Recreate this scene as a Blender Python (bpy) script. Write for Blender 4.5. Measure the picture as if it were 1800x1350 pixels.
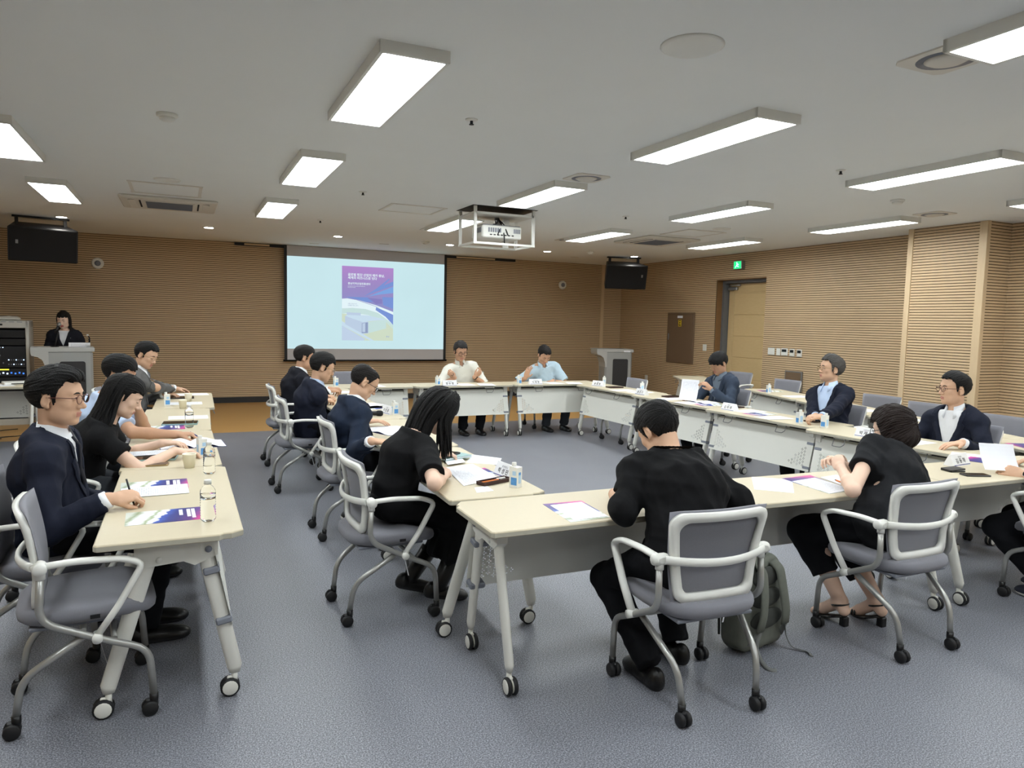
import bpy, bmesh, math, random
import numpy as np
from mathutils import Vector, Matrix

for _o in list(bpy.data.objects):
    bpy.data.objects.remove(_o)
scene = bpy.context.scene
COL = scene.collection

# ---------------------------------------------------------------- camera
CAMZ = 1.54
FPX = 1261.66
_yaw, _pit, _rol = [math.radians(a) for a in (24.757, 4.936, 1.279)]
_f = Vector((math.sin(_yaw)*math.cos(_pit), math.cos(_yaw)*math.cos(_pit), -math.sin(_pit)))
_r = Vector((math.cos(_yaw), -math.sin(_yaw), 0))
_u = _r.cross(_f)
CR = math.cos(_rol)*_r + math.sin(_rol)*_u
CU = -math.sin(_rol)*_r + math.cos(_rol)*_u
CF = _f
cam_data = bpy.data.cameras.new('camera')
cam = bpy.data.objects.new('camera', cam_data)
COL.objects.link(cam)
cam_data.sensor_width = 36.0
cam_data.lens = 36.0*FPX/1800.0
cam_data.clip_start = 0.05
cam.matrix_world = Matrix((
    (CR.x, CU.x, -CF.x, 0), (CR.y, CU.y, -CF.y, 0), (CR.z, CU.z, -CF.z, CAMZ), (0, 0, 0, 1)))
scene.camera = cam
CO = Vector((0, 0, CAMZ))

def _ray(px, py):
    return CF + CR*((px-900)/FPX) - CU*((py-675)/FPX)
def atz(px, py, z):
    d = _ray(px, py); return CO + d*((z-CAMZ)/d.z)
def aty(px, py, y):
    d = _ray(px, py); return CO + d*(y/d.y)
def atx(px, py, x):
    d = _ray(px, py); return CO + d*(x/d.x)

# ---------------------------------------------------------------- world, exposure
world = bpy.data.worlds.new('room_ambient'); scene.world = world
world.use_nodes = True
world.node_tree.nodes['Background'].inputs[0].default_value = (0.5, 0.5, 0.5, 1)
world.node_tree.nodes['Background'].inputs[1].default_value = 0.05
vs = scene.view_settings
vs.view_transform = 'Standard'; vs.look = 'None'; vs.gamma = 1.0
vs.use_curve_mapping = False
vs.exposure = 0.0
PANEL_WATT = 24.5        # emission of the ceiling panel diffusers
DOWN_WATT = 60.0         # emission of the round downlights

# ---------------------------------------------------------------- room size
YW = 13.60     # screen wall
XW = 8.90      # door wall
XL = -3.3      # left wall
YB = -3.2      # wall behind the camera
ZC = 2.824     # ceiling
ZT = 0.70      # table top
# ---------------------------------------------------------------- helpers
MAT = {}
def srgb(r, g, b):
    def c(v):
        v /= 255.0
        return v/12.92 if v <= 0.04045 else ((v+0.055)/1.055)**2.4
    return (c(r), c(g), c(b), 1.0)

def mat(name, col, rough=0.5, metal=0.0, spec=0.5, noise=None, bump=None, emit=None, trans=0.0, ior=1.45, sheen=0.0, coat=0.0, alpha=1.0):
    """Procedural principled material. noise=(scale, amount[, detail]) varies the colour; bump=(scale, strength[, stretch])."""
    m = bpy.data.materials.new(name); m.use_nodes = True
    nt = m.node_tree; b = nt.nodes['Principled BSDF']
    b.inputs['Base Color'].default_value = col
    b.inputs['Roughness'].default_value = rough
    b.inputs['Metallic'].default_value = metal
    b.inputs['Specular IOR Level'].default_value = spec
    b.inputs['IOR'].default_value = ior
    b.inputs['Transmission Weight'].default_value = trans
    b.inputs['Alpha'].default_value = alpha
    if sheen: b.inputs['Sheen Weight'].default_value = sheen
    if coat: b.inputs['Coat Weight'].default_value = coat
    if emit:
        b.inputs['Emission Color'].default_value = emit[0]
        b.inputs['Emission Strength'].default_value = emit[1]
    if noise or bump:
        tc = nt.nodes.new('ShaderNodeTexCoord')
    if noise:
        n = nt.nodes.new('ShaderNodeTexNoise'); n.inputs['Scale'].default_value = noise[0]
        n.inputs['Detail'].default_value = noise[2] if len(noise) > 2 else 3.0
        nt.links.new(tc.outputs['Object'], n.inputs['Vector'])
        mx = nt.nodes.new('ShaderNodeMix'); mx.data_type = 'RGBA'
        a = noise[1]
        mx.inputs[6].default_value = tuple(max(0, c*(1-a)) for c in col[:3])+(1,)
        mx.inputs[7].default_value = tuple(min(1, c*(1+a)) for c in col[:3])+(1,)
        nt.links.new(n.outputs['Fac'], mx.inputs[0])
        nt.links.new(mx.outputs[2], b.inputs['Base Color'])
    if bump:
        n2 = nt.nodes.new('ShaderNodeTexNoise'); n2.inputs['Scale'].default_value = bump[0]
        n2.inputs['Detail'].default_value = 4.0
        mp = nt.nodes.new('ShaderNodeMapping')
        if len(bump) > 2: mp.inputs['Scale'].default_value = bump[2]
        nt.links.new(tc.outputs['Object'], mp.inputs['Vector'])
        nt.links.new(mp.outputs['Vector'], n2.inputs['Vector'])
        bp = nt.nodes.new('ShaderNodeBump'); bp.inputs['Strength'].default_value = bump[1]
        bp.inputs['Distance'].default_value = 0.01
        nt.links.new(n2.outputs['Fac'], bp.inputs['Height'])
        nt.links.new(bp.outputs['Normal'], b.inputs['Normal'])
    MAT[name] = m
    return m

class MB:
    """Collects shapes and links them as one mesh object."""
    def __init__(self):
        self.v = []; self.f = []; self.s = []; self.mi = []
    def add(self, vs, fs, smooth=False, mi=0):
        o = len(self.v)
        self.v.extend([tuple(p) for p in vs])
        for f in fs:
            self.f.append(tuple(i+o for i in f)); self.s.append(smooth); self.mi.append(mi)
        return self
    def box(self, c, d, rot=None, mi=0, bev=0.0):
        x, y, z = d[0]/2, d[1]/2, d[2]/2
        if bev > 0:
            b = min(bev, x*.9, y*.9, z*.9)
            vs = []
            for sz in (-1, 1):
                for (sx, sy) in ((-1, -1), (1, -1), (1, 1), (-1, 1)):
                    vs += [(sx*(x-b), sy*(y-b), sz*z), (sx*x, sy*(y-b), sz*(z-b)), (sx*(x-b), sy*y, sz*(z-b))]
            pts = [Vector(p) for p in vs]
            bm = bmesh.new()
            for p in pts: bm.verts.new(p)
            r = bmesh.ops.convex_hull(bm, input=bm.verts)
            bm.verts.index_update()
            vv = [v.co.copy() for v in bm.verts]; ff = [[v.index for v in f.verts] for f in bm.faces]
            bm.free()
        else:
            vv = [Vector((sx*x, sy*y, sz*z)) for sz in (-1, 1) for (sx, sy) in ((-1, -1), (1, -1), (1, 1), (-1, 1))]
            ff = [(3, 2, 1, 0), (4, 5, 6, 7), (0, 1, 5, 4), (1, 2, 6, 5), (2, 3, 7, 6), (3, 0, 4, 7)]
        c = Vector(c)
        if rot is not None: vv = [rot @ p for p in vv]
        return self.add([p+c for p in vv], ff, False, mi)
    def tube(self, path, r, n=8, closed=False, flat=None, mi=0, up=None):
        """Sweep a circle (or an ellipse with flat=(ru, rv)) along a path; r may be a list."""
        P = [Vector(p) for p in path]; m = len(P)
        R = r if isinstance(r, (list, tuple)) else [r]*m
        T = []
        for i in range(m):
            a = P[(i-1) % m] if (closed or i > 0) else P[0]
            b = P[(i+1) % m] if (closed or i < m-1) else P[-1]
            T.append((b-a).normalized() if (b-a).length > 1e-9 else Vector((0, 0, 1)))
        ref = Vector(up) if up else (Vector((0, 0, 1)) if abs(T[0].z) < .9 else Vector((0, 1, 0)))
        vs = []; U = (ref - T[0]*ref.dot(T[0])).normalized()
        for i in range(m):
            U = U - T[i]*U.dot(T[i])
            if U.length < 1e-6: U = T[i].orthogonal()
            U.normalize(); W = T[i].cross(U)
            fu, fv = flat if flat else (1, 1)
            for k in range(n):
                a = 2*math.pi*k/n
                vs.append(P[i] + U*(math.cos(a)*R[i]*fu) + W*(math.sin(a)*R[i]*fv))
        fs = []
        for i in range(m if closed else m-1):
            j = (i+1) % m
            for k in range(n):
                l = (k+1) % n
                fs.append((i*n+k, i*n+l, j*n+l, j*n+k))
        self.add(vs, fs, True, mi)
        if not closed:
            o = len(self.v)-len(vs)
            self.f.append(tuple(o+k for k in range(n-1, -1, -1))); self.s.append(False); self.mi.append(mi)
            self.f.append(tuple(o+(m-1)*n+k for k in range(n))); self.s.append(False); self.mi.append(mi)
        return self
    def lathe(self, prof, n=20, c=(0, 0, 0), axis='z', mi=0, smooth=True, rot=None):
        vs = []
        for (r, z) in prof:
            for k in range(n):
                a = 2*math.pi*k/n
                p = Vector((r*math.cos(a), r*math.sin(a), z))
                if axis == 'x': p = Vector((p.z, p.x, p.y))
                if axis == 'y': p = Vector((p.x, p.z, p.y))
                if rot is not None: p = rot @ p
                vs.append(p+Vector(c))
        fs = []
        for i in range(len(prof)-1):
            for k in range(n):
                l = (k+1) % n
                fs.append((i*n+k, i*n+l, (i+1)*n+l, (i+1)*n+k))
        if axis == 'y': fs = [f[::-1] for f in fs]
        if prof[0][0] > 1e-6: fs.append(tuple(range(n-1, -1, -1)))
        if prof[-1][0] > 1e-6: fs.append(tuple((len(prof)-1)*n+k for k in range(n)))
        return self.add(vs, fs, smooth, mi)
    def prism(self, poly, z0, z1, M=None, mi=0, bev=0.0):
        """Extrude a 2-D outline (ccw) from z0 to z1, optional matrix."""
        n = len(poly)
        if bev:
            c = Vector((sum(p[0] for p in poly)/n, sum(p[1] for p in poly)/n))
            def ins(b):
                out = []
                for i in range(n):
                    a = Vector(poly[i-1]); p = Vector(poly[i]); q = Vector(poly[(i+1) % n])
                    e1 = (p-a).normalized(); e2 = (q-p).normalized()
                    n1 = Vector((-e1.y, e1.x)); n2 = Vector((-e2.y, e2.x))
                    s = n1+n2
                    out.append(p + (s*(b/max(.3, s.dot(n1))) if s.length > 1e-6 else n1*b))
                return out
            i_ = ins(bev)
            rings = [(i_, z0), (poly, z0+bev), (poly, z1-bev), (i_, z1)]
        else:
            rings = [(poly, z0), (poly, z1)]
        vs = [Vector((p[0], p[1], z)) for (R, z) in rings for p in R]
        fs = [tuple(range(n-1, -1, -1)), tuple((len(rings)-1)*n+k for k in range(n))]
        for i in range(len(rings)-1):
            for k in range(n):
                l = (k+1) % n
                fs.append((i*n+k, i*n+l, (i+1)*n+l, (i+1)*n+k))
        if M is not None: vs = [M @ p for p in vs]
        return self.add(vs, fs, False, mi)
    def mesh(self, name):
        me = bpy.data.meshes.new(name)
        me.from_pydata(self.v, [], self.f)
        me.polygons.foreach_set('use_smooth', self.s)
        me.polygons.foreach_set('material_index', self.mi)
        me.update()
        return me
    def build(self, name, m, parent=None, loc=None):
        me = self.mesh(name)
        for x in (m if isinstance(m, (list, tuple)) else [m]):
            me.materials.append(MAT[x] if isinstance(x, str) else x)
        return link(name, me, parent, loc)

def link(name, me, parent=None, loc=None):
    o = bpy.data.objects.new(name, me); COL.objects.link(o)
    if parent is not None: o.parent = parent
    if loc is not None: o.location = loc
    return o
def empty(name, loc=(0, 0, 0), rz=0.0):
    o = bpy.data.objects.new(name, None); COL.objects.link(o)
    o.empty_display_size = 0.1
    o.location = loc; o.rotation_euler = (0, 0, rz)
    return o
def tag(o, label=None, cat=None, group=None, kind=None):
    if label: o['label'] = label
    if cat: o['category'] = cat
    if group: o['group'] = group
    if kind: o['kind'] = kind
    return o
def copy_tree(o, parent=None):
    c = o.copy(); COL.objects.link(c)
    if parent is not None: c.parent = parent
    for ch in list(o.children): copy_tree(ch, c)
    return c
def fillet(path, r, n=5):
    P = [Vector(p) for p in path]; out = [P[0]]
    for i in range(1, len(P)-1):
        a = (P[i-1]-P[i]); b = (P[i+1]-P[i])
        d = min(r, a.length*.48, b.length*.48)
        s = P[i]+a.normalized()*d; e = P[i]+b.normalized()*d
        for k in range(n+1):
            t = k/n
            out.append(s*(1-t)**2 + P[i]*(2*t*(1-t)) + e*t*t)
    out.append(P[-1]); return out
def rrect(w, h, r, n=5, cx=0, cy=0):
    pts = []
    for (sx, sy, a0) in ((1, -1, -90), (1, 1, 0), (-1, 1, 90), (-1, -1, 180)):
        for k in range(n+1):
            a = math.radians(a0+90*k/n)
            pts.append((cx+sx*(w/2-r)+r*math.cos(a), cy+sy*(h/2-r)+r*math.sin(a)))
    return pts
def RZ(a): return Matrix.Rotation(a, 3, 'Z')
def rot3(axis, deg): return Matrix.Rotation(math.radians(deg), 3, axis)
# ---------------------------------------------------------------- materials
mat('ceiling_paint', srgb(232, 234, 232), .9, noise=(3, .015))
mat('plain_wall', srgb(190, 172, 142), .8, noise=(2, .03))
mat('white_plastic', srgb(226, 226, 220), .42, noise=(8, .02))
mat('leg_white', srgb(222, 221, 213), .4, noise=(6, .02))
mat('warm_white', srgb(214, 210, 200), .5, noise=(8, .03))
mat('grey_plastic', srgb(126, 130, 140), .5, noise=(30, .04))
mat('dark_plastic', srgb(30, 30, 32), .45, noise=(30, .1))
mat('black_plastic', srgb(16, 16, 18), .4, noise=(30, .1))
mat('rubber', srgb(22, 22, 24), .6, noise=(60, .15))
mat('silver_tube', srgb(168, 168, 164), .34, metal=.55, noise=(14, .05))
mat('steel', srgb(150, 150, 150), .35, metal=.8, noise=(14, .06))
mat('grey_metal', srgb(112, 114, 116), .45, metal=.2, noise=(12, .05))
mat('chair_fabric', srgb(122, 122, 130), .9, noise=(420, .16, 2), bump=(900, .35), sheen=.2)
mat('table_top', srgb(200, 189, 163), .42, noise=(40, .02), bump=(300, .03))
mat('table_edge', srgb(178, 174, 158), .45, noise=(20, .02))
mat('panel_white', srgb(222, 222, 214), .5, noise=(5, .015))
mat('dark_recess', srgb(20, 19, 18), .9, noise=(10, .1))
mat('black_base', srgb(38, 38, 40), .5, noise=(8, .1))
mat('speaker_black', srgb(20, 21, 25), .7, noise=(300, .25, 2), bump=(800, .4))
mat('bronze_panel', srgb(124, 103, 82), .45, metal=.25, noise=(4, .05))
mat('yellow_sticker', srgb(220, 190, 40), .5, noise=(60, .1))
mat('paper', srgb(238, 240, 245), .7, noise=(30, .01))
mat('ink', srgb(60, 62, 78), .7, noise=(60, .1))
mat('ink_black', srgb(25, 25, 32), .6, noise=(60, .1))
mat('glass_dark', srgb(12, 12, 14), .12, noise=(10, .1))
mat('led_green', srgb(30, 200, 120), .4, emit=(srgb(40, 220, 130), 1.2), noise=(30, .05))
mat('led_white', srgb(235, 240, 255), .4, emit=(srgb(200, 225, 255), 1.6), noise=(30, .05))
mat('led_yellow', srgb(220, 220, 60), .4, emit=(srgb(220, 220, 70), 1.2), noise=(30, .05))
mat('led_blue', srgb(60, 120, 240), .4, emit=(srgb(70, 140, 255), 1.0), noise=(30, .05))
mat('panel_emit', (1, 1, 1, 1), .5, emit=((0.93, 0.985, 1.0, 1), PANEL_WATT), noise=(5, .0))
mat('down_emit', (1, 1, 1, 1), .5, emit=((1.0, 0.97, 0.90, 1), DOWN_WATT), noise=(5, .0))

def wood(name, c1, c2, rough=.5, scale=(2, 2, 45), extra=6.0):
    m = bpy.data.materials.new(name); m.use_nodes = True
    nt = m.node_tree; b = nt.nodes['Principled BSDF']; b.inputs['Roughness'].default_value = rough
    tc = nt.nodes.new('ShaderNodeTexCoord'); mp = nt.nodes.new('ShaderNodeMapping')
    mp.inputs['Scale'].default_value = scale
    n = nt.nodes.new('ShaderNodeTexNoise'); n.inputs['Scale'].default_value = extra; n.inputs['Detail'].default_value = 4
    mx = nt.nodes.new('ShaderNodeMix'); mx.data_type = 'RGBA'
    mx.inputs[6].default_value = c1; mx.inputs[7].default_value = c2
    nt.links.new(tc.outputs['Object'], mp.inputs['Vector']); nt.links.new(mp.outputs['Vector'], n.inputs['Vector'])
    nt.links.new(n.outputs['Fac'], mx.inputs[0]); nt.links.new(mx.outputs[2], b.inputs['Base Color'])
    MAT[name] = m
wood('slat_wood', srgb(196, 168, 132), srgb(214, 187, 150), .5, (1, 1, 22))
wood('slat_groove', srgb(66, 48, 30), srgb(80, 60, 40), .8)
wood('trim_wood', srgb(204, 178, 142), srgb(216, 192, 156), .45, (22, 22, 1))
wood('door_wood', srgb(200, 172, 124), srgb(216, 190, 142), .45, (1, 2, 26))
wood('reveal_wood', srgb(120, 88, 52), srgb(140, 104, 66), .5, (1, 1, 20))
wood('strip_floor', srgb(178, 136, 78), srgb(190, 148, 90), .42, (1, 12, 1))

def speckle(name):
    m = bpy.data.materials.new(name); m.use_nodes = True
    nt = m.node_tree; b = nt.nodes['Principled BSDF']
    tc = nt.nodes.new('ShaderNodeTexCoord')
    n = nt.nodes.new('ShaderNodeTexNoise'); n.inputs['Scale'].default_value = 175; n.inputs['Detail'].default_value = 4
    n.inputs['Roughness'].default_value = .75
    r = nt.nodes.new('ShaderNodeValToRGB')
    e = r.color_ramp.elements
    e[0].position = .36; e[0].color = srgb(54, 56, 66)
    e[1].position = .64; e[1].color = srgb(170, 172, 182)
    k = r.color_ramp.elements.new(.5); k.color = srgb(112, 114, 121)
    nt.links.new(tc.outputs['Object'], n.inputs['Vector']); nt.links.new(n.outputs['Fac'], r.inputs['Fac'])
    nt.links.new(r.outputs['Color'], b.inputs['Base Color'])
    n2 = nt.nodes.new('ShaderNodeTexNoise'); n2.inputs['Scale'].default_value = 2.2
    mr = nt.nodes.new('ShaderNodeMapRange'); mr.inputs[3].default_value = .36; mr.inputs[4].default_value = .50
    nt.links.new(tc.outputs['Object'], n2.inputs['Vector']); nt.links.new(n2.outputs['Fac'], mr.inputs[0])
    nt.links.new(mr.outputs[0], b.inputs['Roughness'])
    b.inputs['Specular IOR Level'].default_value = .45
    MAT[name] = m
speckle('vinyl_floor')

# ---------------------------------------------------------------- room shell
def struct(name, mb, m, parent=None, label=None):
    o = mb.build(name, m, parent)
    if parent is None: o['kind'] = 'structure'
    if label: o['label'] = label
    return o
YS = 10.10     # edge of the wood-look strip in front of the screen wall
struct('floor', MB().box(((XL+XW+.6)/2, (YB+YS)/2, -.05), (XW+.6-XL, YS-YB, .1)), 'vinyl_floor', label='blue grey speckled vinyl floor')
struct('floor', MB().box(((XL+XW+.6)/2, (YW+.3+YS)/2, -.05), (XW+.6-XL, YW+.3-YS, .1)), 'strip_floor', label='tan wood look floor strip in front of the screen wall')
struct('ceiling', MB().box(((XL+XW+.6)/2, (YB+YW+.3)/2, ZC+.06), (XW+.6-XL, YW+.3-YB, .12)), 'ceiling_paint', label='plain pale ceiling')

PITCH = .0347
def slatted(A, B, nrm, z0, z1, parent, name='slat_panel'):
    """Horizontal slats with real grooves between two floor points A, B; nrm points into the room."""
    A = Vector((A[0], A[1], 0)); B = Vector((B[0], B[1], 0)); nv = Vector((nrm[0], nrm[1], 0))
    fr = MB(); gr = MB()
    z = math.ceil((z0-.001)/PITCH)*PITCH
    edges = []
    zz = z0
    k = int(math.floor(z0/PITCH))
    while k*PITCH < z1:
        a = max(z0, k*PITCH+.0085); b = min(z1, (k+1)*PITCH)
        if b-a > .001: edges.append((a, b))
        k += 1
    prev = z0
    flip = nv.cross(B-A).z < 0
    def q(mb, p):
        mb.add(p, [(0, 1, 2, 3)])
    for (a, b) in edges:
        o = nv*.012
        q(fr, [A+o+Vector((0, 0, a)), B+o+Vector((0, 0, a)), B+o+Vector((0, 0, b)), A+o+Vector((0, 0, b))])
        q(fr, [A+Vector((0, 0, a)), B+Vector((0, 0, a)), B+o+Vector((0, 0, a)), A+o+Vector((0, 0, a))])
        q(fr, [A+o+Vector((0, 0, b)), B+o+Vector((0, 0, b)), B+Vector((0, 0, b)), A+Vector((0, 0, b))])
    g = nv*.002
    q(gr, [A+g+Vector((0, 0, z0)), B+g+Vector((0, 0, z0)), B+g+Vector((0, 0, z1)), A+g+Vector((0, 0, z1))])
    o = fr.build(name, 'slat_wood', parent); o['kind'] = 'stuff'
    gr.build('groove_backing', 'slat_groove', parent)
    return o

# screen wall
w = struct('wall_front', MB().box(((XL+XW+.3)/2, YW+.1, ZC/2), (XW+.3-XL, .2, ZC)), 'plain_wall', label='screen wall clad in horizontal wood slats')
slatted((XL, YW), (XW, YW), (0, -1), .10, ZC, w)
XP = aty(1060, 470, YW).x
MB().box((XP, YW-.012, ZC/2), (.075, .03, ZC)).build('corner_post', 'trim_wood', w)
struct('baseboard_front', MB().box(((XL+XW)/2, YW-.012, .05), (XW-XL, .03, .10)), 'black_base', label='dark skirting along the screen wall')
# door wall with its opening and pilaster
DY0, DY1, DZ = 9.225, 10.45, 2.385
PY0, PY1, PX = 5.35, 6.325, 8.455
wr = MB()
wr.box((XW+.25, (YB+DY0)/2, ZC/2), (.5, DY0-YB, ZC)); wr.box((XW+.25, (DY1+YW+.2)/2, ZC/2), (.5, YW+.2-DY1, ZC))
wr.box((XW+.25, (DY0+DY1)/2, (DZ+ZC)/2), (.5, DY1-DY0, ZC-DZ))
w = struct('wall_right', wr, 'plain_wall', label='door wall clad in horizontal wood slats')
slatted((XW, DY1), (XW, YW), (-1, 0), .10, ZC, w)
slatted((XW, PY1), (XW, DY0), (-1, 0), .10, ZC, w)
slatted((XW, DY0), (XW, DY1), (-1, 0), DZ, ZC, w)
slatted((XW, YB), (XW, PY0), (-1, 0), .10, ZC, w)
struct('baseboard_right', MB().box((XW-.01, (DY1+YW)/2, .05), (.03, YW-DY1, .10)).box((XW-.01, (PY1+DY0)/2, .05), (.03, DY0-PY1, .10)).box((XW-.01, (YB+PY0)/2, .05), (.03, PY0-YB, .10)), 'black_base', label='dark skirting along the door wall')
w = struct('wall_pilaster', MB().box(((PX+XW)/2, (PY0+PY1)/2, ZC/2), (XW-PX, PY1-PY0, ZC)), 'plain_wall', label='slatted pilaster standing proud of the door wall')
slatted((PX, PY0), (PX, PY1), (-1, 0), .10, ZC, w)
slatted((PX, PY0), (XW, PY0), (0, -1), .10, ZC, w)
MB().box((PX-.008, PY1-.03, ZC/2), (.03, .07, ZC)).build('corner_post', 'trim_wood', w)
MB().box((PX-.008, PY0+.03, ZC/2), (.03, .09, ZC)).box((PX+.01, PY0-.008, ZC/2), (.05, .02, ZC)).build('corner_post', 'trim_wood', w)
w = struct('wall_left', MB().box((XL-.1, (YB+YW)/2, ZC/2), (.2, YW-YB+.4, ZC)), 'plain_wall', label='left wall clad in wood slats')
slatted((XL, YB), (XL, YW), (1, 0), .10, ZC, w)
w = struct('wall_back', MB().box(((XL+XW)/2, YB-.1, ZC/2), (XW-XL+.8, .2, ZC)), 'plain_wall', label='wall behind the seats')

# ---- door in its recess
d = empty('door_1', (XW, (DY0+DY1)/2, 0)); d['kind'] = 'structure'; d['label'] = 'tall maple door set in a deep grey framed recess'
hw = (DY1-DY0)/2
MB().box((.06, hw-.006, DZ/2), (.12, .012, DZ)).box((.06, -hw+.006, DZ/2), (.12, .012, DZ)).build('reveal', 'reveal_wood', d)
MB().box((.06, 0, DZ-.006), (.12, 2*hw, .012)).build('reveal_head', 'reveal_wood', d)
MB().box((.20, hw-.03, DZ/2), (.16, .06, DZ)).box((.20, -hw+.03, DZ/2), (.16, .06, DZ)).box((.20, 0, DZ-.03), (.16, 2*hw-.12, .06)).build('door_frame', 'grey_metal', d)
leaf = MB().box((.26, 0, (DZ-.07)/2+.005), (.04, 2*hw-.13, DZ-.08)).build('door_leaf', 'door_wood', d)
zz = DZ-.24
for k in range(6):
    h = .385
    if zz-h < .02: h = zz-.03
    MB().box((.236, -.06, zz-h/2), (.012, 2*hw-.30, h-.012), bev=.004).build('panel', 'door_wood', leaf)
    zz -= h
    if zz < .06: break
MB().box((.236, -.06, DZ-.155), (.012, 2*hw-.30, .13), bev=.004).build('panel', 'door_wood', leaf)
MB().box((.236, hw-.14, DZ/2-.04), (.012, .13, DZ-.14), bev=.004).build('stile', 'door_wood', leaf)
MB().box((.20, hw-.20, DZ-.155), (.05, .22, .06), bev=.008).tube([(.19, hw-.12, DZ-.12), (.12, hw-.25, DZ-.10), (.17, hw-.42, DZ-.10)], .012).build('door_closer', 'steel', d)
MB().tube(fillet([(.235, -hw+.16, .95), (.19, -hw+.16, .95), (.19, -hw+.16, 1.25), (.235, -hw+.16, 1.25)], .03), .012).build('door_handle', 'steel', d)

# ---------------------------------------------------------------- things on the walls
def wall_box(name, pts, x_or_y, depth, m, label, cat, bev=.006, parent=None):
    """A shallow box on the door wall, its corners given by two photo pixels."""
    a = atx(*pts[0], x_or_y); b = atx(*pts[1], x_or_y)
    c = ((a.y+b.y)/2, (a.z+b.z)/2); w_, h_ = abs(a.y-b.y), abs(a.z-b.z)
    root = empty(name, (x_or_y-.013, c[0], c[1]-h_/2))
    tag(root, label, cat)
    MB().box((-depth/2, 0, h_/2), (depth, w_, h_), bev=bev).build('body', m, root)
    return root, w_, h_
p, w_, h_ = wall_box('electrical_panel', ((1177, 550), (1219.5, 640)), XW, .03, 'bronze_panel', 'brown metal electrical panel door with a yellow warning sticker', 'panel', .004)
MB().box((-.034, 0, h_/2), (.008, w_-.07, h_-.07), bev=.003).build('panel_door', 'bronze_panel', p)
MB().box((-.045, w_/2-.07, h_*.52), (.014, .022, .13), bev=.005).build('handle', 'steel', p)
MB().box((-.039, 0, h_-.08), (.002, .16, .045)).build('name_label', 'paper', p)
s_ = MB().box((-.039, .0, h_-.20), (.002, .09, .13)).build('warning_sticker', 'yellow_sticker', p)
MB().box((-.0405, 0, h_-.195), (.001, .03, .03), rot3('X', 45)).box((-.0405, 0, h_-.24), (.001, .06, .02)).box((-.0405, 0, h_-.152), (.001, .06, .014)).build('warning_mark', 'ink_black', s_)
p, w_, h_ = wall_box('light_switch', ((1237, 605), (1243, 617)), XW, .012, 'white_plastic', 'single white light switch beside the door recess', 'switch')
MB().box((-.015, 0, h_/2), (.006, w_*.5, h_*.6), bev=.002).build('rocker', 'white_plastic', p)
for (x0, x1, y0, y1, kind, lab) in ((1352, 1363, 611, 624, 0, 'wide white switch plate, the one next to the door'), (1367, 1373, 612, 625, 0, 'narrow white switch plate between the wide plate and the screen controller'),
                               (1375.5, 1386, 612, 625.5, 1, 'white wall controller with the widest dark screen'), (1390, 1398, 613, 627, 2, 'cream thermostat between two other wall controllers'), (1403, 1411, 614, 628, 2, 'cream thermostat farthest from the door')):
    p, w_, h_ = wall_box('wall_controller' if kind else 'light_switch', ((x0, y0), (x1, y1)), XW, .018, 'white_plastic' if kind < 2 else 'warm_white', lab, 'controller' if kind else 'switch')
    if kind:
        MB().box((-.019, 0, h_*.68), (.003, w_*.7, h_*.36)).build('display', 'glass_dark', p)
        MB().box((-.019, 0, h_*.25), (.004, w_*.5, h_*.12), bev=.001).build('button', 'white_plastic', p)
    else:
        MB().box((-.02, 0, h_*.5), (.005, w_*.7, h_*.6), bev=.002).build('rocker', 'white_plastic', p)
p, w_, h_ = wall_box('wall_connection_box', ((1383, 651), (1411, 690)), XW, .03, 'steel', 'brushed steel connection box low on the slatted door wall', 'wall box', .004)
MB().box((-.031, 0, h_/2), (.004, w_-.04, h_-.04)).build('recess', 'bronze_panel', p)
MB().box((-.034, 0, h_*.5), (.004, .12, .05)).build('opening', 'dark_recess', p)
p, w_, h_ = wall_box('power_socket', ((1135, 659), (1139, 674)), XW, .012, 'white_plastic', 'white power socket on the door wall behind the empty chair', 'socket')
# exit sign
a = atx(1292, 459, XW-.08); b = atx(1303, 473, XW-.08)
e = empty('exit_sign', (XW-.05, (a.y+b.y)/2, b.z)); tag(e, 'small lit green exit sign above the door', 'sign')
sw, sh = abs(a.y-b.y)+.03, abs(a.z-b.z)
MB().box((0, 0, sh/2), (.09, sw, sh), bev=.006).build('housing', 'steel', e)
MB().box((-.047, 0, sh/2), (.004, sw-.02, sh-.02)).build('lit_face', 'led_green', e)
rm = MB()
rm.lathe([(0, -.001), (.012, -.001), (.012, .001)], 10, (-.0505, .012, sh*.76), 'x')
rm.tube([(-.0505, .0, sh*.66), (-.0505, .008, sh*.42)], .010, 6).tube([(-.0505, .008, sh*.42), (-.0505, .035, sh*.33), (-.0505, .045, sh*.18)], .006, 6)
rm.tube([(-.0505, .008, sh*.42), (-.0505, -.02, sh*.30), (-.0505, -.04, sh*.30)], .006, 6).tube([(-.0505, 0, sh*.64), (-.0505, -.03, sh*.58), (-.0505, -.03, sh*.46)], .005, 6)
rm.build('running_figure', 'led_white', e)
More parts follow.
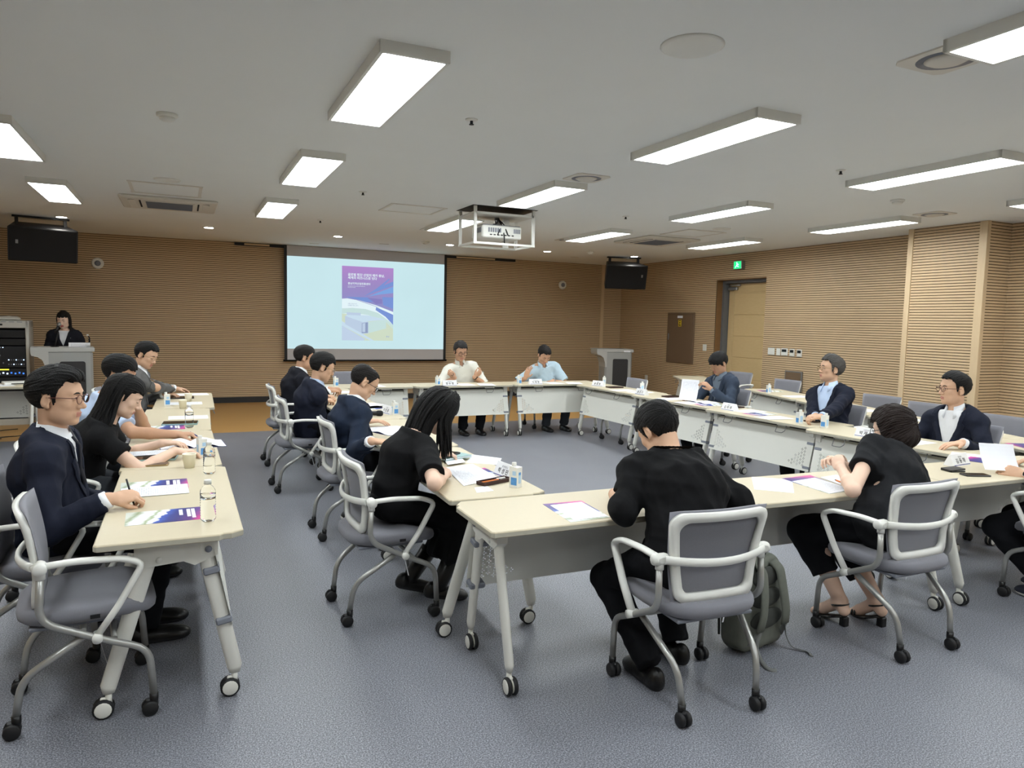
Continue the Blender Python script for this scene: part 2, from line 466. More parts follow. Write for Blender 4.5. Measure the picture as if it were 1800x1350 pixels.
# round wall speakers and a power socket on the screen wall
for (px, py, lab) in ((172, 463, 'round white wall speaker between the hanging loudspeaker and the screen'), (988, 501, 'round white wall speaker right of the projection screen')):
    c = aty(px, py, YW)
    e = empty('wall_speaker', (c.x, YW-.012, c.z)); tag(e, lab, 'speaker')
    MB().lathe([(.09, 0), (.09, -.015), (.075, -.028), (.05, -.03), (0, -.03)], 24, axis='y').build('rim', 'white_plastic', e)
    MB().lathe([(.045, -.028), (.045, -.034), (.02, -.04), (0, -.041)], 20, axis='y').build('grille', 'grey_plastic', e)
for (px, py, lab) in ((847, 658, 'white power socket on the screen wall beside the man in the white shirt'),):
    c = aty(px, py, YW)
    e = empty('power_socket', (c.x, YW-.012, c.z)); tag(e, lab, 'socket')
    MB().box((0, -.006, 0), (.075, .012, .12), bev=.004).build('plate', 'white_plastic', e)
    MB().box((0, -.013, .0), (.03, .004, .05), bev=.002).build('rocker', 'white_plastic', e)

# ---------------------------------------------------------------- ceiling fittings
DL, DW = 1.262, .292
fx = empty('ceiling_panel_light')
MB().box((0, DL/2+.016, -.028), (DW+.05, .02, .056)).box((0, -DL/2-.016, -.028), (DW+.05, .02, .056)).box((DW/2+.016, 0, -.028), (.018, DL+.05, .056)).box((-DW/2-.016, 0, -.028), (.018, DL+.05, .056)).build('frame', 'white_plastic', fx)
MB().box((0, 0, -.032), (DW+.012, DL+.012, .03)).build('diffuser', 'panel_emit', fx)
LIGHTS = []
for ci, (x, rows) in enumerate(((-1.167, (1.55, 4.0, 6.47, 8.97)), (1.022, (-.95, 1.55, 4.03, 6.45, 8.93)), (3.25, (-.95, 1.55, 3.99, 6.51, 9.0)),
                (5.42, (-.95, 1.45, 3.92, 6.41, 8.98)), (7.50, (-.9, 1.45, 3.82, 6.27, 8.73)))):
    cname = ('beside the left wall', 'over the aisle left of the table square', 'in line with the projector', 'over the row of men facing the aisle', 'along the door wall')[ci]
    for ri, y in enumerate(rows):
        LIGHTS.append((x, y, cname, len(rows)-1-ri))
for i, (x, y, cname, k) in enumerate(LIGHTS):
    o = fx if i == 0 else copy_tree(fx)
    o.location = (x, y, ZC)
    tag(o, 'LED ceiling panel %s, %s from the screen wall' % (cname, ('first', 'second', 'third', 'fourth', 'fifth')[k]), 'ceiling light', 'LED ceiling panels')
dl = empty('downlight')
MB().lathe([(.085, 0), (.085, -.006), (.07, -.008)], 24).build('rim', 'white_plastic', dl)
MB().lathe([(.068, -.004), (.06, -.01), (0, -.012)], 24).build('lens', 'down_emit', dl)
for i, ((px, py), lab) in enumerate(zip(((108, 381), (367, 399.5), (594, 415), (791, 430), (962, 441.5), (1115, 450.5)), ('above the left hanging loudspeaker', 'above the man in the grey suit', 'in front of the screen, towards its left half', 'in front of the right edge of the screen', 'between the screen and the right loudspeaker', 'above the right hanging loudspeaker'))):
    o = dl if i == 0 else copy_tree(dl)
    c = atz(px, py, ZC); o.location = (c.x, c.y, ZC)
    tag(o, 'small round recessed downlight ' + lab, 'downlight', 'recessed downlights')
# air conditioner cassettes
def cassette(px0, px1, label, rz=0):
    cx, cy = px0; w_, d_ = px1
    e = empty('ceiling_air_conditioner', (cx, cy, ZC)); tag(e, label, 'air conditioner')
    MB().prism(rrect(w_, d_, .04), -.03, 0, bev=.01).build('casing', 'warm_white', e)
    MB().box((0, 0, -.032), (w_*.52, d_*.62, .012), bev=.004).build('grille_frame', 'warm_white', e)
    for k in range(14):
        MB().box((0, d_*(-.27+.54*k/13), -.04), (w_*.48, .012, .006)).build('grille_slat', 'grey_plastic', e)
    MB().box((0, 0, -.0365), (w_*.48, d_*.58, .003)).build('intake', 'dark_recess', e)
    for sx in (-1, 1):
        MB().box((sx*w_*.38, 0, -.033), (.075, d_*.66, .012), rot3('Y', sx*8), bev=.004).build('louvre', 'warm_white', e)
        MB().box((sx*w_*.30, 0, -.031), (.018, d_*.6, .004)).build('outlet_slot', 'dark_recess', e)
cassette((-.10, 9.36), (1.0, .92), 'white cassette air conditioner in the ceiling over the left row')
cassette((6.56, 9.12), (.92, .98), 'white cassette air conditioner in the ceiling near the door')
def hatch(c, w_, d_, label):
    e = empty('ceiling_access_hatch', (c[0], c[1], ZC)); tag(e, label, 'access hatch')
    MB().box((0, d_/2, -.004), (w_+.04, .03, .008)).box((0, -d_/2, -.004), (w_+.04, .03, .008)).box((w_/2, 0, -.004), (.03, d_, .008)).box((-w_/2, 0, -.004), (.03, d_, .008)).build('frame', 'warm_white', e)
    MB().box((0, 0, -.002), (w_-.03, d_-.03, .004)).build('lid', 'ceiling_paint', e)
hatch((-.12, 8.36), .64, .70, 'square access hatch beside the air conditioner over the left row')
hatch((2.465, 8.22), .62, .56, 'square access hatch beside the projector lift')
hatch((6.47, 8.15), .60, .62, 'square access hatch beside the air conditioner near the door')
for (px, py, r, lab) in ((1217, 80, .145, 'large round ceiling speaker over the middle of the table square'), (294, 316, .12, 'round ceiling speaker beside the hatch over the left row'), (1268, 402, .12, 'round ceiling speaker near the door')):
    c = atz(px, py, ZC)
    e = empty('ceiling_speaker', (c.x, c.y, ZC)); tag(e, lab, 'speaker')
    MB().lathe([(r, 0), (r, -.006), (r*.92, -.012), (r*.86, -.008)], 28).build('rim', 'white_plastic', e)
    MB().lathe([(r*.86, -.006), (0, -.007)], 28).build('grille', 'warm_white', e)
for (px, py, lab) in ((294, 209, 'smoke detector over the left row'), (1577, 357, 'smoke detector near the pilaster'), (748, 428, 'smoke detector in front of the screen'), (1038, 446, 'smoke detector in front of the right loudspeaker')):
    c = atz(px, py, ZC-.03)
    e = empty('smoke_detector', (c.x, c.y, ZC)); tag(e, 'white domed ' + lab, 'smoke detector')
    MB().lathe([(.065, 0), (.065, -.014), (.055, -.022)], 20).build('base', 'white_plastic', e)
    MB().lathe([(.048, -.02), (.046, -.036), (.03, -.046), (0, -.048)], 20).build('cap', 'white_plastic', e)
for (px, py, lab) in ((829, 210, 'over the woman in the black dress'), (1478, 299, 'over the row of men in jackets'), (638, 337, 'between the row of panel lights and the projector'), (1100, 380, 'right of the projector'), (563, 387, 'in front of the screen')):
    c = atz(px, py, ZC)
    e = empty('sprinkler_head', (c.x, c.y, ZC)); tag(e, 'small ceiling sprinkler head ' + lab, 'sprinkler')
    MB().lathe([(.04, 0), (.038, -.006), (.022, -.01)], 18).build('escutcheon', 'white_plastic', e)
    MB().lathe([(.010, -.008), (.010, -.028), (.016, -.03), (.016, -.034), (0, -.034)], 12).build('nozzle', 'dark_plastic', e)
def vent(c, s, label):
    e = empty('ceiling_air_vent', (c[0], c[1], ZC)); tag(e, label, 'air vent')
    n = 32; vs_ = []; R = s*.40
    for k in range(n):
        a = 2*math.pi*(k+.5)/n
        m_ = max(abs(math.cos(a)), abs(math.sin(a)))
        vs_.append((s/2*math.cos(a)/m_, s/2*math.sin(a)/m_, -.008))
    vi = [(R*math.cos(2*math.pi*(k+.5)/n), R*math.sin(2*math.pi*(k+.5)/n), -.010) for k in range(n)]
    vo = [(p_[0], p_[1], 0) for p_ in vs_]
    f1 = [(k, (k+1) % n, n+(k+1) % n, n+k) for k in range(n)]
    f2 = [(k, 2*n+k, 2*n+(k+1) % n, (k+1) % n) for k in range(n)]
    MB().add(vs_+vi+vo, [f[::-1] for f in f1]+[f[::-1] for f in f2]).build('plate', 'warm_white', e)
    MB().lathe([(R, -.010), (R*.98, .0), (0, .0)], 28).build('throat', 'grey_plastic', e)
    MB().lathe([(0, -.022), (R*.55, -.022), (R*.8, -.006)], 28).build('disc', 'warm_white', e)
vent((3.30, 2.34), .33, 'square ceiling air vent with a round disc beside the near panel light')
vent((3.27, 5.62), .33, 'square ceiling air vent behind the panel light in front of the projector')
vent((3.27, 9.86), .33, 'square ceiling air vent beyond the projector')
vent((7.52, 5.35), .33, 'square ceiling air vent beside the pilaster')
vent((5.42, 9.85), .30, 'square ceiling air vent at the end of the light beside the air conditioner')
for (px, py, lab) in ((552, 428, 'left of the projected poster'), (675, 429, 'above the projected poster'), (1010, 452, 'right of the screen')):
    c = atz(px, py, ZC)
    e = MB().box((0, 0, -.003), (.16, .06, .006), bev=.002).build('ceiling_slot_cover', 'warm_white'); e.location = (c.x, c.y, ZC)
    tag(e, 'small oblong cover plate in the ceiling ' + lab, 'cover plate')

# projector on its lift
e = empty('projector_lift', (3.345, 7.78, ZC)); tag(e, 'white ceiling lift cage lowered from a square opening', 'projector lift')
W2, D2, H2 = .36, .235, .42
for sx in (-1, 1):
    for sy in (-1, 1):
        MB().box((sx*W2, sy*D2, -H2/2), (.035, .02, H2)).build('post', 'white_plastic', e)
for sy in (-1, 1):
    MB().box((0, sy*D2, -H2+.012), (2*W2+.04, .022, .024)).build('bottom_rail', 'white_plastic', e)
    MB().box((0, sy*D2, -.075), (2*W2, .02, .022)).build('top_rail', 'white_plastic', e)
for sx in (-1, 1):
    MB().box((sx*W2, 0, -H2+.012), (.03, 2*D2, .024)).build('side_rail', 'white_plastic', e)
    MB().box((sx*W2, 0, -.075), (.02, 2*D2, .022)).build('side_rail', 'white_plastic', e)
MB().box((0, 0, -.085), (2*W2, 2*D2, .006)).build('top_plate', 'warm_white', e)
MB().box((0, 0, -.002), (2*W2+.08, 2*D2+.06, .004)).build('opening', 'dark_plastic', e)
MB().box((.14, .05, -.25), (.07, .03, .34)).build('column', 'white_plastic', e)
pj = empty('projector', (3.345, 7.77, ZC-.335)); tag(pj, 'white projector hanging inside the ceiling lift', 'projector')
MB().prism(rrect(.50, .32, .03), 0, .14, bev=.012).build('body', 'white_plastic', pj)
MB().box((0, 0, .145), (.46, .28, .012)).build('lid', 'grey_metal', pj)
for k in range(6): MB().box((-.165+.028*k, -.162, .088), (.018, .006, .05)).build('vent', 'grey_plastic', pj)
for k in range(4): MB().box((.15+.022*k, -.162, .088), (.014, .006, .05)).build('vent', 'grey_plastic', pj)
for k in range(5): MB().box((-.252, -.12+.05*k, .085), (.006, .034, .055)).build('vent', 'grey_plastic', pj)
for k in range(7): MB().box((-.14+.045*k, -.162, .035), (.026, .006, .012)).build('port', 'dark_plastic', pj)
MB().tube([(0, 0, .15), (0, 0, .25)], .03, 10).build('mount', 'steel', pj)
MB().lathe([(.05, .15), (.05, .19), (.04, .20), (0, .20)], 20, (.12, 0, .07), 'y').build('lens', 'glass_dark', pj)
cb = MB()
for (a, b) in (((.0, -.02, .24), (-.06, -.165, .035)), ((.0, -.02, .24), (.07, -.17, .035)), ((.01, -.02, .24), (.02, -.18, -.06)), ((-.02, -.02, .22), (-.09, -.1, .16))):
    a, b = Vector(a), Vector(b)
    cb.tube([a, a.lerp(b, .3)+Vector((.01, -.05, -.01)), a.lerp(b, .7)+Vector((0, -.05, -.02)), b], .007, 6)
cb.build('cable_bundle', 'black_plastic', pj)

# hanging loudspeakers
def hang_speaker(cx, cy, rz, label, logo):
    e = empty('hanging_loudspeaker', (cx, cy, ZC), rz); tag(e, label, 'loudspeaker')
    tilt = rot3('X', 14)
    c0 = Vector((0, 0, -.345))
    poly = [(-.40, -.20), (.40, -.20), (.30, .22), (-.30, .22)]
    M = Matrix.Translation(c0) @ tilt.to_4x4()
    MB().prism(poly, -.23, .23, M, bev=.012).build('cabinet', 'dark_plastic', e)
    MB().box(M @ Vector((0, -.206, 0)), (.77, .012, .43), tilt, bev=.004).build('grille', 'speaker_black', e)
    MB().box(M @ Vector((logo*.30, -.215, .03)), (.03, .006, .05), tilt).build('badge', 'steel', e)
    for sx in (-1, 1):
        MB().box((sx*.28, 0, -.07), (.04, .05, .16)).build('bracket', 'black_plastic', e)
    MB().box((0, 0, -.012), (.66, .06, .024)).build('ceiling_bar', 'black_plastic', e)
hang_speaker(-1.72, 11.75, math.radians(14), 'black loudspeaker hung from the ceiling above the lectern with the woman', -1)
hang_speaker(7.72, 11.75, math.radians(-16), 'black loudspeaker hung from the ceiling in the corner by the door wall', 1)
# ---------------------------------------------------------------- flat print helpers
def text_mesh(txt, size, align='LEFT', bold=0.0):
    cu = bpy.data.curves.new('text', 'FONT'); cu.body = txt; cu.size = size
    cu.align_x = align; cu.align_y = 'CENTER'; cu.offset = bold; cu.resolution_u = 2
    o = bpy.data.objects.new('text', cu); COL.objects.link(o)
    dg = bpy.context.evaluated_depsgraph_get()
    me = bpy.data.meshes.new_from_object(o.evaluated_get(dg))
    bpy.data.objects.remove(o); bpy.data.curves.remove(cu)
    return me
def text(name, txt, size, m, parent, M, align='LEFT', bold=0.0):
    me = text_mesh(txt, size, align, bold); me.transform(M)
    me.materials.clear(); me.materials.append(MAT[m])
    return link(name, me, parent)
def emis(name, col, s=1.0, grad=None):
    m = mat(name, (.02, .02, .02, 1), .8, emit=(col, s))
    nt = m.node_tree; b = nt.nodes['Principled BSDF']
    tc = nt.nodes.new('ShaderNodeTexCoord')
    if grad:
        sp = nt.nodes.new('ShaderNodeSeparateXYZ'); nt.links.new(tc.outputs['Generated'], sp.inputs[0])
        ma = nt.nodes.new('ShaderNodeMath'); ma.operation = 'MULTIPLY_ADD'
        ma.inputs[1].default_value = grad[1]; ma.inputs[2].default_value = grad[2]
        nt.links.new(sp.outputs[grad[0]], ma.inputs[0])
        r = nt.nodes.new('ShaderNodeValToRGB')
        els = grad[3]
        r.color_ramp.elements[0].position = els[0][0]; r.color_ramp.elements[0].color = els[0][1]
        r.color_ramp.elements[1].position = els[-1][0]; r.color_ramp.elements[1].color = els[-1][1]
        for (p_, c_) in els[1:-1]:
            k = r.color_ramp.elements.new(p_); k.color = c_
        nt.links.new(ma.outputs[0], r.inputs['Fac']); nt.links.new(r.outputs['Color'], b.inputs['Emission Color'])
    else:
        n = nt.nodes.new('ShaderNodeTexNoise'); n.inputs['Scale'].default_value = 1.2
        mx = nt.nodes.new('ShaderNodeMix'); mx.data_type = 'RGBA'
        mx.inputs[6].default_value = tuple(c*.95 for c in col[:3])+(1,); mx.inputs[7].default_value = tuple(min(1, c*1.05) for c in col[:3])+(1,)
        nt.links.new(tc.outputs['Object'], n.inputs['Vector']); nt.links.new(n.outputs['Fac'], mx.inputs[0])
        nt.links.new(mx.outputs[2], b.inputs['Emission Color'])
    return m

# ---------------------------------------------------------------- projection screen
SY = YW-.12
a = aty(500, 431, SY); b = aty(782, 634, SY)
sx0, sx1, sz0, sz1 = a.x, b.x, b.z, ZC-.005
sc_ = empty('projection_screen', ((sx0+sx1)/2, SY, sz0)); tag(sc_, 'roll-down projection screen with black borders showing a purple brochure cover', 'screen')
SW, SH = sx1-sx0, sz1-sz0
mat('screen_canvas', srgb(196, 196, 200), .8, noise=(4, .02))
MB().box((0, 0, SH/2), (SW, .01, SH)).build('canvas', 'screen_canvas', sc_)
MB().box((-SW/2+.015, -.004, SH/2), (.05, .012, SH)).box((SW/2-.015, -.004, SH/2), (.05, .012, SH)).build('border', 'black_plastic', sc_)
MB().tube([(-SW/2-.03, 0, .008), (SW/2+.03, 0, .008)], .018, 10).build('weight_bar', 'black_plastic', sc_)
c1 = aty(502, 449.3, SY); c2 = aty(779, 614, SY)
emis('projected_light', srgb(198, 229, 235), 1.0)
iz0, iz1 = c2.z-sz0, c1.z-sz0
img = MB().box((0, -.0065, (iz0+iz1)/2), (SW-.075, .003, iz1-iz0)).build('projected_slide', 'projected_light', sc_)
p1 = aty(601, 467, SY); p2 = aty(690.5, 599, SY)
pw, ph = p2.x-p1.x, p1.z-p2.z
px0, pz0 = p1.x-(sx0+sx1)/2, p2.z-sz0
def slide(name, pts, k, m):
    """polygon on the slide, in poster units (0-1, 0-1 from bottom left)"""
    P = [(px0+u*pw, pz0+v*ph) for (u, v) in pts]
    vs_ = [(x, -.0085-.0006*k, z) for (x, z) in P]
    MB().add(vs_, [tuple(range(len(vs_)))]).build(name, m, img)
emis('poster_sky', srgb(140, 110, 190), 1.0, ('Z', 1.0, 0.0, [(0.0, srgb(140, 150, 204)), (.5, srgb(142, 142, 198)), (.75, srgb(154, 136, 194)), (1.0, srgb(176, 134, 202))]))
emis('poster_blue', srgb(122, 164, 224)); emis('poster_deep', srgb(132, 126, 190)); emis('poster_mid', srgb(118, 146, 212))
emis('poster_white', srgb(226, 243, 248)); emis('poster_haze', srgb(196, 222, 220)); emis('poster_green', srgb(204, 218, 196))
emis('poster_wall', srgb(186, 204, 226)); emis('poster_roof', srgb(198, 220, 236)); emis('poster_line', srgb(140, 156, 190)); emis('poster_road', srgb(190, 208, 230))
slide('poster_background', [(0, 0), (1, 0), (1, 1), (0, 1)], 0, 'poster_sky')
arc = [(0, .56), (.1, .567), (.27, .55), (.45, .51), (.66, .465), (1, .385)]
slide('poster_glow', [(0, .0), (1, 0)]+arc[::-1], 1, 'poster_white')
for (pts, m_) in (([(.42, .60), (.66, .71), (.92, .86), (.92, .84), (.8, .76), (1, .82), (1, .76), (.62, .66)], 'poster_mid'), ([(.5, .60), (1, .75), (1, .66), (.7, .63)], 'poster_blue'),
                 ([(.05, .585), (.5, .59), (.62, .53), (.45, .525), (.27, .56)], 'poster_mid'), ([(.48, .585), (.78, .57), (.78, .51), (.66, .50)], 'poster_deep'), ([(.78, .60), (1, .60), (1, .44), (.8, .49)], 'poster_mid'),
                 ([(.66, .46), (1, .36), (1, .22), (.85, .33), (.65, .42)], 'poster_mid')):
    slide('poster_ray', pts, 2, m_)
slide('poster_edge', [(.27, .557), (.66, .485), (1, .40), (1, .37), (.66, .47)], 3, 'poster_white')
slide('poster_forest', [(0, .36), (0, .43), (.2, .44), (.45, .43), (.7, .38), (.9, .28), (1, .22), (1, .16), (.85, .26), (.5, .35), (.2, .37)], 3, 'poster_haze')
slide('poster_field', [(.0, 0), (1, 0), (1, .2), (.86, .27), (.5, .34), (0, .36)], 3, 'poster_green')
slide('poster_road', [(0, .20), (.45, .02), (.42, 0), (0, 0)], 4, 'poster_road')
slide('poster_road', [(0, .26), (0, .20), (.55, .0), (.62, .0)], 4, 'poster_roof')
slide('building_wall', [(.06, .33), (.06, .22), (.40, .09), (.51, .10), (.51, .255)], 5, 'poster_wall')
slide('building_wall', [(.51, .255), (.51, .10), (.86, .17), (.86, .29)], 5, 'poster_haze')
slide('building_roof', [(.06, .33), (.40, .25), (.51, .262), (.86, .29), (.5, .345), (.1, .345)], 6, 'poster_roof')
slide('building_block', [(.09, .345), (.36, .335), (.36, .375), (.09, .38)], 6, 'poster_wall')
slide('building_entry', [(.38, .10), (.50, .105), (.50, .25), (.38, .235)], 6, 'poster_line')
slide('building_entry', [(.39, .115), (.45, .115), (.45, .24), (.39, .23)], 7, 'poster_wall')
R90 = Matrix.Rotation(math.pi/2, 4, 'X')
def stext(t, u, v, size, m_, bold=0.0):
    text('slide_text', t, size, m_, img, Matrix.Translation((px0+u*pw, -.0135, pz0+v*ph)) @ R90, 'LEFT', bold)
stext('글로벌 첨단 산업의 메카 충남,', .11, .885, .056, 'poster_white', .0012)
stext('세계의 비즈니스로 잇다', .11, .843, .056, 'poster_white', .0012)
stext('충남지역산업진흥센터', .11, .767, .046, 'poster_white', .0008)
stext('Chungnam Convention & Exhibition', .11, .735, .022, 'poster_white')
stext('Business Center', .11, .718, .022, 'poster_white')
stext('사람 산업 도시', .11, .495, .028, 'poster_line'); stext('미래를 잇는 공간', .11, .472, .028, 'poster_line')
stext('충남', .86, .055, .034, 'poster_mid')
# screen mounting rail on the wall, left of the screen
a = aty(412, 428, YW-.05); b = aty(500, 431, YW-.05)
e = empty('screen_rail', ((a.x+b.x)/2, YW-.05, ZC)); tag(e, 'thin dark rail under the ceiling between the screen and the woman speaking', 'rail')
MB().box((0, 0, -.03), (b.x-a.x, .06, .05)).build('rail', 'dark_plastic', e)
MB().box((-.05, -.033, -.03), ((b.x-a.x)*.5, .006, .03)).build('rail_cover', 'trim_wood', e)

a = aty(783, 456, YW-.05); b = aty(905, 463, YW-.05)
e = empty('screen_rail', ((a.x+b.x)/2, YW-.05, ZC)); tag(e, 'thin dark rail under the ceiling between the screen and the unused lectern', 'rail')
MB().box((0, 0, -.03), (b.x-a.x, .06, .05)).build('rail', 'dark_plastic', e)
MB().box((-.12, -.033, -.03), ((b.x-a.x)*.55, .006, .03)).build('rail_cover', 'trim_wood', e)
# ---------------------------------------------------------------- lecterns
mat('lectern_grey', srgb(158, 160, 158), .45, metal=.15, noise=(5, .03)); mat('lectern_dark', srgb(44, 44, 46), .6, noise=(200, .2, 2)); mat('lectern_light', srgb(180, 181, 178), .5, noise=(5, .02))
def lectern(cx, cy, rz, label, plate):
    e = empty('lectern', (cx, cy, 0), rz); tag(e, label, 'lectern')
    H = 1.06
    body = [(-.27, -.20), (-.24, -.23), (.24, -.23), (.27, -.20), (.27, .16), (-.27, .16)]
    MB().prism(body, .05, H-.05, bev=.012).build('body', 'lectern_grey', e)
    MB().prism([(-.31, -.26), (.31, -.26), (.31, .22), (-.31, .22)], 0, .05, bev=.01).build('base', 'lectern_dark', e)
    MB().prism(rrect(.30, .76, .03, cx=.0, cy=.0), 0, .012, Matrix.Translation((.03, -.232, .50)) @ Matrix.Rotation(math.pi/2, 4, 'X'), bev=.003).build('front_inset', 'lectern_dark', e)
    # desk with a side wing that curves down to the body
    prof = [(-.44, H-.005), (-.44, H-.06), (-.43, H-.10), (-.36, H-.12), (-.31, H-.16), (-.275, H-.26), (-.27, H-.34), (-.24, H-.34), (-.24, H-.05), (.29, H-.05), (.29, H-.005)]
    MB().prism([(p_[0], p_[1]) for p_ in prof], -.18, .235, Matrix.Rotation(math.pi/2, 4, 'X')).build('wing', 'lectern_light', e)
    MB().box((-.075, 0, H), (.73, .46, .016), bev=.004).build('desk', 'lectern_light', e)
    if plate: MB().box((.16, -.235, H-.035), (.13, .004, .03)).build('name_label', 'paper', e)
    return e
lectern(-1.40, 11.45, math.radians(8), 'grey lectern with a dark front inset where the woman speaks', False)
lectern(7.66, 11.85, math.radians(-14), 'grey lectern standing unused near the screen wall corner', True)

# ---------------------------------------------------------------- equipment rack
rk = empty('equipment_rack', (-2.36, 11.85, 0), math.radians(4)); tag(rk, 'tall pale metal rack filled with black audio equipment', 'rack')
RW, RD, RH = .92, .6, 1.41
mat('rack_paint', srgb(192, 191, 184), .45, noise=(6, .03)); mat('rack_black', srgb(18, 19, 22), .4, noise=(20, .15)); mat('rack_face', srgb(30, 32, 36), .45, noise=(20, .1))
for sx in (-1, 1): MB().box((sx*(RW/2-.02), 0, RH/2), (.04, RD, RH), bev=.006).build('side_panel', 'rack_paint', rk)
MB().box((0, 0, RH-.05), (RW, RD, .10), bev=.008).build('top_panel', 'rack_paint', rk)
MB().box((0, .2, RH/2), (RW-.08, .04, RH-.1)).build('back_panel', 'rack_black', rk)
MB().box((0, 0, .04), (RW, RD, .08)).build('plinth', 'rack_paint', rk)
MB().box((.12, -RD/2-.003, RH-.055), (.10, .004, .022)).build('badge', 'ink_black', rk)
for k in range(9): MB().box((-.36+.09*k, -RD/2-.002, RH-.018), (.06, .004, .008)).build('vent_slot', 'grey_plastic', rk)
random.seed(4)
z = RH-.12; yf = -RD/2+.05
rows = [('black', .12), ('black', .10), ('mixer', .30), ('meter', .12), ('unit', .13), ('player', .10), ('amp', .14), ('black', .16), ('amp', .14)]
for (kind, h) in rows:
    u = MB().box((0, 0, z-h/2), (RW-.09, .5, h-.012), bev=.004).build('rack_unit', 'rack_black' if kind == 'black' else 'rack_face', rk)
    yy = -.252
    if kind == 'mixer':
        for k in range(16):
            x = -.38+.036*k
            MB().box((x, yy, z-.16), (.005, .004, .22)).build('fader_slot', 'rack_black', u)
            MB().box((x, yy-.006, z-.10-.14*random.random()), (.014, .012, .02)).build('fader', 'grey_plastic', u)
            MB().box((x, yy-.004, z-.022), (.014, .006, .010)).build('button', 'led_white', u)
        for k in range(7):
            for j in range(2): MB().box((.22+.028*k, yy-.004, z-.19-.06*j), (.014, .008, .014)).build('knob', 'led_white' if (k+j) % 3 == 0 else 'grey_plastic', u)
    if kind == 'meter':
        MB().box((-.08, yy-.003, z-.02), (.60, .004, .016)).build('meter_strip', 'led_yellow', u)
        for k in range(9): MB().box((.02+.045*k, yy-.005, z-.075+.01*(k % 2)), (.018, .008, .02)).build('knob', 'led_blue' if k > 4 else 'led_white', u)
    if kind == 'unit':
        for k in range(3): MB().box((-.18+.12*k, yy-.003, z-.04), (.09, .004, .012)).build('indicator', 'led_yellow', u)
        for k in range(6):
            for j in range(2): MB().box((-.24+.035*k, yy-.003, z-.08-.022*j), (.014, .005, .012)).build('button', 'led_white', u)
        MB().box((.12, yy-.003, z-.095), (.16, .004, .014)).build('display', 'led_white', u)
    if kind == 'player':
        for k in range(2): MB().box((-.17+.36*k, yy-.003, z-.05), (.28, .004, .012)).build('tray', 'led_white', u)
    if kind == 'amp':
        for k in range(8): MB().box((-.3+.085*k, yy-.003, z-h/2), (.05, .005, h*.5)).build('vent', 'rack_black', u)
    z -= h
for (dx, w_, h_) in ((-.14, .34, .05), (.10, .22, .025)):
    pass

# ---------------------------------------------------------------- folding tables
TL, TD = 1.385, .515
def cross_panel(w, z0, z1):
    """Sheet with real cross-shaped perforations in both lower corners."""
    pt = .030; arm = .0115; th = .0022
    cr = []
    for col in range(6):
        n = (6, 5, 4, 3, 2, 1)[col]
        for r_ in range(n):
            for s in (-1, 1):
                x = s*(w/2-.075-col*pt)
                zc_ = z0+.045+r_*pt + (pt/2 if col % 2 else 0)
                cr.append((x, zc_))
    rects = []
    for (x, zc_) in cr:
        rects.append((x-arm, x-.004, zc_-th, zc_+th)); rects.append((x+.004, x+arm, zc_-th, zc_+th))
        rects.append((x-th, x+th, zc_-arm, zc_-.004)); rects.append((x-th, x+th, zc_+.004, zc_+arm))
    xs = sorted(set([-w/2, w/2]+[round(v, 5) for r_ in rects for v in r_[:2]]))
    zs = sorted(set([z0, z1]+[round(v, 5) for r_ in rects for v in r_[2:]]))
    RR = [(round(a, 5), round(b, 5), round(c, 5), round(d, 5)) for (a, b, c, d) in rects]
    vs_ = [(x, z_) for z_ in zs for x in xs]; nx = len(xs); fs = []
    arr = np.zeros((len(zs)-1, nx-1), bool)
    X = np.array(xs); Z = np.array(zs); xm = (X[1:]+X[:-1])/2; zm = (Z[1:]+Z[:-1])/2
    for (a, b, c, d) in RR: arr |= ((zm > c) & (zm < d))[:, None] & ((xm > a) & (xm < b))[None, :]
    for j in range(len(zs)-1):
        for i in range(nx-1):
            if not arr[j, i]: fs.append((j*nx+i, j*nx+i+1, (j+1)*nx+i+1, (j+1)*nx+i))
    return vs_, fs
CASTER = {}
def table_caster():
    m = MB()
    for s in (-1, 1): m.lathe([(.012, -.009), (.034, -.009), (.038, -.004), (.038, .004), (.034, .009), (.012, .009)], 16, (s*.0135, 0, .038), 'x')
    CASTER['tyre'] = m.mesh('tyre'); CASTER['tyre'].materials.append(MAT['rubber'])
    m = MB()
    for s in (-1, 1): m.lathe([(0, .0105), (.027, .0105), (.031, .0085), (.031, -.0085), (.027, -.0105), (0, -.0105)][::-1], 16, (s*.0135, 0, .038), 'x')
    CASTER['hub'] = m.mesh('hub'); CASTER['hub'].materials.append(MAT['leg_white'])
    m = MB().box((0, .004, .055), (.014, .03, .05), bev=.004).lathe([(.012, .05), (.012, .098), (0, .098)], 10, (0, .018, 0))
    CASTER['fork'] = m.mesh('fork'); CASTER['fork'].materials.append(MAT['leg_white'])
table_caster()
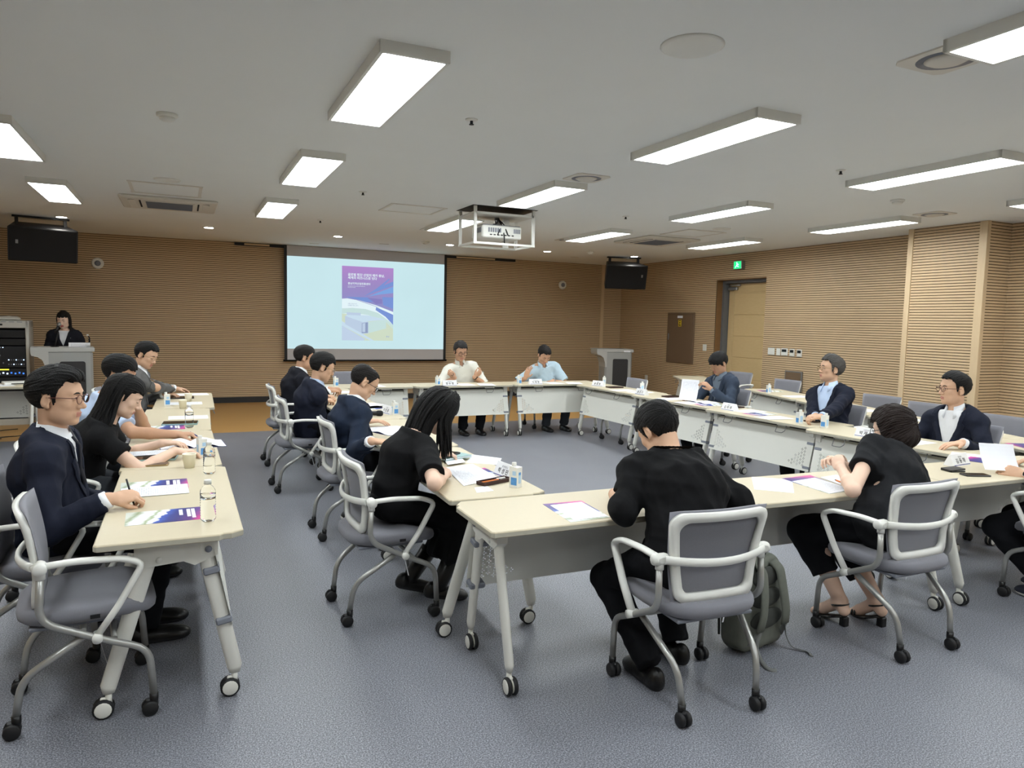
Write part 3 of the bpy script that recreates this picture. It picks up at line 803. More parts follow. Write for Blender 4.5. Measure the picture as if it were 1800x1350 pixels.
def make_table():
    root = empty('folding_table')
    L, D = TL, TD; nx, ny = .055, .03
    top = [(-L/2+.012, -D/2), (L/2-.012, -D/2), (L/2, -D/2+.012), (L/2, D/2-.09), (L/2-.016, D/2-.075), (L/2-.016, D/2-.045), (L/2-.05, D/2), (-L/2+.05, D/2), (-L/2+.016, D/2-.045), (-L/2+.016, D/2-.075), (-L/2, D/2-.09), (-L/2, -D/2+.012)]
    t = MB().prism(top, ZT-.026, ZT, bev=.004).build('tabletop', 'table_top', root)
    MB().prism([(p_[0]*1.0012, p_[1]*1.002) for p_ in top], ZT-.0225, ZT-.006).build('edge_band', 'table_edge', t)
    MB().box((0, .10, ZT-.05), (L-.20, .05, .045)).build('beam', 'dark_plastic', root)
    MB().box((0, -.06, ZT-.045), (L-.20, .04, .036)).build('beam', 'dark_plastic', root)
    for s in (-1, 1):
        x = s*(L/2-.10)
        MB().prism([(-.13, ZT-.095), (-.09, ZT-.125), (.04, ZT-.115), (.08, ZT-.135), (.165, ZT-.10), (.165, ZT-.03), (-.13, ZT-.03)], -.024, .024, Matrix(((0, 0, 1, x), (1, 0, 0, 0), (0, 1, 0, 0), (0, 0, 0, 1)))).build('hinge_bracket', 'leg_white', root)
        for (yt, yb) in ((-.075, -.228), (.115, .222)):
            MB().tube([(x, yt, ZT-.065), (x, yt*.9+yb*.1, ZT-.12), (x, yb, .12), (x, yb, .094)], [.026, .027, .025, .018], 14, flat=(1.15, .72), up=(0, 1, 0)).build('leg', 'leg_white', root)
            k = empty('caster'); k.parent = root; k.location = (x, yb-.018, 0)
            for nm in ('fork', 'tyre', 'hub'): link(nm, CASTER[nm], k)
        MB().lathe([(0, -.03), (.013, -.03), (.013, .03), (0, .03)], 12, (x, .13, ZT-.075), 'x').build('pivot_bolt', 'grey_plastic', root)
        MB().lathe([(0, -.028), (.012, -.028), (.012, .028), (0, .028)], 12, (x, -.045, ZT-.10), 'x').build('pivot_bolt', 'white_plastic', root)
        for zc_ in (ZT-.165, ZT-.375):
            tt = (ZT-.065-zc_)/(ZT-.065-.12); yc = .115+(.222-.115)*tt
            MB().box((x+s*.004-s*.01, yc+.004, zc_), (.075, .062, .028), rot3('X', 10), bev=.006).build('clip', 'grey_plastic', root)
        MB().tube(fillet([(s*.33-.045, .235, ZT-.03), (s*.33-.045, .25, ZT-.075), (s*.33-.02, .262, ZT-.095), (s*.33+.055, .262, ZT-.095), (s*.33+.055, .235, ZT-.035)], .008, 3), .003, 6).build('bag_hook', 'grey_metal', root)
        MB().box((s*.33, .222, ZT-.032), (.13, .02, .012)).build('hook_mount', 'white_plastic', root)
    vs_, fs = cross_panel(L-.14, ZT-.40, ZT-.075)
    pm = MB()
    v3 = []
    for (x, z_) in vs_:
        tt = (ZT-.065-z_)/(ZT-.065-.12); v3.append((x, .115+(.222-.115)*tt+.032, z_))
    pm.add(v3, fs).build('modesty_panel', 'panel_white', root)
    a_ = ZT-.075; tt = (ZT-.065-a_)/(ZT-.065-.12); y_ = .115+.107*tt+.032
    MB().add([(-(L-.14)/2, y_, a_), ((L-.14)/2, y_, a_), ((L-.14)/2-.05, y_-.05, a_+.035), (-(L-.14)/2+.05, y_-.05, a_+.035)], [(0, 1, 2, 3)]).build('panel_flange', 'panel_white', root)
    return root
TABLES = []
proto_table = make_table()
def place_table(x, y, deg, label, group=None):
    o = proto_table if not TABLES else copy_tree(proto_table)
    o.location = (x, y, 0); o.rotation_euler = (0, 0, math.radians(deg))
    tag(o, label, 'table', group or 'folding meeting tables'); TABLES.append(o); return o
# left row: panel side faces +x (rotate -90)
for i, (x, y, a) in enumerate(((-.047, 3.612, -90), (-.063, 4.995, -89.7), (-.053, 6.36, -91.5), (.02, 7.755, -91))):
    place_table(x, y, a, ('folding table with the water bottle and spare brochure, before the suited man with a pen', 'folding table before the woman with her hand to her face', 'folding table of the left row with a tablet and paper cup', 'folding table before the man in the grey suit')[i])
# centre row, panel side +x
for i, (x, y, a) in enumerate(((1.405, 3.80, -91.5), (1.465, 5.19, -92), (1.50, 6.58, -91), (1.53, 7.965, -91))):
    place_table(x, y, a, ('folding table the long haired woman in the black dress writes on', 'folding table before the balding man in glasses', 'folding table before the man with the light blue collar', 'folding table nearest the screen in the row of suited men')[i])
# front row, panel side -y
for i, (x, y, a) in enumerate(((1.98, 8.955, 180), (3.37, 8.955, 180.6), (4.755, 8.94, 179.4))):
    place_table(x, y, a, ('folding table with the empty chair in front of the screen', 'folding table before the man in the white shirt', 'folding table before the man in the light blue short sleeved shirt')[i])
# right row, panel side -x (rotate +90)
for i, (x, y, a) in enumerate(((5.20, 7.925, 90.8), (5.165, 6.535, 91.8), (5.115, 5.13, 92.2), (5.03, 3.745, 94))):
    place_table(x, y, a, ('folding table before the empty chair in the corner', 'folding table before the man turning pages', 'folding table before the grey haired man', 'folding table before the suited man with the notebook')[i])
# near row, panel side +y (rotate 0)
for i, (x, y, a) in enumerate(((1.81, 2.822, -.6), (3.195, 2.785, -2.2), (4.585, 2.74, -1.6))):
    place_table(x, y, a, ('folding table the man in the black shirt leans on', 'folding table before the woman with bobbed hair', 'folding table with the wallet and phone')[i])
# rear right row, turned a little
dB = Vector((-.311, -.95, 0)); nB = Vector((.95, -.311, 0))
P0 = Vector((7.0, 7.6, 0))
BROW = []
for i in range(4):
    c = P0 + dB*(TL/2+i*1.40) + nB*(TD/2)
    place_table(c.x, c.y, 90-18.1, ('folding table of the empty back row nearest the door', 'folding table of the empty back row behind the grey haired man', 'folding table of the empty back row behind the suited man with the notebook', 'folding table of the empty back row nearest the camera')[i])
    BROW.append(c)
place_table(7.45, 9.15, 62, 'spare folding table beside the door wall')
place_table(-2.15, 9.75, 0, 'spare folding table beside the equipment rack')

# ---------------------------------------------------------------- chairs
def ring(poly_o, poly_i, fmap, th):
    n = len(poly_o); vs_ = []
    for (pl, w) in ((poly_o, th/2), (poly_o, -th/2), (poly_i, -th/2), (poly_i, th/2)):
        vs_ += [fmap(p_[0], p_[1], w) for p_ in pl]
    fs = []
    for a in range(4):
        b = (a+1) % 4
        for k in range(n):
            l = (k+1) % n
            fs.append((a*n+k, a*n+l, b*n+l, b*n+k))
    return vs_, fs
CC = {}
def chair_caster():
    m = MB()
    for s in (-1, 1): m.lathe([(0, -.011), (.024, -.011), (.029, -.006), (.029, .006), (.024, .011), (0, .011)], 14, (s*.014, 0, .029), 'x')
    CC['wheel'] = m.mesh('wheel'); CC['wheel'].materials.append(MAT['rubber'])
    m = MB().lathe([(.013, .03), (.016, .06), (.016, .082), (0, .082)], 12, (0, .014, 0)).box((0, .004, .047), (.016, .05, .036), bev=.008)
    CC['housing'] = m.mesh('housing'); CC['housing'].materials.append(MAT['black_plastic'])
chair_caster()
def back_y(z):       # side profile of the backrest, y over z
    t = (z-.46)/.36
    return -.125 - .015*(1-t)**2 - .075*max(0, t-.25)**1.5
def make_chair():
    root = empty('office_chair')
    # seat cushion
    n = 40; m = MB(); rings = []
    for (sc, z) in ((.80, .395), (.93, .398), (.99, .412), (1.0, .428), (.985, .445), (.93, .456), (.80, .461), (.4, .463)):
        P = []
        for k in range(n):
            a = 2*math.pi*k/n; c_, s_ = math.cos(a), math.sin(a)
            x = .235*abs(c_)**.55*(1 if c_ > 0 else -1); y = .235*abs(s_)**.6*(1 if s_ > 0 else -1)
            dz = -.02*max(0, (y-.12)/.11)**2 if y > .12 else 0
            P.append((x*sc*(1-.06*(y < 0)*abs(y)/.235), y*sc+.02, z+dz+ .006*(abs(x)/.235)**2))
        rings += P
    fs = []
    for i in range(7):
        for k in range(n):
            l = (k+1) % n; fs.append((i*n+k, i*n+l, (i+1)*n+l, (i+1)*n+k))
    fs.append(tuple(range(n-1, -1, -1))); fs.append(tuple(7*n+k for k in range(n)))
    m.add(rings, fs, True)
    m.build('seat', 'chair_fabric', root)
    MB().box((0, .0, .388), (.36, .34, .016), bev=.005).build('seat_pan', 'grey_plastic', root)
    MB().box((.237, .04, .425), (.003, .032, .014)).build('brand_tab', 'black_plastic', root)
    # back frame: white ring with a bowed middle bar; grey pad inside
    def fm(u, v, w): return (u, back_y(v)+w - .03*(1-(u/.22)**2)*(.5+.5*min(1, max(0, (v-.46)/.3))), v)
    no = 8
    def trap(wt, wb, z0, z1, r):
        pts = []
        for (cx, cz, a0) in ((wb/2-r, z0+r, -90), (wt/2-r, z1-r, 0), (-wt/2+r, z1-r, 90), (-wb/2+r, z0+r, 180)):
            for k in range(no+1):
                a = math.radians(a0+90*k/no); pts.append((cx+r*math.cos(a), cz+r*math.sin(a)))
        out = []
        for i in range(len(pts)):
            p_, q_ = Vector(pts[i]), Vector(pts[(i+1) % len(pts)])
            seg = max(1, int((q_-p_).length/.05))
            for j in range(seg): out.append(tuple(p_.lerp(q_, j/seg)))
        return out
    O = trap(.455, .375, .455, .825, .05); I = [(p_[0]*.845, .64+(p_[1]-.64)*.80) for p_ in O]
    vs_, fs = ring(O, I, fm, .022)
    m = MB().add(vs_, fs, True)
    bar = []
    for k in range(13):
        u = -.235+.47*k/12; bar.append((u, back_y(.635)-.012-.055*(1-(u/.235)**2), .638-.012*(1-(u/.235)**2)))
    m.tube(bar, .0165, 8, flat=(1.05, .6), up=(0, 0, 1))
    m.build('back_frame', 'white_plastic', root)
    nu, nv = 12, 10; g = []; g2 = []
    for j in range(nv+1):
        for i in range(nu+1):
            v = .458+(.829-.458)*j/nv; wv = .193+.040*j/nv; u = (-1+2*i/nu)*wv
            p_ = fm(u, v, .012); g.append(p_); g2.append((p_[0], p_[1]+.02*(1-(2*i/nu-1)**6), p_[2]))
    o_ = len(g); fs = []
    for j in range(nv):
        for i in range(nu):
            a = j*(nu+1)+i; fs.append((a, a+1, a+nu+2, a+nu+1)); fs.append((o_+a+nu+1, o_+a+nu+2, o_+a+1, o_+a))
    bd = [i for i in range(nu+1)]+[(j+1)*(nu+1)-1 for j in range(1, nv+1)]+[nv*(nu+1)+i for i in range(nu-1, -1, -1)]+[j*(nu+1) for j in range(nv-1, 0, -1)]
    for k in range(len(bd)):
        a, b = bd[k], bd[(k+1) % len(bd)]; fs.append((b, a, o_+a, o_+b))
    MB().add(g+g2, fs, True).build('back_pad', 'chair_fabric', root)
    for s in (-1, 1):
        J = (s*.245, -.125, .635)
        tb = MB().tube(fillet([(s*.245, -.125, .61), (s*.25, -.135, .44), (s*.252, .05, .345), (s*.235, .215, .265), (s*.232, .228, .08)], .06), .0135, 10)
        tb.build('side_tube', 'silver_tube', root)
        MB().tube(fillet([(s*.235, .01, .362), (s*.190, -.195, .215), (s*.178, -.215, .08)], .06), .0135, 10).build('rear_leg', 'silver_tube', root)
        arm = fillet([(s*.245, -.15, .638), (s*.258, -.02, .648), (s*.262, .13, .640), (s*.262, .20, .612), (s*.26, .115, .46), (s*.255, .045, .358)], .03, 4)
        MB().tube(arm, .0145, 10, flat=(.85, 1.25), up=(0, 0, 1)).build('armrest', 'white_plastic', root)
        MB().lathe([(0, -.032), (.020, -.032), (.024, -.02), (.024, .02), (.020, .032), (0, .032)], 14, J, 'x').lathe([(.017, .595), (.017, .63)], 12, (s*.245, -.125, 0)).build('arm_pivot', 'white_plastic', root)
        MB().lathe([(0, -.024), (.018, -.024), (.018, .024), (0, .024)], 14, (s*.254, .045, .352), 'x').build('arm_joint', 'white_plastic', root)
        for (x, y) in ((s*.232, .228), (s*.178, -.215)):
            k = empty('caster'); k.parent = root; k.location = (x, y-.014, 0); k.rotation_euler = (0, 0, 0)
            link('wheel', CC['wheel'], k); link('housing', CC['housing'], k)
    MB().tube([(-.21, -.0, .366), (.21, -.0, .366)], .011, 8).tube([(-.22, .10, .322), (.22, .10, .322)], .011, 8).build('cross_tube', 'silver_tube', root)
    MB().add([(.225, .05, .335), (.235, .052, .335), (.236, .075, .235), (.226, .073, .235)], [(0, 1, 2, 3)]).build('hang_tag', 'paper', root)
    return root
CHAIRS = []
proto_chair = make_chair()
def place_chair(x, y, deg, label):
    o = proto_chair if not CHAIRS else copy_tree(proto_chair)
    o.location = (x, y, 0); o.rotation_euler = (0, 0, math.radians(deg))
    tag(o, label, 'chair', 'white framed mesh chairs'); CHAIRS.append(o); return o
CH = {}
CH[12] = place_chair(1.925, 2.335, -3, 'white framed grey chair of the man in the black shirt')
CH[13] = place_chair(3.205, 2.385, 0, 'white framed grey chair of the woman with bobbed hair')
CH[14] = place_chair(4.60, 2.29, 0, 'white framed grey chair of the person in striped sneakers')
CH[9] = place_chair(.955, 3.69, -88, 'white framed grey chair of the woman in the black dress')
CH[8] = place_chair(1.085, 5.13, -88, 'white framed grey chair of the balding man in glasses')
CH[7] = place_chair(.965, 6.64, -88, 'white framed grey chair of the man with the light blue collar')
CH[6] = place_chair(1.01, 7.86, -89, 'white framed grey chair of the suited man nearest the screen')
CH[50] = place_chair(-.37, 3.19, -84, 'empty white framed grey chair pushed under the table end with the spare brochure')
CH[5] = place_chair(-.60, 3.77, -88, 'white framed grey chair of the suited man holding a pen')
CH[4] = place_chair(-.62, 4.66, -88, 'white framed grey chair of the woman with her hand to her face')
CH[3] = place_chair(-.64, 5.62, -88, 'white framed grey chair of the man in the light blue shirt beside the woman')
CH[2] = place_chair(-.56, 7.75, -90, 'white framed grey chair of the man in the grey suit')
CH[10] = place_chair(3.57, 9.46, 180, 'white framed grey chair of the man in the white shirt')
CH[11] = place_chair(4.86, 9.45, 180, 'white framed grey chair of the man in the light blue short sleeved shirt')
place_chair(2.05, 9.52, 180, 'empty white framed grey chair in front of the projection screen')
place_chair(5.33, 7.94, 90, 'empty white framed grey chair near the unused lectern')
CH[15] = place_chair(5.66, 6.42, 92, 'white framed grey chair of the man turning pages')
CH[16] = place_chair(5.60, 4.86, 92, 'white framed grey chair of the grey haired man')
CH[17] = place_chair(5.48, 3.56, 94, 'white framed grey chair of the suited man with the notebook')
for i, (px, py) in enumerate(((1313, 672), (1396, 684), (1475, 690), (1566, 702), (1650, 712), (1790, 730))):
    # backs of the empty rear chairs, standing along the far side of the back row
    t = None
    d = _ray(px, py)
    # meet the line of chair backs: back row axis shifted by 0.62 m
    O = P0 + nB*(.72); den = d.x*nB.x + d.y*nB.y; tt = (O.x*nB.x+O.y*nB.y)/den
    c = CO + d*tt - nB*.22
    place_chair(c.x, c.y, (96, 92, 90, 92, 88, 84)[i], ('empty grey chair of the back row nearest the door', 'empty grey chair of the back row below the steel connection box', 'empty grey chair of the back row hidden behind the grey haired man', 'empty grey chair of the back row in front of the pilaster edge', 'empty grey chair of the back row behind the suited man with the notebook', 'empty grey chair of the back row beyond the pilaster')[i])
# ---------------------------------------------------------------- people: signed distance fields turned into meshes
class SDF:
    def __init__(s, lo, hi, h):
        s.h = h; s.lo = np.array(lo, float)
        n = np.ceil((np.array(hi)-s.lo)/h).astype(int)+1
        s.n = n; s.d = np.full(tuple(n), .25, np.float32)
        s.ax = [(s.lo[i]+h*np.arange(n[i])).astype(np.float32) for i in range(3)]
    def blk(s, lo, hi, m):
        sl = []
        for i in range(3):
            a = max(0, int((lo[i]-m-s.lo[i])/s.h)); b = min(s.n[i], int((hi[i]+m-s.lo[i])/s.h)+2)
            if b <= a: return None, None
            sl.append(slice(a, b))
        X = s.ax[0][sl[0]][:, None, None]; Y = s.ax[1][sl[1]][None, :, None]; Z = s.ax[2][sl[2]][None, None, :]
        return tuple(sl), (X, Y, Z)
    def put(s, sl, d, k=0., op='u'):
        a = s.d[sl]
        if op == 'u':
            if k > 0:
                t = np.clip(.5+.5*(a-d)/k, 0, 1); s.d[sl] = a*(1-t)+d*t-k*t*(1-t)
            else: s.d[sl] = np.minimum(a, d)
        else:          # smooth subtraction
            d = -d
            if k > 0:
                t = np.clip(.5-.5*(a-d)/k, 0, 1); s.d[sl] = a*(1-t)+d*t+k*t*(1-t)
            else: s.d[sl] = np.maximum(a, d)
    def cap(s, a, b, ra, rb, k=.02, op='u'):
        a = np.array(a, float); b = np.array(b, float); r = max(ra, rb)
        sl, P = s.blk(np.minimum(a, b)-r, np.maximum(a, b)+r, k+.03)
        if sl is None: return
        ba = b-a; L2 = float(ba@ba)+1e-9
        dx, dy, dz = P[0]-a[0], P[1]-a[1], P[2]-a[2]
        t = np.clip((dx*ba[0]+dy*ba[1]+dz*ba[2])/L2, 0, 1)
        d = np.sqrt((dx-t*ba[0])**2+(dy-t*ba[1])**2+(dz-t*ba[2])**2) - (ra+(rb-ra)*t)
        s.put(sl, d, k, op)
    def ell(s, c, r, R=None, k=.02, op='u'):
        """R: 3x3 with the ellipsoid axes as columns"""
        c = np.array(c, float); r = np.array(r, float); m = r.max()
        sl, P = s.blk(c-m, c+m, k+.03)
        if sl is None: return
        dx, dy, dz = P[0]-c[0], P[1]-c[1], P[2]-c[2]
        if R is None: q = [dx, dy, dz]
        else: q = [dx*R[0, i]+dy*R[1, i]+dz*R[2, i] for i in range(3)]
        k0 = np.sqrt((q[0]/r[0])**2+(q[1]/r[1])**2+(q[2]/r[2])**2)
        k1 = np.sqrt((q[0]/r[0]**2)**2+(q[1]/r[1]**2)**2+(q[2]/r[2]**2)**2)+1e-6
        s.put(sl, k0*(k0-1)/k1, k, op)
    def ecap(s, a, b, ra, rb, u, v, k=.02, op='u'):
        """capsule of elliptic section: ra=(ru, rv) at a, rb at b; u, v unit side vectors"""
        a = np.array(a, float); b = np.array(b, float); r = max(ra+rb)
        sl, P = s.blk(np.minimum(a, b)-r, np.maximum(a, b)+r, k+.03)
        if sl is None: return
        ba = b-a; L2 = float(ba@ba)+1e-9; w = ba/math.sqrt(L2)
        dx, dy, dz = P[0]-a[0], P[1]-a[1], P[2]-a[2]
        t = np.clip((dx*ba[0]+dy*ba[1]+dz*ba[2])/L2, 0, 1)
        ex, ey, ez = dx-t*ba[0], dy-t*ba[1], dz-t*ba[2]
        ru = ra[0]+(rb[0]-ra[0])*t; rv = ra[1]+(rb[1]-ra[1])*t
        qu = (ex*u[0]+ey*u[1]+ez*u[2])/ru; qv = (ex*v[0]+ey*v[1]+ez*v[2])/rv; qw = (ex*w[0]+ey*w[1]+ez*w[2])/np.minimum(ru, rv)
        d = (np.sqrt(qu*qu+qv*qv+qw*qw)-1)*np.minimum(ru, rv)
        s.put(sl, d, k, op)
    def fold(s, seed, amp, wl=.09, aniso=None):
        rng = np.random.RandomState(seed)
        X, Y, Z = s.ax[0][:, None, None], s.ax[1][None, :, None], s.ax[2][None, None, :]
        acc = np.zeros(tuple(s.n), np.float32)
        for _ in range(5):
            v = rng.normal(size=3); v /= np.linalg.norm(v)
            if aniso is not None: v = v*np.array(aniso)
            w = 2*math.pi/(wl*(.7+.8*rng.rand())); ph = rng.rand()*6.28
            q = rng.normal(size=3)*3
            acc += 1.5*np.abs(np.sin(.5*w*(X*v[0]+Y*v[1]+Z*v[2])+ph+1.3*np.sin(q[0]*X*3+q[1]*Y*3+q[2]*Z*3)))-.95
        near = np.abs(s.d) < .05
        s.d += np.where(near, acc*(amp/2.2), 0).astype(np.float32)
    def mesh(s):
        d = s.d; n = s.n
        ins = d < 0
        c = [ins[i:n[0]-1+i, j:n[1]-1+j, k:n[2]-1+k] for i in (0, 1) for j in (0, 1) for k in (0, 1)]
        anyi = c[0].copy(); alli = c[0].copy()
        for q in c[1:]: anyi |= q; alli &= q
        act = anyi & ~alli
        idx = np.argwhere(act)
        if len(idx) == 0: return np.zeros((0, 3)), np.zeros((0, 4), int)
        vid = np.full(act.shape, -1, np.int32); vid[act] = np.arange(len(idx))
        offs = np.array([(i, j, k) for i in (0, 1) for j in (0, 1) for k in (0, 1)])
        val = np.stack([d[idx[:, 0]+o[0], idx[:, 1]+o[1], idx[:, 2]+o[2]] for o in offs], 1)
        acc = np.zeros((len(idx), 3)); cnt = np.zeros(len(idx))
        for a in range(8):
            for b in range(a+1, 8):
                if np.abs(offs[a]-offs[b]).sum() != 1: continue
                m = (val[:, a] < 0) != (val[:, b] < 0)
                t = np.where(m, val[:, a]/(val[:, a]-val[:, b]+1e-12), 0)
                p = offs[a][None, :]+(offs[b]-offs[a])[None, :]*t[:, None]
                acc += p*m[:, None]; cnt += m
        V = s.lo+(idx+acc/cnt[:, None])*s.h
        F = []
        for ax in range(3):
            o1, o2 = [(1, 2), (2, 0), (0, 1)][ax]
            A = [slice(1, n[i]-1) for i in range(3)]; A[ax] = slice(0, n[ax]-1)
            B = list(A); B[ax] = slice(1, n[ax])
            sa, sb = ins[tuple(A)], ins[tuple(B)]
            e = np.argwhere(sa != sb)
            if len(e) == 0: continue
            flag = sa[e[:, 0], e[:, 1], e[:, 2]]
            base = e.copy()
            for i in range(3):
                if i != ax: base[:, i] += 1
            def g(d1, d2):
                q = base.copy(); q[:, o1] -= d1; q[:, o2] -= d2
                return vid[q[:, 0], q[:, 1], q[:, 2]]
            quad = np.stack([g(1, 1), g(0, 1), g(0, 0), g(1, 0)], 1)
            quad = np.where(flag[:, None], quad, quad[:, ::-1])
            F.append(quad)
        F = np.concatenate(F); F = F[(F >= 0).all(1)]
        return V, F
def sdf_object(name, V, F, mats, parent=None, mi=None, smooth=2):
    V = np.array(V)
    for _ in range(smooth):      # light Laplacian smoothing of the net
        acc = np.zeros_like(V); cnt = np.zeros(len(V))
        for a in range(4):
            b = (a+1) % 4
            np.add.at(acc, F[:, a], V[F[:, b]]); np.add.at(acc, F[:, b], V[F[:, a]])
            np.add.at(cnt, F[:, a], 1); np.add.at(cnt, F[:, b], 1)
        V = V*.5+.5*acc/np.maximum(cnt, 1)[:, None]
    me = bpy.data.meshes.new(name)
    me.vertices.add(len(V)); me.vertices.foreach_set('co', V.astype(np.float32).ravel())
    me.loops.add(len(F)*4); me.loops.foreach_set('vertex_index', F.astype(np.int32).ravel())
    me.polygons.add(len(F)); me.polygons.foreach_set('loop_start', np.arange(0, len(F)*4, 4, dtype=np.int32))
    me.update(calc_edges=True)
    me.polygons.foreach_set('use_smooth', np.ones(len(F), bool))
    for m in (mats if isinstance(mats, (list, tuple)) else [mats]): me.materials.append(MAT[m])
    if mi is not None: me.polygons.foreach_set('material_index', mi.astype(np.int32))
    me.update()
    return link(name, me, parent)

nv = lambda v: np.array(v, float)/max(1e-9, np.linalg.norm(v))
def rotm(ax, deg):
    return np.array(Matrix.Rotation(math.radians(deg), 3, ax))
def ik(S, W, a, b, pole):
    S, W = np.array(S, float), np.array(W, float)
    d = W-S; L = np.linalg.norm(d)
    if L > (a+b)*.995: W = S+d/L*(a+b)*.995; d = W-S; L = np.linalg.norm(d)
    x = (a*a-b*b+L*L)/(2*L); h = math.sqrt(max(0, a*a-x*x))
    w = d/L; p = np.array(pole, float); p = p-w*(p@w); p = nv(p)
    return S+w*x+p*h, W

def skin(name, c, r=.55):
    return mat(name, c, r, noise=(14, .06), spec=.35)
skin('skin_mid', srgb(208, 168, 140)); skin('skin_tan', srgb(192, 150, 122)); skin('skin_pale', srgb(224, 190, 168))
mat('lips', srgb(186, 126, 110), .5, noise=(60, .06)); mat('lips_red', srgb(186, 84, 84), .45, noise=(60, .06))
mat('eye_dark', srgb(24, 18, 16), .25, noise=(60, .1)); mat('eye_white', srgb(222, 216, 208), .3, noise=(60, .03))
def hairmat(name, c):
    mat(name, c, .55, noise=(60, .35), bump=(90, .7, (3, .7, 3)), spec=.3)
hairmat('hair_black', srgb(9, 8, 9)); hairmat('hair_dark', srgb(20, 16, 15)); hairmat('hair_brown', srgb(34, 24, 21)); hairmat('hair_grey', srgb(74, 72, 70)); hairmat('hair_greying', srgb(44, 42, 42))
def cloth(name, c, r=.85, sc=900, b=.25, sh=.0):
    mat(name, c, r, noise=(9, .10), bump=(26, b, (1, 1, .45)), sheen=sh, spec=.25)
cloth('suit_navy', srgb(25, 29, 44)); cloth('suit_dark', srgb(24, 25, 33)); cloth('suit_blue', srgb(30, 40, 58)); cloth('suit_slate', srgb(52, 62, 78)); cloth('suit_grey', srgb(96, 95, 95))
cloth('shirt_white', srgb(228, 230, 234), .75); cloth('shirt_blue', srgb(186, 204, 232), .75); cloth('shirt_sky', srgb(176, 198, 212), .75); cloth('shirt_cream', srgb(216, 216, 206), .75); cloth('shirt_check', srgb(110, 122, 136), .8)
cloth('knit_black', srgb(15, 15, 17), .92); cloth('linen_black', srgb(26, 27, 30), .9, b=.35); cloth('trouser_black', srgb(17, 18, 22), .9); cloth('trouser_grey', srgb(50, 53, 58), .9)
mat('leather_black', srgb(18, 17, 17), .35, noise=(40, .15), bump=(120, .15)); mat('sneaker_navy', srgb(24, 28, 44), .7, noise=(60, .1)); mat('sole_white', srgb(224, 222, 214), .6, noise=(30, .03)); mat('sole_dark', srgb(40, 40, 42), .7, noise=(30, .1))
mat('frame_brown', srgb(92, 48, 40), .35, noise=(40, .1)); mat('frame_black', srgb(20, 20, 22), .3, noise=(40, .1)); mat('frame_gold', srgb(176, 150, 110), .3, metal=.7, noise=(40, .05))
mat('lens_glass', (.95, .97, 1, 1), .03, trans=1.0, ior=1.02, noise=(4, .0))

HEADS = {}
def head_prims(S, T, Rm, s=1.0, fem=False, jaw=1.0):
    """Head in its own frame (y forward, z up, origin between the ears); T, Rm put it in the world."""
    def w(p): return T+Rm@(np.array(p, float)*s)
    def E(c, r, k=.02, op='u', rx=0):
        R_ = Rm@rotm('X', rx) if rx else Rm
        S.ell(w(c), np.array(r)*s, R_, k*s, op)
    def Cp(a, b, ra, rb, k=.012, op='u'): S.cap(w(a), w(b), ra*s, rb*s, k*s, op)
    E((0, -.012, .040), (.074, .094, .083), .0)                 # skull
    E((0, .030, .030), (.066, .062, .070), .03)                 # forehead
    E((0, .040, -.030), (.060*jaw, .050, .058), .03)            # mid face
    E((0, .050, -.078), (.040*jaw, .036, .032), .03)            # jaw
    E((0, .073, -.096), (.019*jaw, .016, .014), .018)           # chin
    for q in (-1, 1):
        E((q*.044, .028, -.062), (.022*jaw, .036, .030), .025)  # jaw angle
        E((q*.042, .062, -.016), (.021, .020, .018), .02)       # cheek bone
    E((0, .082, .030), (.046, .012, .011), .018)                # brow
    for q in (-1, 1): E((q*.030, .099, .010), (.016, .013, .011), .012, 'sub')     # sockets
    Cp((0, .088, .014), (0, .106, -.024), .0085, .0105, .012)   # nose bridge
    E((0, .109, -.029), (.0125, .0115, .0105), .008)            # nose tip
    for q in (-1, 1): E((q*.0125, .098, -.032), (.0085, .010, .0075), .006)
    E((0, .083, -.062), (.024, .012, .016), .012)               # mouth mound
    E((0, .0935, -.0575), (.020, .0060, .0046), .003)           # lips
    E((0, .0915, -.0685), (.017, .0064, .0052), .003)
    E((0, .101, -.0632), (.024, .008, .0016), .002, 'sub')
    for q in (-1, 1): E((q*.030, .083, .008), (.0165, .0105, .0098), .004)        # eyelids
    for q in (-1, 1):                                            # ears
        E((q*.076, -.008, -.004), (.0085, .018, .030), .006, rx=-12)
        E((q*.083, -.004, -.002), (.005, .010, .018), .003, 'sub', rx=-12)
        E((q*.074, .000, -.028), (.006, .009, .010), .006)
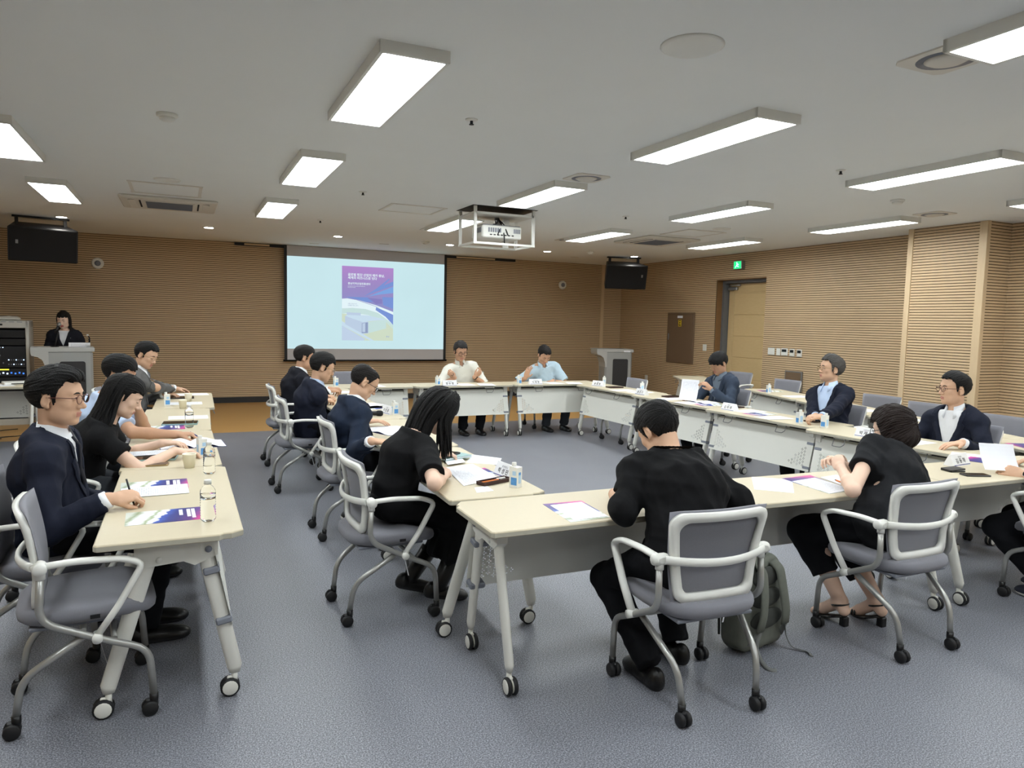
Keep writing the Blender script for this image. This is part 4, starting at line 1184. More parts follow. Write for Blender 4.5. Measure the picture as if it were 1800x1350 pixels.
def hair_short(T, Rm, style, h, s=1.0):
    """Cap of hair with a hairline; returns world vertices."""
    S = SDF((-.14, -.16, -.15), (.14, .15, .18), h)
    vol = style.get('vol', .012); top = style.get('top', .0)
    S.ell((0, -.014, .040), (.0755+vol*style.get('sides', .65), .096+vol*.9, .084+vol), None, 0)
    S.ell((0, .022, .060+top*.5), (.064+vol*.4, .062+vol*.8, .058+vol+top), None, .03)
    if style.get('bob'):
        S.ell((0, -.030, -.045), (.100, .098, .085), None, .03); S.ell((0, -.02, .03), (.092, .10, .09), None, .03)
        for q in (-1, 1): S.ell((q*.066, .02, -.03), (.028, .045, .08), None, .02)
    if style.get('quiff'):
        S.ell((.0, .068, .094), (.056, .034, .032), rotm('X', 22), .02)
    if style.get('bangs'):
        S.ell((0, .062, .062), (.070, .040, .045), None, .02)
        for q in (-1, 1): S.ell((q*.062, .040, .030), (.020, .040, .055), None, .02)
    X, Y, Z = S.ax[0][:, None, None], S.ax[1][None, :, None], S.ax[2][None, None, :]
    fl = style.get('front', .068); nape = style.get('nape', -.066); sb = style.get('side', -.012)
    # hairline height over y: nape behind the ear, above the ear, sideburn, temple, forehead
    zt = np.interp(Y.ravel(), [-.2, -.045, -.026, -.024, .012, .014, .026, .040, .062, .2],
                   [nape, nape, nape+.012, .030, .030, sb, sb+.002, .045 if not style.get('bangs') else .02, fl, fl])[None, :, None]
    if style.get('bob'):
        zt = np.interp(Y.ravel(), [-.2, .018, .032, .046, .06, .2], [-.112, -.112, -.09, .02, style['front'], style['front']])[None, :, None]
    if style.get('bangs'): zt = np.minimum(zt, np.where(Y > .03, .034-.25*np.abs(X), 9))
    wob = .005*np.sin(X*140+Y*90)+.005*np.sin(X*260+1.3)+.003*np.sin(X*420+Y*300)
    S.d = np.maximum(S.d, (zt+wob-Z)*.75)
    ang = np.arctan2(X, Z-.02)
    st = style.get('rough', 1.0)
    S.d += (st*(.0009*np.sin(ang*47+Y*140+3*np.sin(Y*40))+.0007*np.sin(ang*34+Y*60)+.0006*np.sin(ang*61+Y*110+2)+.0014*np.sin(Y*70+ang*9)*np.sin(X*60+1))).astype(np.float32)
    if style.get('bald'):
        b = style['bald']        # thin hair over the crown and the front
        S.d += (b*np.exp(-((X/.045)**2+((Y-.03)/.075)**2+((Z-.125)/.05)**2))).astype(np.float32)
    V, F = S.mesh()
    return T+(V*s)@Rm.T, F

def hand_prims(S, W, dr, nr, side, pose, s=1.0):
    """W wrist, dr towards the knuckles, nr back-of-hand normal, side +1 = thumb on the +cross side."""
    dr = nv(dr); nr = np.array(nr, float); nr = nv(nr-dr*(nr@dr)); th = np.cross(nr, dr)*side
    k0 = W+dr*.012*s
    R_ = np.stack([th, dr, nr], 1)
    S.ell(W+dr*.050*s, (.041*s, .056*s, .0155*s), R_, .012)
    S.ell(W+dr*.030*s+th*.016*s-nr*.004*s, (.020*s, .032*s, .016*s), R_, .012)
    curl = {'flat': (12, 14, 10), 'rest': (24, 28, 20), 'fist': (62, 78, 50), 'pen': (46, 58, 32), 'hold': (34, 46, 26), 'clasp': (48, 56, 30)}[pose]
    fl = (.040, .026, .021)
    for i, (off, sc) in enumerate(((.029, .95), (.010, 1.05), (-.010, .98), (-.029, .78))):
        p = W+dr*(.090-.006*abs(i-1))*s+th*off*s*.98
        cum = 0; d = dr+th*(off*2.2); d = nv(d)
        for j in range(3):
            ex = (0, 4, 8, 12)[i] if pose != 'flat' else 2*i
            cum += curl[j]+(ex if j == 0 else 0)
            a = math.radians(cum)
            dd = nv(d*math.cos(a)-nr*math.sin(a))
            q = p+dd*fl[j]*sc*s
            S.cap(p, q, (.0092-.0009*j)*s, (.0086-.0012*j)*s, .0035)
            p = q
    b = W+dr*.022*s+th*.030*s-nr*.004*s
    td = {'flat': th*.75+dr*.75-nr*.10, 'rest': th*.55+dr*.85-nr*.3, 'fist': th*.15+dr*.9-nr*.55, 'pen': th*.30+dr*.95-nr*.55, 'hold': th*.25+dr*.95-nr*.6, 'clasp': th*.2+dr*.95-nr*.2}[pose]
    m = b+nv(td)*.040*s
    S.cap(b, m, .0125*s, .0102*s, .01)
    e = m+nv(td*.8+dr*.5-nr*.15-th*(.25 if pose in ('fist', 'pen', 'hold') else 0))*.030*s
    S.cap(m, e, .0100*s, .0080*s, .004)

def person(label, hip, face, head, hypr=(0, 0, 0), hands=None, feet=None, s=1.0, hz=.004, hh=.004, hair=None, haircol='hair_black', skinm='skin_mid',
           outfit=None, bulge=.04, twist=0, fem=False, belly=0.0, jaw=1.0, glasses=None, legs=True, lipsm='lips', shw=.178, seed=1, watch=None, stand=False, eyes='open', poles=None, shd=.092):
    root = empty('person', (hip[0], hip[1], 0)); tag(root, label, 'person')
    org = np.array((hip[0], hip[1], 0.0))
    a = math.radians(face); F_ = np.array((-math.sin(a), math.cos(a), 0)); R_ = np.array((math.cos(a), math.sin(a), 0)); U = np.array((0, 0, 1.0))
    Hp = np.array(hip, float); C = np.array(head, float)
    yw, pt, rl = hypr
    Rh = rotm('Z', face+yw)@rotm('X', -pt)@rotm('Y', rl)
    hu, hf = Rh[:, 2], Rh[:, 1]
    td = nv(C-Hp)
    N = C-nv(td*.55+hu*.45)*.150*s-hf*.014
    td = nv(N-Hp)
    lat = rotm('Z', twist)@R_; lat = nv(lat-td*(lat@td)); fw = nv(np.cross(td, lat)) 
    if fw@F_ < 0: fw = -fw
    latp = R_
    Ch = Hp*.40+N*.60-fw*bulge
    Wa = Hp*.76+N*.24-fw*bulge*.55
    UC = Hp*.16+N*.84-fw*bulge*.35
    Sh = {q: N-td*shd*s+lat*(shw*s*q)+fw*.005 for q in (-1, 1)}        # +1 = person's right
    hands = hands or {}; poles = poles or {}
    arms = {}
    for q, nm in ((1, 'R'), (-1, 'L')):
        hd = hands.get(nm)
        if hd is None: continue
        Wp, dr, nr, pose = hd[:4]
        pole = poles.get(nm, (-U*.9+lat*q*.45-F_*.35))
        El, Wr = ik(Sh[q], Wp, .285*s, .250*s, pole)
        if len(hd) == 5: El = np.array(hd[4], float); Wr = np.array(Wp, float)
        arms[q] = (El, Wr, nv(dr), nr, pose)
    # ---------------- skin
    pts = [C+Rh@np.array(p) for p in ((.11, .14, .14), (-.11, -.13, -.15), (.11, -.13, .14), (-.11, .14, -.15), (0, .14, -.14), (0, -.12, .14))]+[N, Ch, Hp]+list(Sh.values())
    lo = np.min(pts, 0); hi = np.max(pts, 0)
    for q, (El, Wr, dr, nr, pose) in arms.items():
        for p in (El, Wr, Wr+dr*.19): lo = np.minimum(lo, p-.06); hi = np.maximum(hi, p+.06)
    lo = np.minimum(lo, Hp-.12); hi = np.maximum(hi, N+.02)
    ft = feet or {}
    lg = {}
    if legs:
        for q, nm in ((1, 'R'), (-1, 'L')):
            A, fd = ft[nm]
            Hj = Hp+R_*(q*.088*s)
            Kn, An = ik(Hj, A, .425*s, .415*s, F_*1.0+U*.8+R_*q*.12)
            lg[q] = (Hj, Kn, An, nv(fd))
    bare = outfit.get('bare_legs', False)
    if bare:
        for q, (Hj, Kn, An, fd) in lg.items():
            for p in (Kn, An): lo = np.minimum(lo, p-.09); hi = np.maximum(hi, p+.09)
            lo = np.minimum(lo, An+fd*.2-.06); hi = np.maximum(hi, An+fd*.2+.06)
    S = SDF(lo-.03, hi+.03, hz)
    S.ecap(Hp, Wa, (.135*s, .095*s), (.115*s, .085*s), lat, fw, .03)
    S.ecap(Wa, Ch, (.115*s, .085*s), (.140*s, .095*s), lat, fw, .03)
    S.ecap(Ch, UC, (.140*s, .095*s), (.130*s, .075*s), lat, fw, .03)
    S.cap(UC, N, .05*s, .045*s, .04)
    for q in (-1, 1): S.cap(N-td*.06, Sh[q], .034*s, .040*s, .03)
    nr_ = (.0485 if not fem else .042)*s
    S.cap(N-td*.01, C+Rh@np.array((0, -.020, -.05))*s, nr_*1.08, nr_, .02)
    head_prims(S, C, Rh, s, fem, jaw)
    for q, (El, Wr, dr, nr, pose) in arms.items():
        k = .92 if fem else 1.0
        S.cap(Sh[q], El, .047*s*k, .040*s*k, .02)
        S.cap(El, El*.6+Wr*.4, .040*s*k, .0385*s*k, .012); S.cap(El*.6+Wr*.4, Wr, .0385*s*k, .0265*s*k, .012)
        S.cap(Wr, Wr+dr*.03*s, .025*s*k, .023*s*k, .014)
        # thumb sits towards the body's midline when the palm faces down
        hand_prims(S, Wr+dr*.015, dr, nr, -q, pose, s*(.93 if fem else 1.0))
    if bare:
        for q, (Hj, Kn, An, fd) in lg.items():
            S.cap(Hj, Kn, .075*s, .055*s, .03); S.cap(Kn, Kn*.65+An*.35-fd*.02, .052*s, .055*s, .02); S.cap(Kn*.65+An*.35-fd*.02, An, .054*s, .036*s, .02)
            S.cap(An, An+fd*.11-U*.045, .036*s, .030*s, .02); S.cap(An+fd*.11-U*.045, An+fd*.17-U*.062, .030*s, .022*s, .01); S.ell(An-fd*.025-U*.045, (.03, .03, .03), None, .02)
    V, Fq = S.mesh()
    cen = V[Fq].mean(1); hl = (cen-C)@Rh/s
    mi = ((np.abs(hl[:, 0]) < .021) & (hl[:, 2] > -.0745) & (hl[:, 2] < -.0530) & (hl[:, 1] > .0870)).astype(int)
    body = sdf_object('body', V-org, Fq, [skinm, lipsm], root, mi, 1)
    # ---------------- face details placed on the surface
    from mathutils.bvhtree import BVHTree
    bvh = BVHTree.FromPolygons([tuple(p) for p in V], [tuple(int(i) for i in f) for f in Fq[np.linalg.norm(cen-C, axis=1) < .16]])
    def surf(x, z, off=0.0):
        o = C+Rh@np.array((x*s, .2, z*s)); d = -Rh[:, 1]
        hit = bvh.ray_cast(Vector(o), Vector(d))
        p = np.array(hit[0]) if hit[0] is not None else C+Rh@np.array((x*s, .085*s, z*s))
        return p+Rh[:, 1]*off-org
    for q in (-1, 1):
        eb = [surf(q*x, z, .0008) for (x, z) in ((.013, .0275), (.022, .0305), (.034, .031), (.045, .0265))]
        MB().tube(eb, [.0022, .0034, .0032, .0012], 6).build('eyebrow', haircol if haircol != 'hair_grey' else 'hair_greying', root)
        if eyes == 'open':
            e_ = MB(); cpt = surf(q*.031, .008, .0)
            prof = [surf(q*x, z, .0006) for (x, z) in ((.017, .0065), (.023, .0105), (.031, .0118), (.039, .0102), (.0455, .0070), (.039, .0048), (.031, .0042), (.023, .0046))]
            e_.add(prof, [tuple(range(8))]); e_.build('eye', 'eye_white', root)
            ir = [surf(q*.031+.0052*math.cos(t), .0080+.0040*math.sin(t), .0011) for t in np.linspace(0, 2*math.pi, 12, endpoint=False)]
            MB().add(ir, [tuple(range(12))]).build('iris', 'eye_dark', root)
            MB().tube([surf(q*x, z, .001) for (x, z) in ((.016, .0062), (.023, .0110), (.031, .0124), (.039, .0108), (.047, .0068))], .0011, 5).build('eyelashes', 'eye_dark', root)
        else:
            MB().tube([surf(q*x, z, .0006) for (x, z) in ((.017, .0045), (.024, .0025), (.031, .0018), (.039, .0028), (.046, .0055))], [.0006, .0015, .0017, .0014, .0006], 5).build('eyelashes', 'eye_dark', root)
    if hair:
        HV, HF = hair_short(C, Rh, hair, hh, s*1.01)
        ho = sdf_object('hair', HV-org, HF, haircol, root, None, 1)
    if glasses:
        g = MB(); gl = MB()
        def hw_(p): return C+Rh@(np.array(p)*s)-org
        for q in (-1, 1):
            cx, cz, rx, rz_ = q*.033, .004, .0245, .0195
            rim = [hw_((cx+rx*math.cos(t)*(1 if glasses[1] == 'round' else (1/max(abs(math.cos(t)), abs(math.sin(t))))**.55), .108-.06*abs(cx+rx*math.cos(t)-0)**1.0*.35, cz+rz_*math.sin(t)*(1 if glasses[1] == 'round' else (1/max(abs(math.cos(t)), abs(math.sin(t))))**.45))) for t in np.linspace(0, 2*math.pi, 20, endpoint=False)]
            g.tube(rim, .0015 if glasses[1] == 'round' else .0021, 6, closed=True)
            g.tube([hw_((q*.058, .104, .012)), hw_((q*.074, .085, .012)), hw_((q*.079, .02, .011)), hw_((q*.078, -.008, .010)), hw_((q*.076, -.022, -.006))], .0019, 6)
            gl.add(rim, [tuple(range(20))])
        g.tube([hw_((-.011, .107, .006)), hw_((0, .110, .010)), hw_((.011, .107, .006))], .0018, 6)
        go = g.build('glasses', glasses[0], root); gl.build('lens', 'lens_glass', go)
    # ---------------- clothes
    o = outfit
    jac = o.get('jacket'); sh = o.get('shirt'); top = o.get('top'); slv = o.get('sleeve', 1.0)
    def torso_field(inf, hzc, hem=.10, low=None, sleeve=None, slr=1.0, shoulder=0.0):
        p2 = [Hp-U*.14, N+td*.05]+[Sh[q]+lat*q*.10 for q in (-1, 1)]+[Ch+fw*.22, Ch-fw*.22, Hp+F_*.24, Hp-F_*.20, Hp+R_*.25, Hp-R_*.25]
        lo2 = np.min(p2, 0); hi2 = np.max(p2, 0)
        for q, (El, Wr, dr, nr, pose) in arms.items():
            if sleeve:
                e = El if sleeve <= 1 else Wr
                for p in ((El,) if sleeve <= 1 else (El, Wr)): lo2 = np.minimum(lo2, p-.10); hi2 = np.maximum(hi2, p+.10)
        T_ = SDF(lo2-.03, hi2+.03, hzc)
        b_ = belly
        T_.ecap(Hp+U*.01, Wa, ((.160+inf)*s, (.115+inf+b_*.5)*s), ((.142+inf+b_*.3)*s, (.104+inf+b_)*s), lat, fw, .03)
        T_.ecap(Wa, Ch, ((.142+inf+b_*.3)*s, (.104+inf+b_)*s), ((.158+inf)*s, (.106+inf)*s), lat, fw, .04)
        T_.ecap(Ch, UC, ((.158+inf)*s, (.106+inf)*s), ((.150+inf)*s, (.086+inf)*s), lat, fw, .04)
        if fem:
            for q in (-1, 1): T_.ell(Ch*.7+UC*.3+fw*.075*s+lat*q*.065*s, (.062*s, .05*s, .058*s), np.stack([lat, fw, td], 1), .04)
        for q in (-1, 1):
            T_.cap(N-td*(.012 if jac else .030)*s, Sh[q]+td*(.004+shoulder), (.046+inf*.6)*s, (.054+inf*.7)*s, .05)
        return T_
    def sleeves(T_, r0, r1, r2, frac, k=.035):
        for q, (El, Wr, dr, nr, pose) in arms.items():
            if frac <= 1:
                e = Sh[q]+(El-Sh[q])*frac
                T_.cap(Sh[q], e, r0*s, r1*s, k)
                # flat sleeve end
                ax = nv(El-Sh[q]); sl, P = T_.blk(e-.12, e+.12, .02)
                if sl is not None:
                    dd = (P[0]-e[0])*ax[0]+(P[1]-e[1])*ax[1]+(P[2]-e[2])*ax[2]
                    ds = np.sqrt((P[0]-e[0])**2+(P[1]-e[1])**2+(P[2]-e[2])**2)
                    T_.d[sl] = np.where((ds < .105) & (dd > -.01), np.maximum(T_.d[sl], dd), T_.d[sl])
            else:
                T_.cap(Sh[q], El, r0*s, r1*s, k)
                e = El+(Wr-El)*(frac-1)
                T_.cap(El, e, r1*s*.98, r2*s, .02)
                ax = nv(Wr-El); sl, P = T_.blk(e-.10, e+.10, .02)
                if sl is not None:
                    dd = (P[0]-e[0])*ax[0]+(P[1]-e[1])*ax[1]+(P[2]-e[2])*ax[2]
                    ds = np.sqrt((P[0]-e[0])**2+(P[1]-e[1])**2+(P[2]-e[2])**2)
                    T_.d[sl] = np.where((ds < .085) & (dd > -.01), np.maximum(T_.d[sl], dd), T_.d[sl])
    def tloc(T_):
        X, Y, Z = T_.ax[0][:, None, None], T_.ax[1][None, :, None], T_.ax[2][None, None, :]
        dx, dy, dz = X-N[0], Y-N[1], Z-N[2]
        return [dx*v[0]+dy*v[1]+dz*v[2] for v in (lat, fw, td)]
    hc = max(.006, hz*1.5)
    def neck_cut(T_, r, up_=-.005, tilt=.35):
        x, y, z = tloc(T_)
        T_.d = np.maximum(T_.d, z-(up_+0*y)-np.maximum(0, -y)*.15*0)
        cyl = np.sqrt(x*x+(y-.012)**2)-r
        T_.d = np.maximum(T_.d, np.where(z > -.10-.0*y, np.maximum(-cyl, -(z+.075-tilt*np.minimum(0, -y)*0+.0)), T_.d))
    if jac:
        T_ = torso_field(.018, hc, sleeve=2, shoulder=.008)
        sleeves(T_, .063, .056, .045, 1.93)
        # skirt of the jacket over the hips
        T_.ecap(Hp-U*.0, Hp+(Wa-Hp)*.35, (.180*s, .145*s), (.165*s, .130*s), lat, fw, .03)
        T_.fold(seed, .0055, .085)
        x, y, z = tloc(T_)
        vd = o.get('vdepth', .34)
        wv = np.interp(z, [-vd, -.12, -.03, .06], [0.0, o.get('vwide', .052), o.get('vwide', .052)+.02, .085])
        T_.d = np.where((y > .0) & (np.abs(x)-wv > 0) & (np.abs(x)-wv < .042) & (z > -vd+.02) & (z < -.02), T_.d-.005, T_.d)
        T_.d = np.where(y > -.01, np.maximum(T_.d, -(np.abs(x)-wv)), T_.d)
        cyl = np.sqrt(x*x+(y+.002)**2)-.064*s
        T_.d = np.where(z > -.06, np.maximum(T_.d, -cyl), T_.d)
        T_.d = np.maximum(T_.d, z-.046+.55*np.maximum(0, y+.03))
        Vj, Fj = T_.mesh(); jo = sdf_object('jacket', Vj-org, Fj, jac, root, None, 2)
        from mathutils.bvhtree import BVHTree as _B
        jb = _B.FromPolygons([tuple(p) for p in Vj], [tuple(int(i) for i in f) for f in Fj])
        for q in (-1, 1):
            G = []; zs = np.linspace(-vd+.015, -.012, 16)
            for zv in zs:
                wi = float(np.interp(zv, [-vd, -.12, -.03, .06], [0.0, o.get('vwide', .052), o.get('vwide', .052)+.02, .085]))
                wd_ = float(np.interp(zv, [-vd, -vd+.06, -.135, -.105, -.100, -.06, 0], [.010, .026, .052, .050, .030, .036, .030]))
                row = []
                for i, t in enumerate((0, .25, .5, .75, 1)):
                    xx = wi+.002+wd_*t
                    og = N+lat*(q*xx)+fw*.30+td*zv
                    h_ = jb.ray_cast(Vector(og), Vector(-fw))
                    p = np.array(h_[0]) if h_[0] is not None else None
                    if p is None or (p-N)@fw > .24: p = None
                    row.append(p if p is None else p+fw*(.004+.004*t))
                G.append(row)
            G = [r_ for r_ in G if all(p is not None for p in r_)]
            if len(G) > 3:
                lv = []; lf = []
                for r_ in G: lv += [tuple(p-org) for p in r_]
                for r_ in G: lv += [tuple(p-org-fw*.005) for p in r_]
                nn_ = len(G)*5
                for j in range(len(G)-1):
                    for i in range(4):
                        a_ = j*5+i; lf.append((a_, a_+1, a_+6, a_+5))
                    lf.append((j*5+4, nn_+j*5+4, nn_+j*5+9, j*5+9)); lf.append((j*5, j*5+5, nn_+j*5+5, nn_+j*5))
                MB().add(lv, lf, False).build('lapel', jac, root)
        T_ = torso_field(.004, hc)
        x, y, z = tloc(T_)
        T_.d = np.maximum(T_.d, z+.005)
        Vj, Fj = T_.mesh(); so = sdf_object('shirt', Vj-org, Fj, sh, root, None, 1)
        for q, (El, Wr, dr, nr, pose) in arms.items():
            ax = nv(Wr-El); e = El+(Wr-El)*.88
            MB().tube([e-org, e+ax*.036-org], [.040*s, .037*s], 14).build('shirt_cuff', sh, root)
    elif top:
        T_ = torso_field(o.get('inf', .008), hc, sleeve=slv, shoulder=0)
        sr = o.get('sr', (.062, .060, .045))
        sleeves(T_, sr[0], sr[1], sr[2], slv)
        if o.get('skirtlen'):      # blouse peplum
            T_.ecap(Hp-U*.02, Hp+(Wa-Hp)*.5, (.185*s, .145*s), (.150*s, .120*s), lat, fw, .02)
        if o.get('tuck', 0) == 0: T_.ecap(Hp-U*.02, Hp+(Wa-Hp)*.3, (.172*s, .140*s), (.160*s, .125*s), lat, fw, .03)
        T_.fold(seed, o.get('fold', .004), .10)
        x, y, z = tloc(T_)
        nk = o.get('neck', .064)
        T_.d = np.maximum(T_.d, z-o.get('necktop', -.008)+.30*np.maximum(0, y))
        if o.get('vneck'):
            wv = np.interp(z, [-o['vneck'], .02], [0, .05]); T_.d = np.where(y > 0, np.maximum(T_.d, -(np.abs(x)-wv)), T_.d)
        cyl = np.sqrt(x*x+(y-.004)**2)-nk*s
        T_.d = np.where(z > -.055, np.maximum(T_.d, -cyl), T_.d)
        Vj, Fj = T_.mesh(); so = sdf_object(o.get('topname', 'shirt'), Vj-org, Fj, top, root, None, 2)
    if top and not o.get('collar'):
        rr_ = o.get('neck', .064)*s*.98
        MB().tube([N+lat*(rr_*math.cos(t))+fw*(rr_*math.sin(t)+.004)+td*(o.get('necktop', -.008)-.006-.30*max(0, rr_*math.sin(t)))-org for t in np.linspace(0, 2*math.pi, 28, endpoint=False)], .0115, 8, closed=True).build('neckband', top, root)
    if o.get('collar'):
        cm = o['collar']; n = 26; col = MB(); vs_ = []
        r0 = .057*s if not fem else .052*s
        gap = o.get('colgap', .42)
        for k in range(n+1):
            t = -math.pi/2 + gap + (2*math.pi-2*gap)*k/n          # 0 = right, opening at the front
            ca, sa = math.cos(t), -math.sin(t)
            fr = max(0, sa)                                      # 1 at the front
            hgt = .050-.016*fr
            def pt(r, z): return N+lat*(ca*r)+fw*(sa*r*1.02+.004)+td*(z-.012*fr-.004)-org
            vs_ += [pt(r0, -.035), pt(r0*.97, hgt), pt(r0*1.03, hgt+.003), pt(r0*1.16+.034*fr, -.006-.050*fr**2), pt(r0*1.10+.030*fr, -.012-.050*fr**2), pt(r0*1.03, hgt-.006)]
        fs = []
        for k in range(n):
            for j in range(5): fs.append((k*6+j, k*6+j+1, (k+1)*6+j+1, (k+1)*6+j))
        col.add(vs_, fs, True); col.build('collar', cm, root)
    if o.get('tie'):
        tp = [N+fw*(.072*s)-td*.02, N+fw*(.100*s)-td*.06, UC+fw*(.112*s), Ch+fw*(.135*s+belly*.5), Wa*.4+Ch*.6+fw*(.142*s+belly)]
        MB().tube([p-org for p in tp], [.014, .017, .021, .027, .030], 8, flat=(.25, 1.0), up=tuple(fw)).build('necktie', o['tie'], root)
    tr = o.get('trousers')
    if tr and legs:
        pp = [Hp-U*.13, Hp+U*.12, Hp+R_*.22, Hp-R_*.22, Hp-F_*.2, Hp+F_*.1]
        for q, (Hj, Kn, An, fd) in lg.items(): pp += [Kn+.11, Kn-.11, An+.10, An-.10]
        T_ = SDF(np.min(pp, 0)-.03, np.max(pp, 0)+.03, hc)
        T_.ell(Hp-F_*.01, (.17*s, .125*s, .105*s), np.stack([R_, F_, U], 1), 0)
        wd = o.get('legw', 1.0); en = o.get('legend', 1.0)
        for q, (Hj, Kn, An, fd) in lg.items():
            e = Kn+(An-Kn)*en
            T_.cap(Hj, Kn, .094*s, .070*s*wd, .04); T_.cap(Kn, e, .070*s*wd, .058*s*wd, .02)
            ax = nv(An-Kn); sl, P = T_.blk(e-.14, e+.14, .02)
            dd = (P[0]-e[0])*ax[0]+(P[1]-e[1])*ax[1]+(P[2]-e[2])*ax[2]
            ds = np.sqrt((P[0]-e[0])**2+(P[1]-e[1])**2+(P[2]-e[2])**2)
            T_.d[sl] = np.where((ds < .13) & (dd > -.02), np.maximum(T_.d[sl], dd), T_.d[sl])
        T_.fold(seed+7, .0045, .10)
        Vj, Fj = T_.mesh(); sdf_object(o.get('legname', 'trousers'), Vj-org, Fj, tr, root, None, 2)
    if legs and o.get('shoes'):
        for q, (Hj, Kn, An, fd) in lg.items():
            fh = nv(fd*np.array((1, 1, 0)) if abs(fd[2]) < .9 else F_); sd = np.cross(fh, U)
            tilt = fd
            up_ = nv(np.cross(sd, tilt)) ; up_ = up_ if up_[2] > 0 else -up_
            base = An-up_*.085*s
            T_ = SDF(np.minimum(base-tilt*.12, base+tilt*.24)-.09, np.maximum(base-tilt*.12, base+tilt*.24)+.14, .006)
            R3 = np.stack([sd, tilt, up_], 1)
            T_.ell(base+tilt*.045*s+up_*.030, (.043*s, .125*s, .042*s), R3, 0); T_.ell(base+tilt*.125*s+up_*.026, (.046*s, .065*s, .030*s), R3, .02)
            T_.ell(base-tilt*.045*s+up_*.045, (.036*s, .040*s, .050*s), R3, .02)
            X, Y, Z = T_.ax[0][:, None, None], T_.ax[1][None, :, None], T_.ax[2][None, None, :]
            zz_ = (X-base[0])*up_[0]+(Y-base[1])*up_[1]+(Z-base[2])*up_[2]
            T_.d = np.maximum(T_.d, -(zz_-.004))
            Vs, Fs = T_.mesh(); cz = ((Vs[Fs].mean(1)-base)@up_)
            sho = sdf_object('shoe', Vs-org, Fs, [o['shoes'], o.get('sole', 'sole_dark')], root, (cz < .020).astype(int), 1)
            if o.get('stripes'):
                for sgn in (-1, 1):
                    for k in range(3):
                        c0 = base+tilt*(.035+.026*k)*s
                        MB().tube([c0+sd*sgn*.047*s+up_*.022-org, c0+sd*sgn*.041*s+up_*.045+tilt*.006-org, c0+sd*sgn*.026*s+up_*.066+tilt*.012-org], .0055, 6, flat=(.4, 1)).build('stripe', 'sole_white', sho)
    if watch and (watch[0] in arms):
        El, Wr, dr, nr, pose = arms[watch[0]]; ax = nv(Wr-El); p = Wr-ax*.012
        MB().tube([p-ax*.010-org, p+ax*.010-org], .031*s, 16).build('watch_strap', watch[1], root)
        nn = nv(np.array(nr)-ax*(np.array(nr)@ax))
        MB().tube([p+nn*.026*s-org, p+nn*.037*s-org], .0185, 18).build('watch_case', watch[2], root)
        MB().tube([p+nn*.037*s-org, p+nn*.0385*s-org], .0155, 18).build('watch_face', 'glass_dark', root)
    info = dict(root=root, org=org, C=C, Rh=Rh, N=N, lat=lat, fw=fw, td=td, Sh=Sh, arms=arms, Ch=Ch, Hp=Hp, lg=lg, s=s, F=F_, R=R_)
    return info

def strands(info, name, m, curves, r0, r1, jit=.006, n_each=1, seed=0, seg=7, children=1):
    """Tapered locks of hair swept along guide curves (world points)."""
    rng = np.random.RandomState(seed); mb = MB(); org = info['org']
    for cv in curves:
        cv = np.array(cv)
        for _ in range(n_each):
            off = rng.normal(size=3)*jit; off2 = rng.normal(size=3)*jit*1.8
            t = np.linspace(0, 1, seg); ti = np.linspace(0, 1, len(cv))
            pts = np.stack([np.interp(t, ti, cv[:, i]) for i in range(3)], 1)
            pts = pts+off+(off2-off)*t[:, None]
            pts[1:-1] += .0*pts[1:-1]
            for _s in range(2):
                pts[1:-1] = pts[1:-1]*.5+.25*(pts[:-2]+pts[2:])
            rr = [r0*(1-.25*tt) if tt < .7 else r0*(.825)*(1-(tt-.7)/.3)+r1*((tt-.7)/.3) for tt in t]
            mb.tube([p-org for p in pts], rr, 6)
    return mb.build(name, m, info['root'])
# ---------------------------------------------------------------- the people
A3 = lambda v: np.array(v, float)
UPV = (0, 0, 1)
def seat_of(k, dy=.0, dx=.0, z=.570):
    """hip point above a chair seat; dy forward, dx to the sitter's right"""
    c = CH[k]; a = c.rotation_euler[2]
    f = Vector((-math.sin(a), math.cos(a), 0)); r = Vector((math.cos(a), math.sin(a), 0))
    p = Vector(c.location)+f*(dy+.045)+r*dx
    return (p.x, p.y, z)
def feet_of(k, fr=.42, fl=.42, sp=.11, tr=0., tl=0., z=.085):
    c = CH[k]; a = c.rotation_euler[2]
    f = A3((-math.sin(a), math.cos(a), 0)); r = A3((math.cos(a), math.sin(a), 0)); p = A3((c.location.x, c.location.y, z))
    return {'R': (p+f*fr+r*sp, f+A3((0, 0, tr))), 'L': (p+f*fl-r*sp, f+A3((0, 0, tl)))}
PEOPLE = {}
SUIT = dict(trousers='trouser_black', shoes='leather_black')

# 12: man in black, leaning over the near table
PEOPLE[12] = person('man in a black short sleeved shirt bent over the near table, seen from behind', seat_of(12), -2, A3(aty(1159, 757, 2.74)), (6, 40, -4),
    {'L': (A3((1.86, 2.84, .735)), (.8, .45, 0), UPV, 'rest', A3(atz(1096, 897, .755))), 'R': (A3((2.08, 2.88, .735)), (-.55, .8, 0), UPV, 'pen', A3(atz(1300, 880, .765)))}, feet_of(12, .26, .10, .12), 1.03, .004, .003,
    dict(vol=.016, front=.06, nape=-.062, side=-.02, rough=1.2), 'hair_black', 'skin_mid', dict(top='knit_black', sleeve=1.12, sr=(.067, .061, .056), inf=.022, neck=.055, necktop=.016, trousers='trouser_black', shoes='leather_black', fold=.006),
    bulge=.075, eyes='closed', shw=.190, seed=12, poles={'L': A3((-.75, -.3, -.75)), 'R': A3((.9, -.25, -.6))})
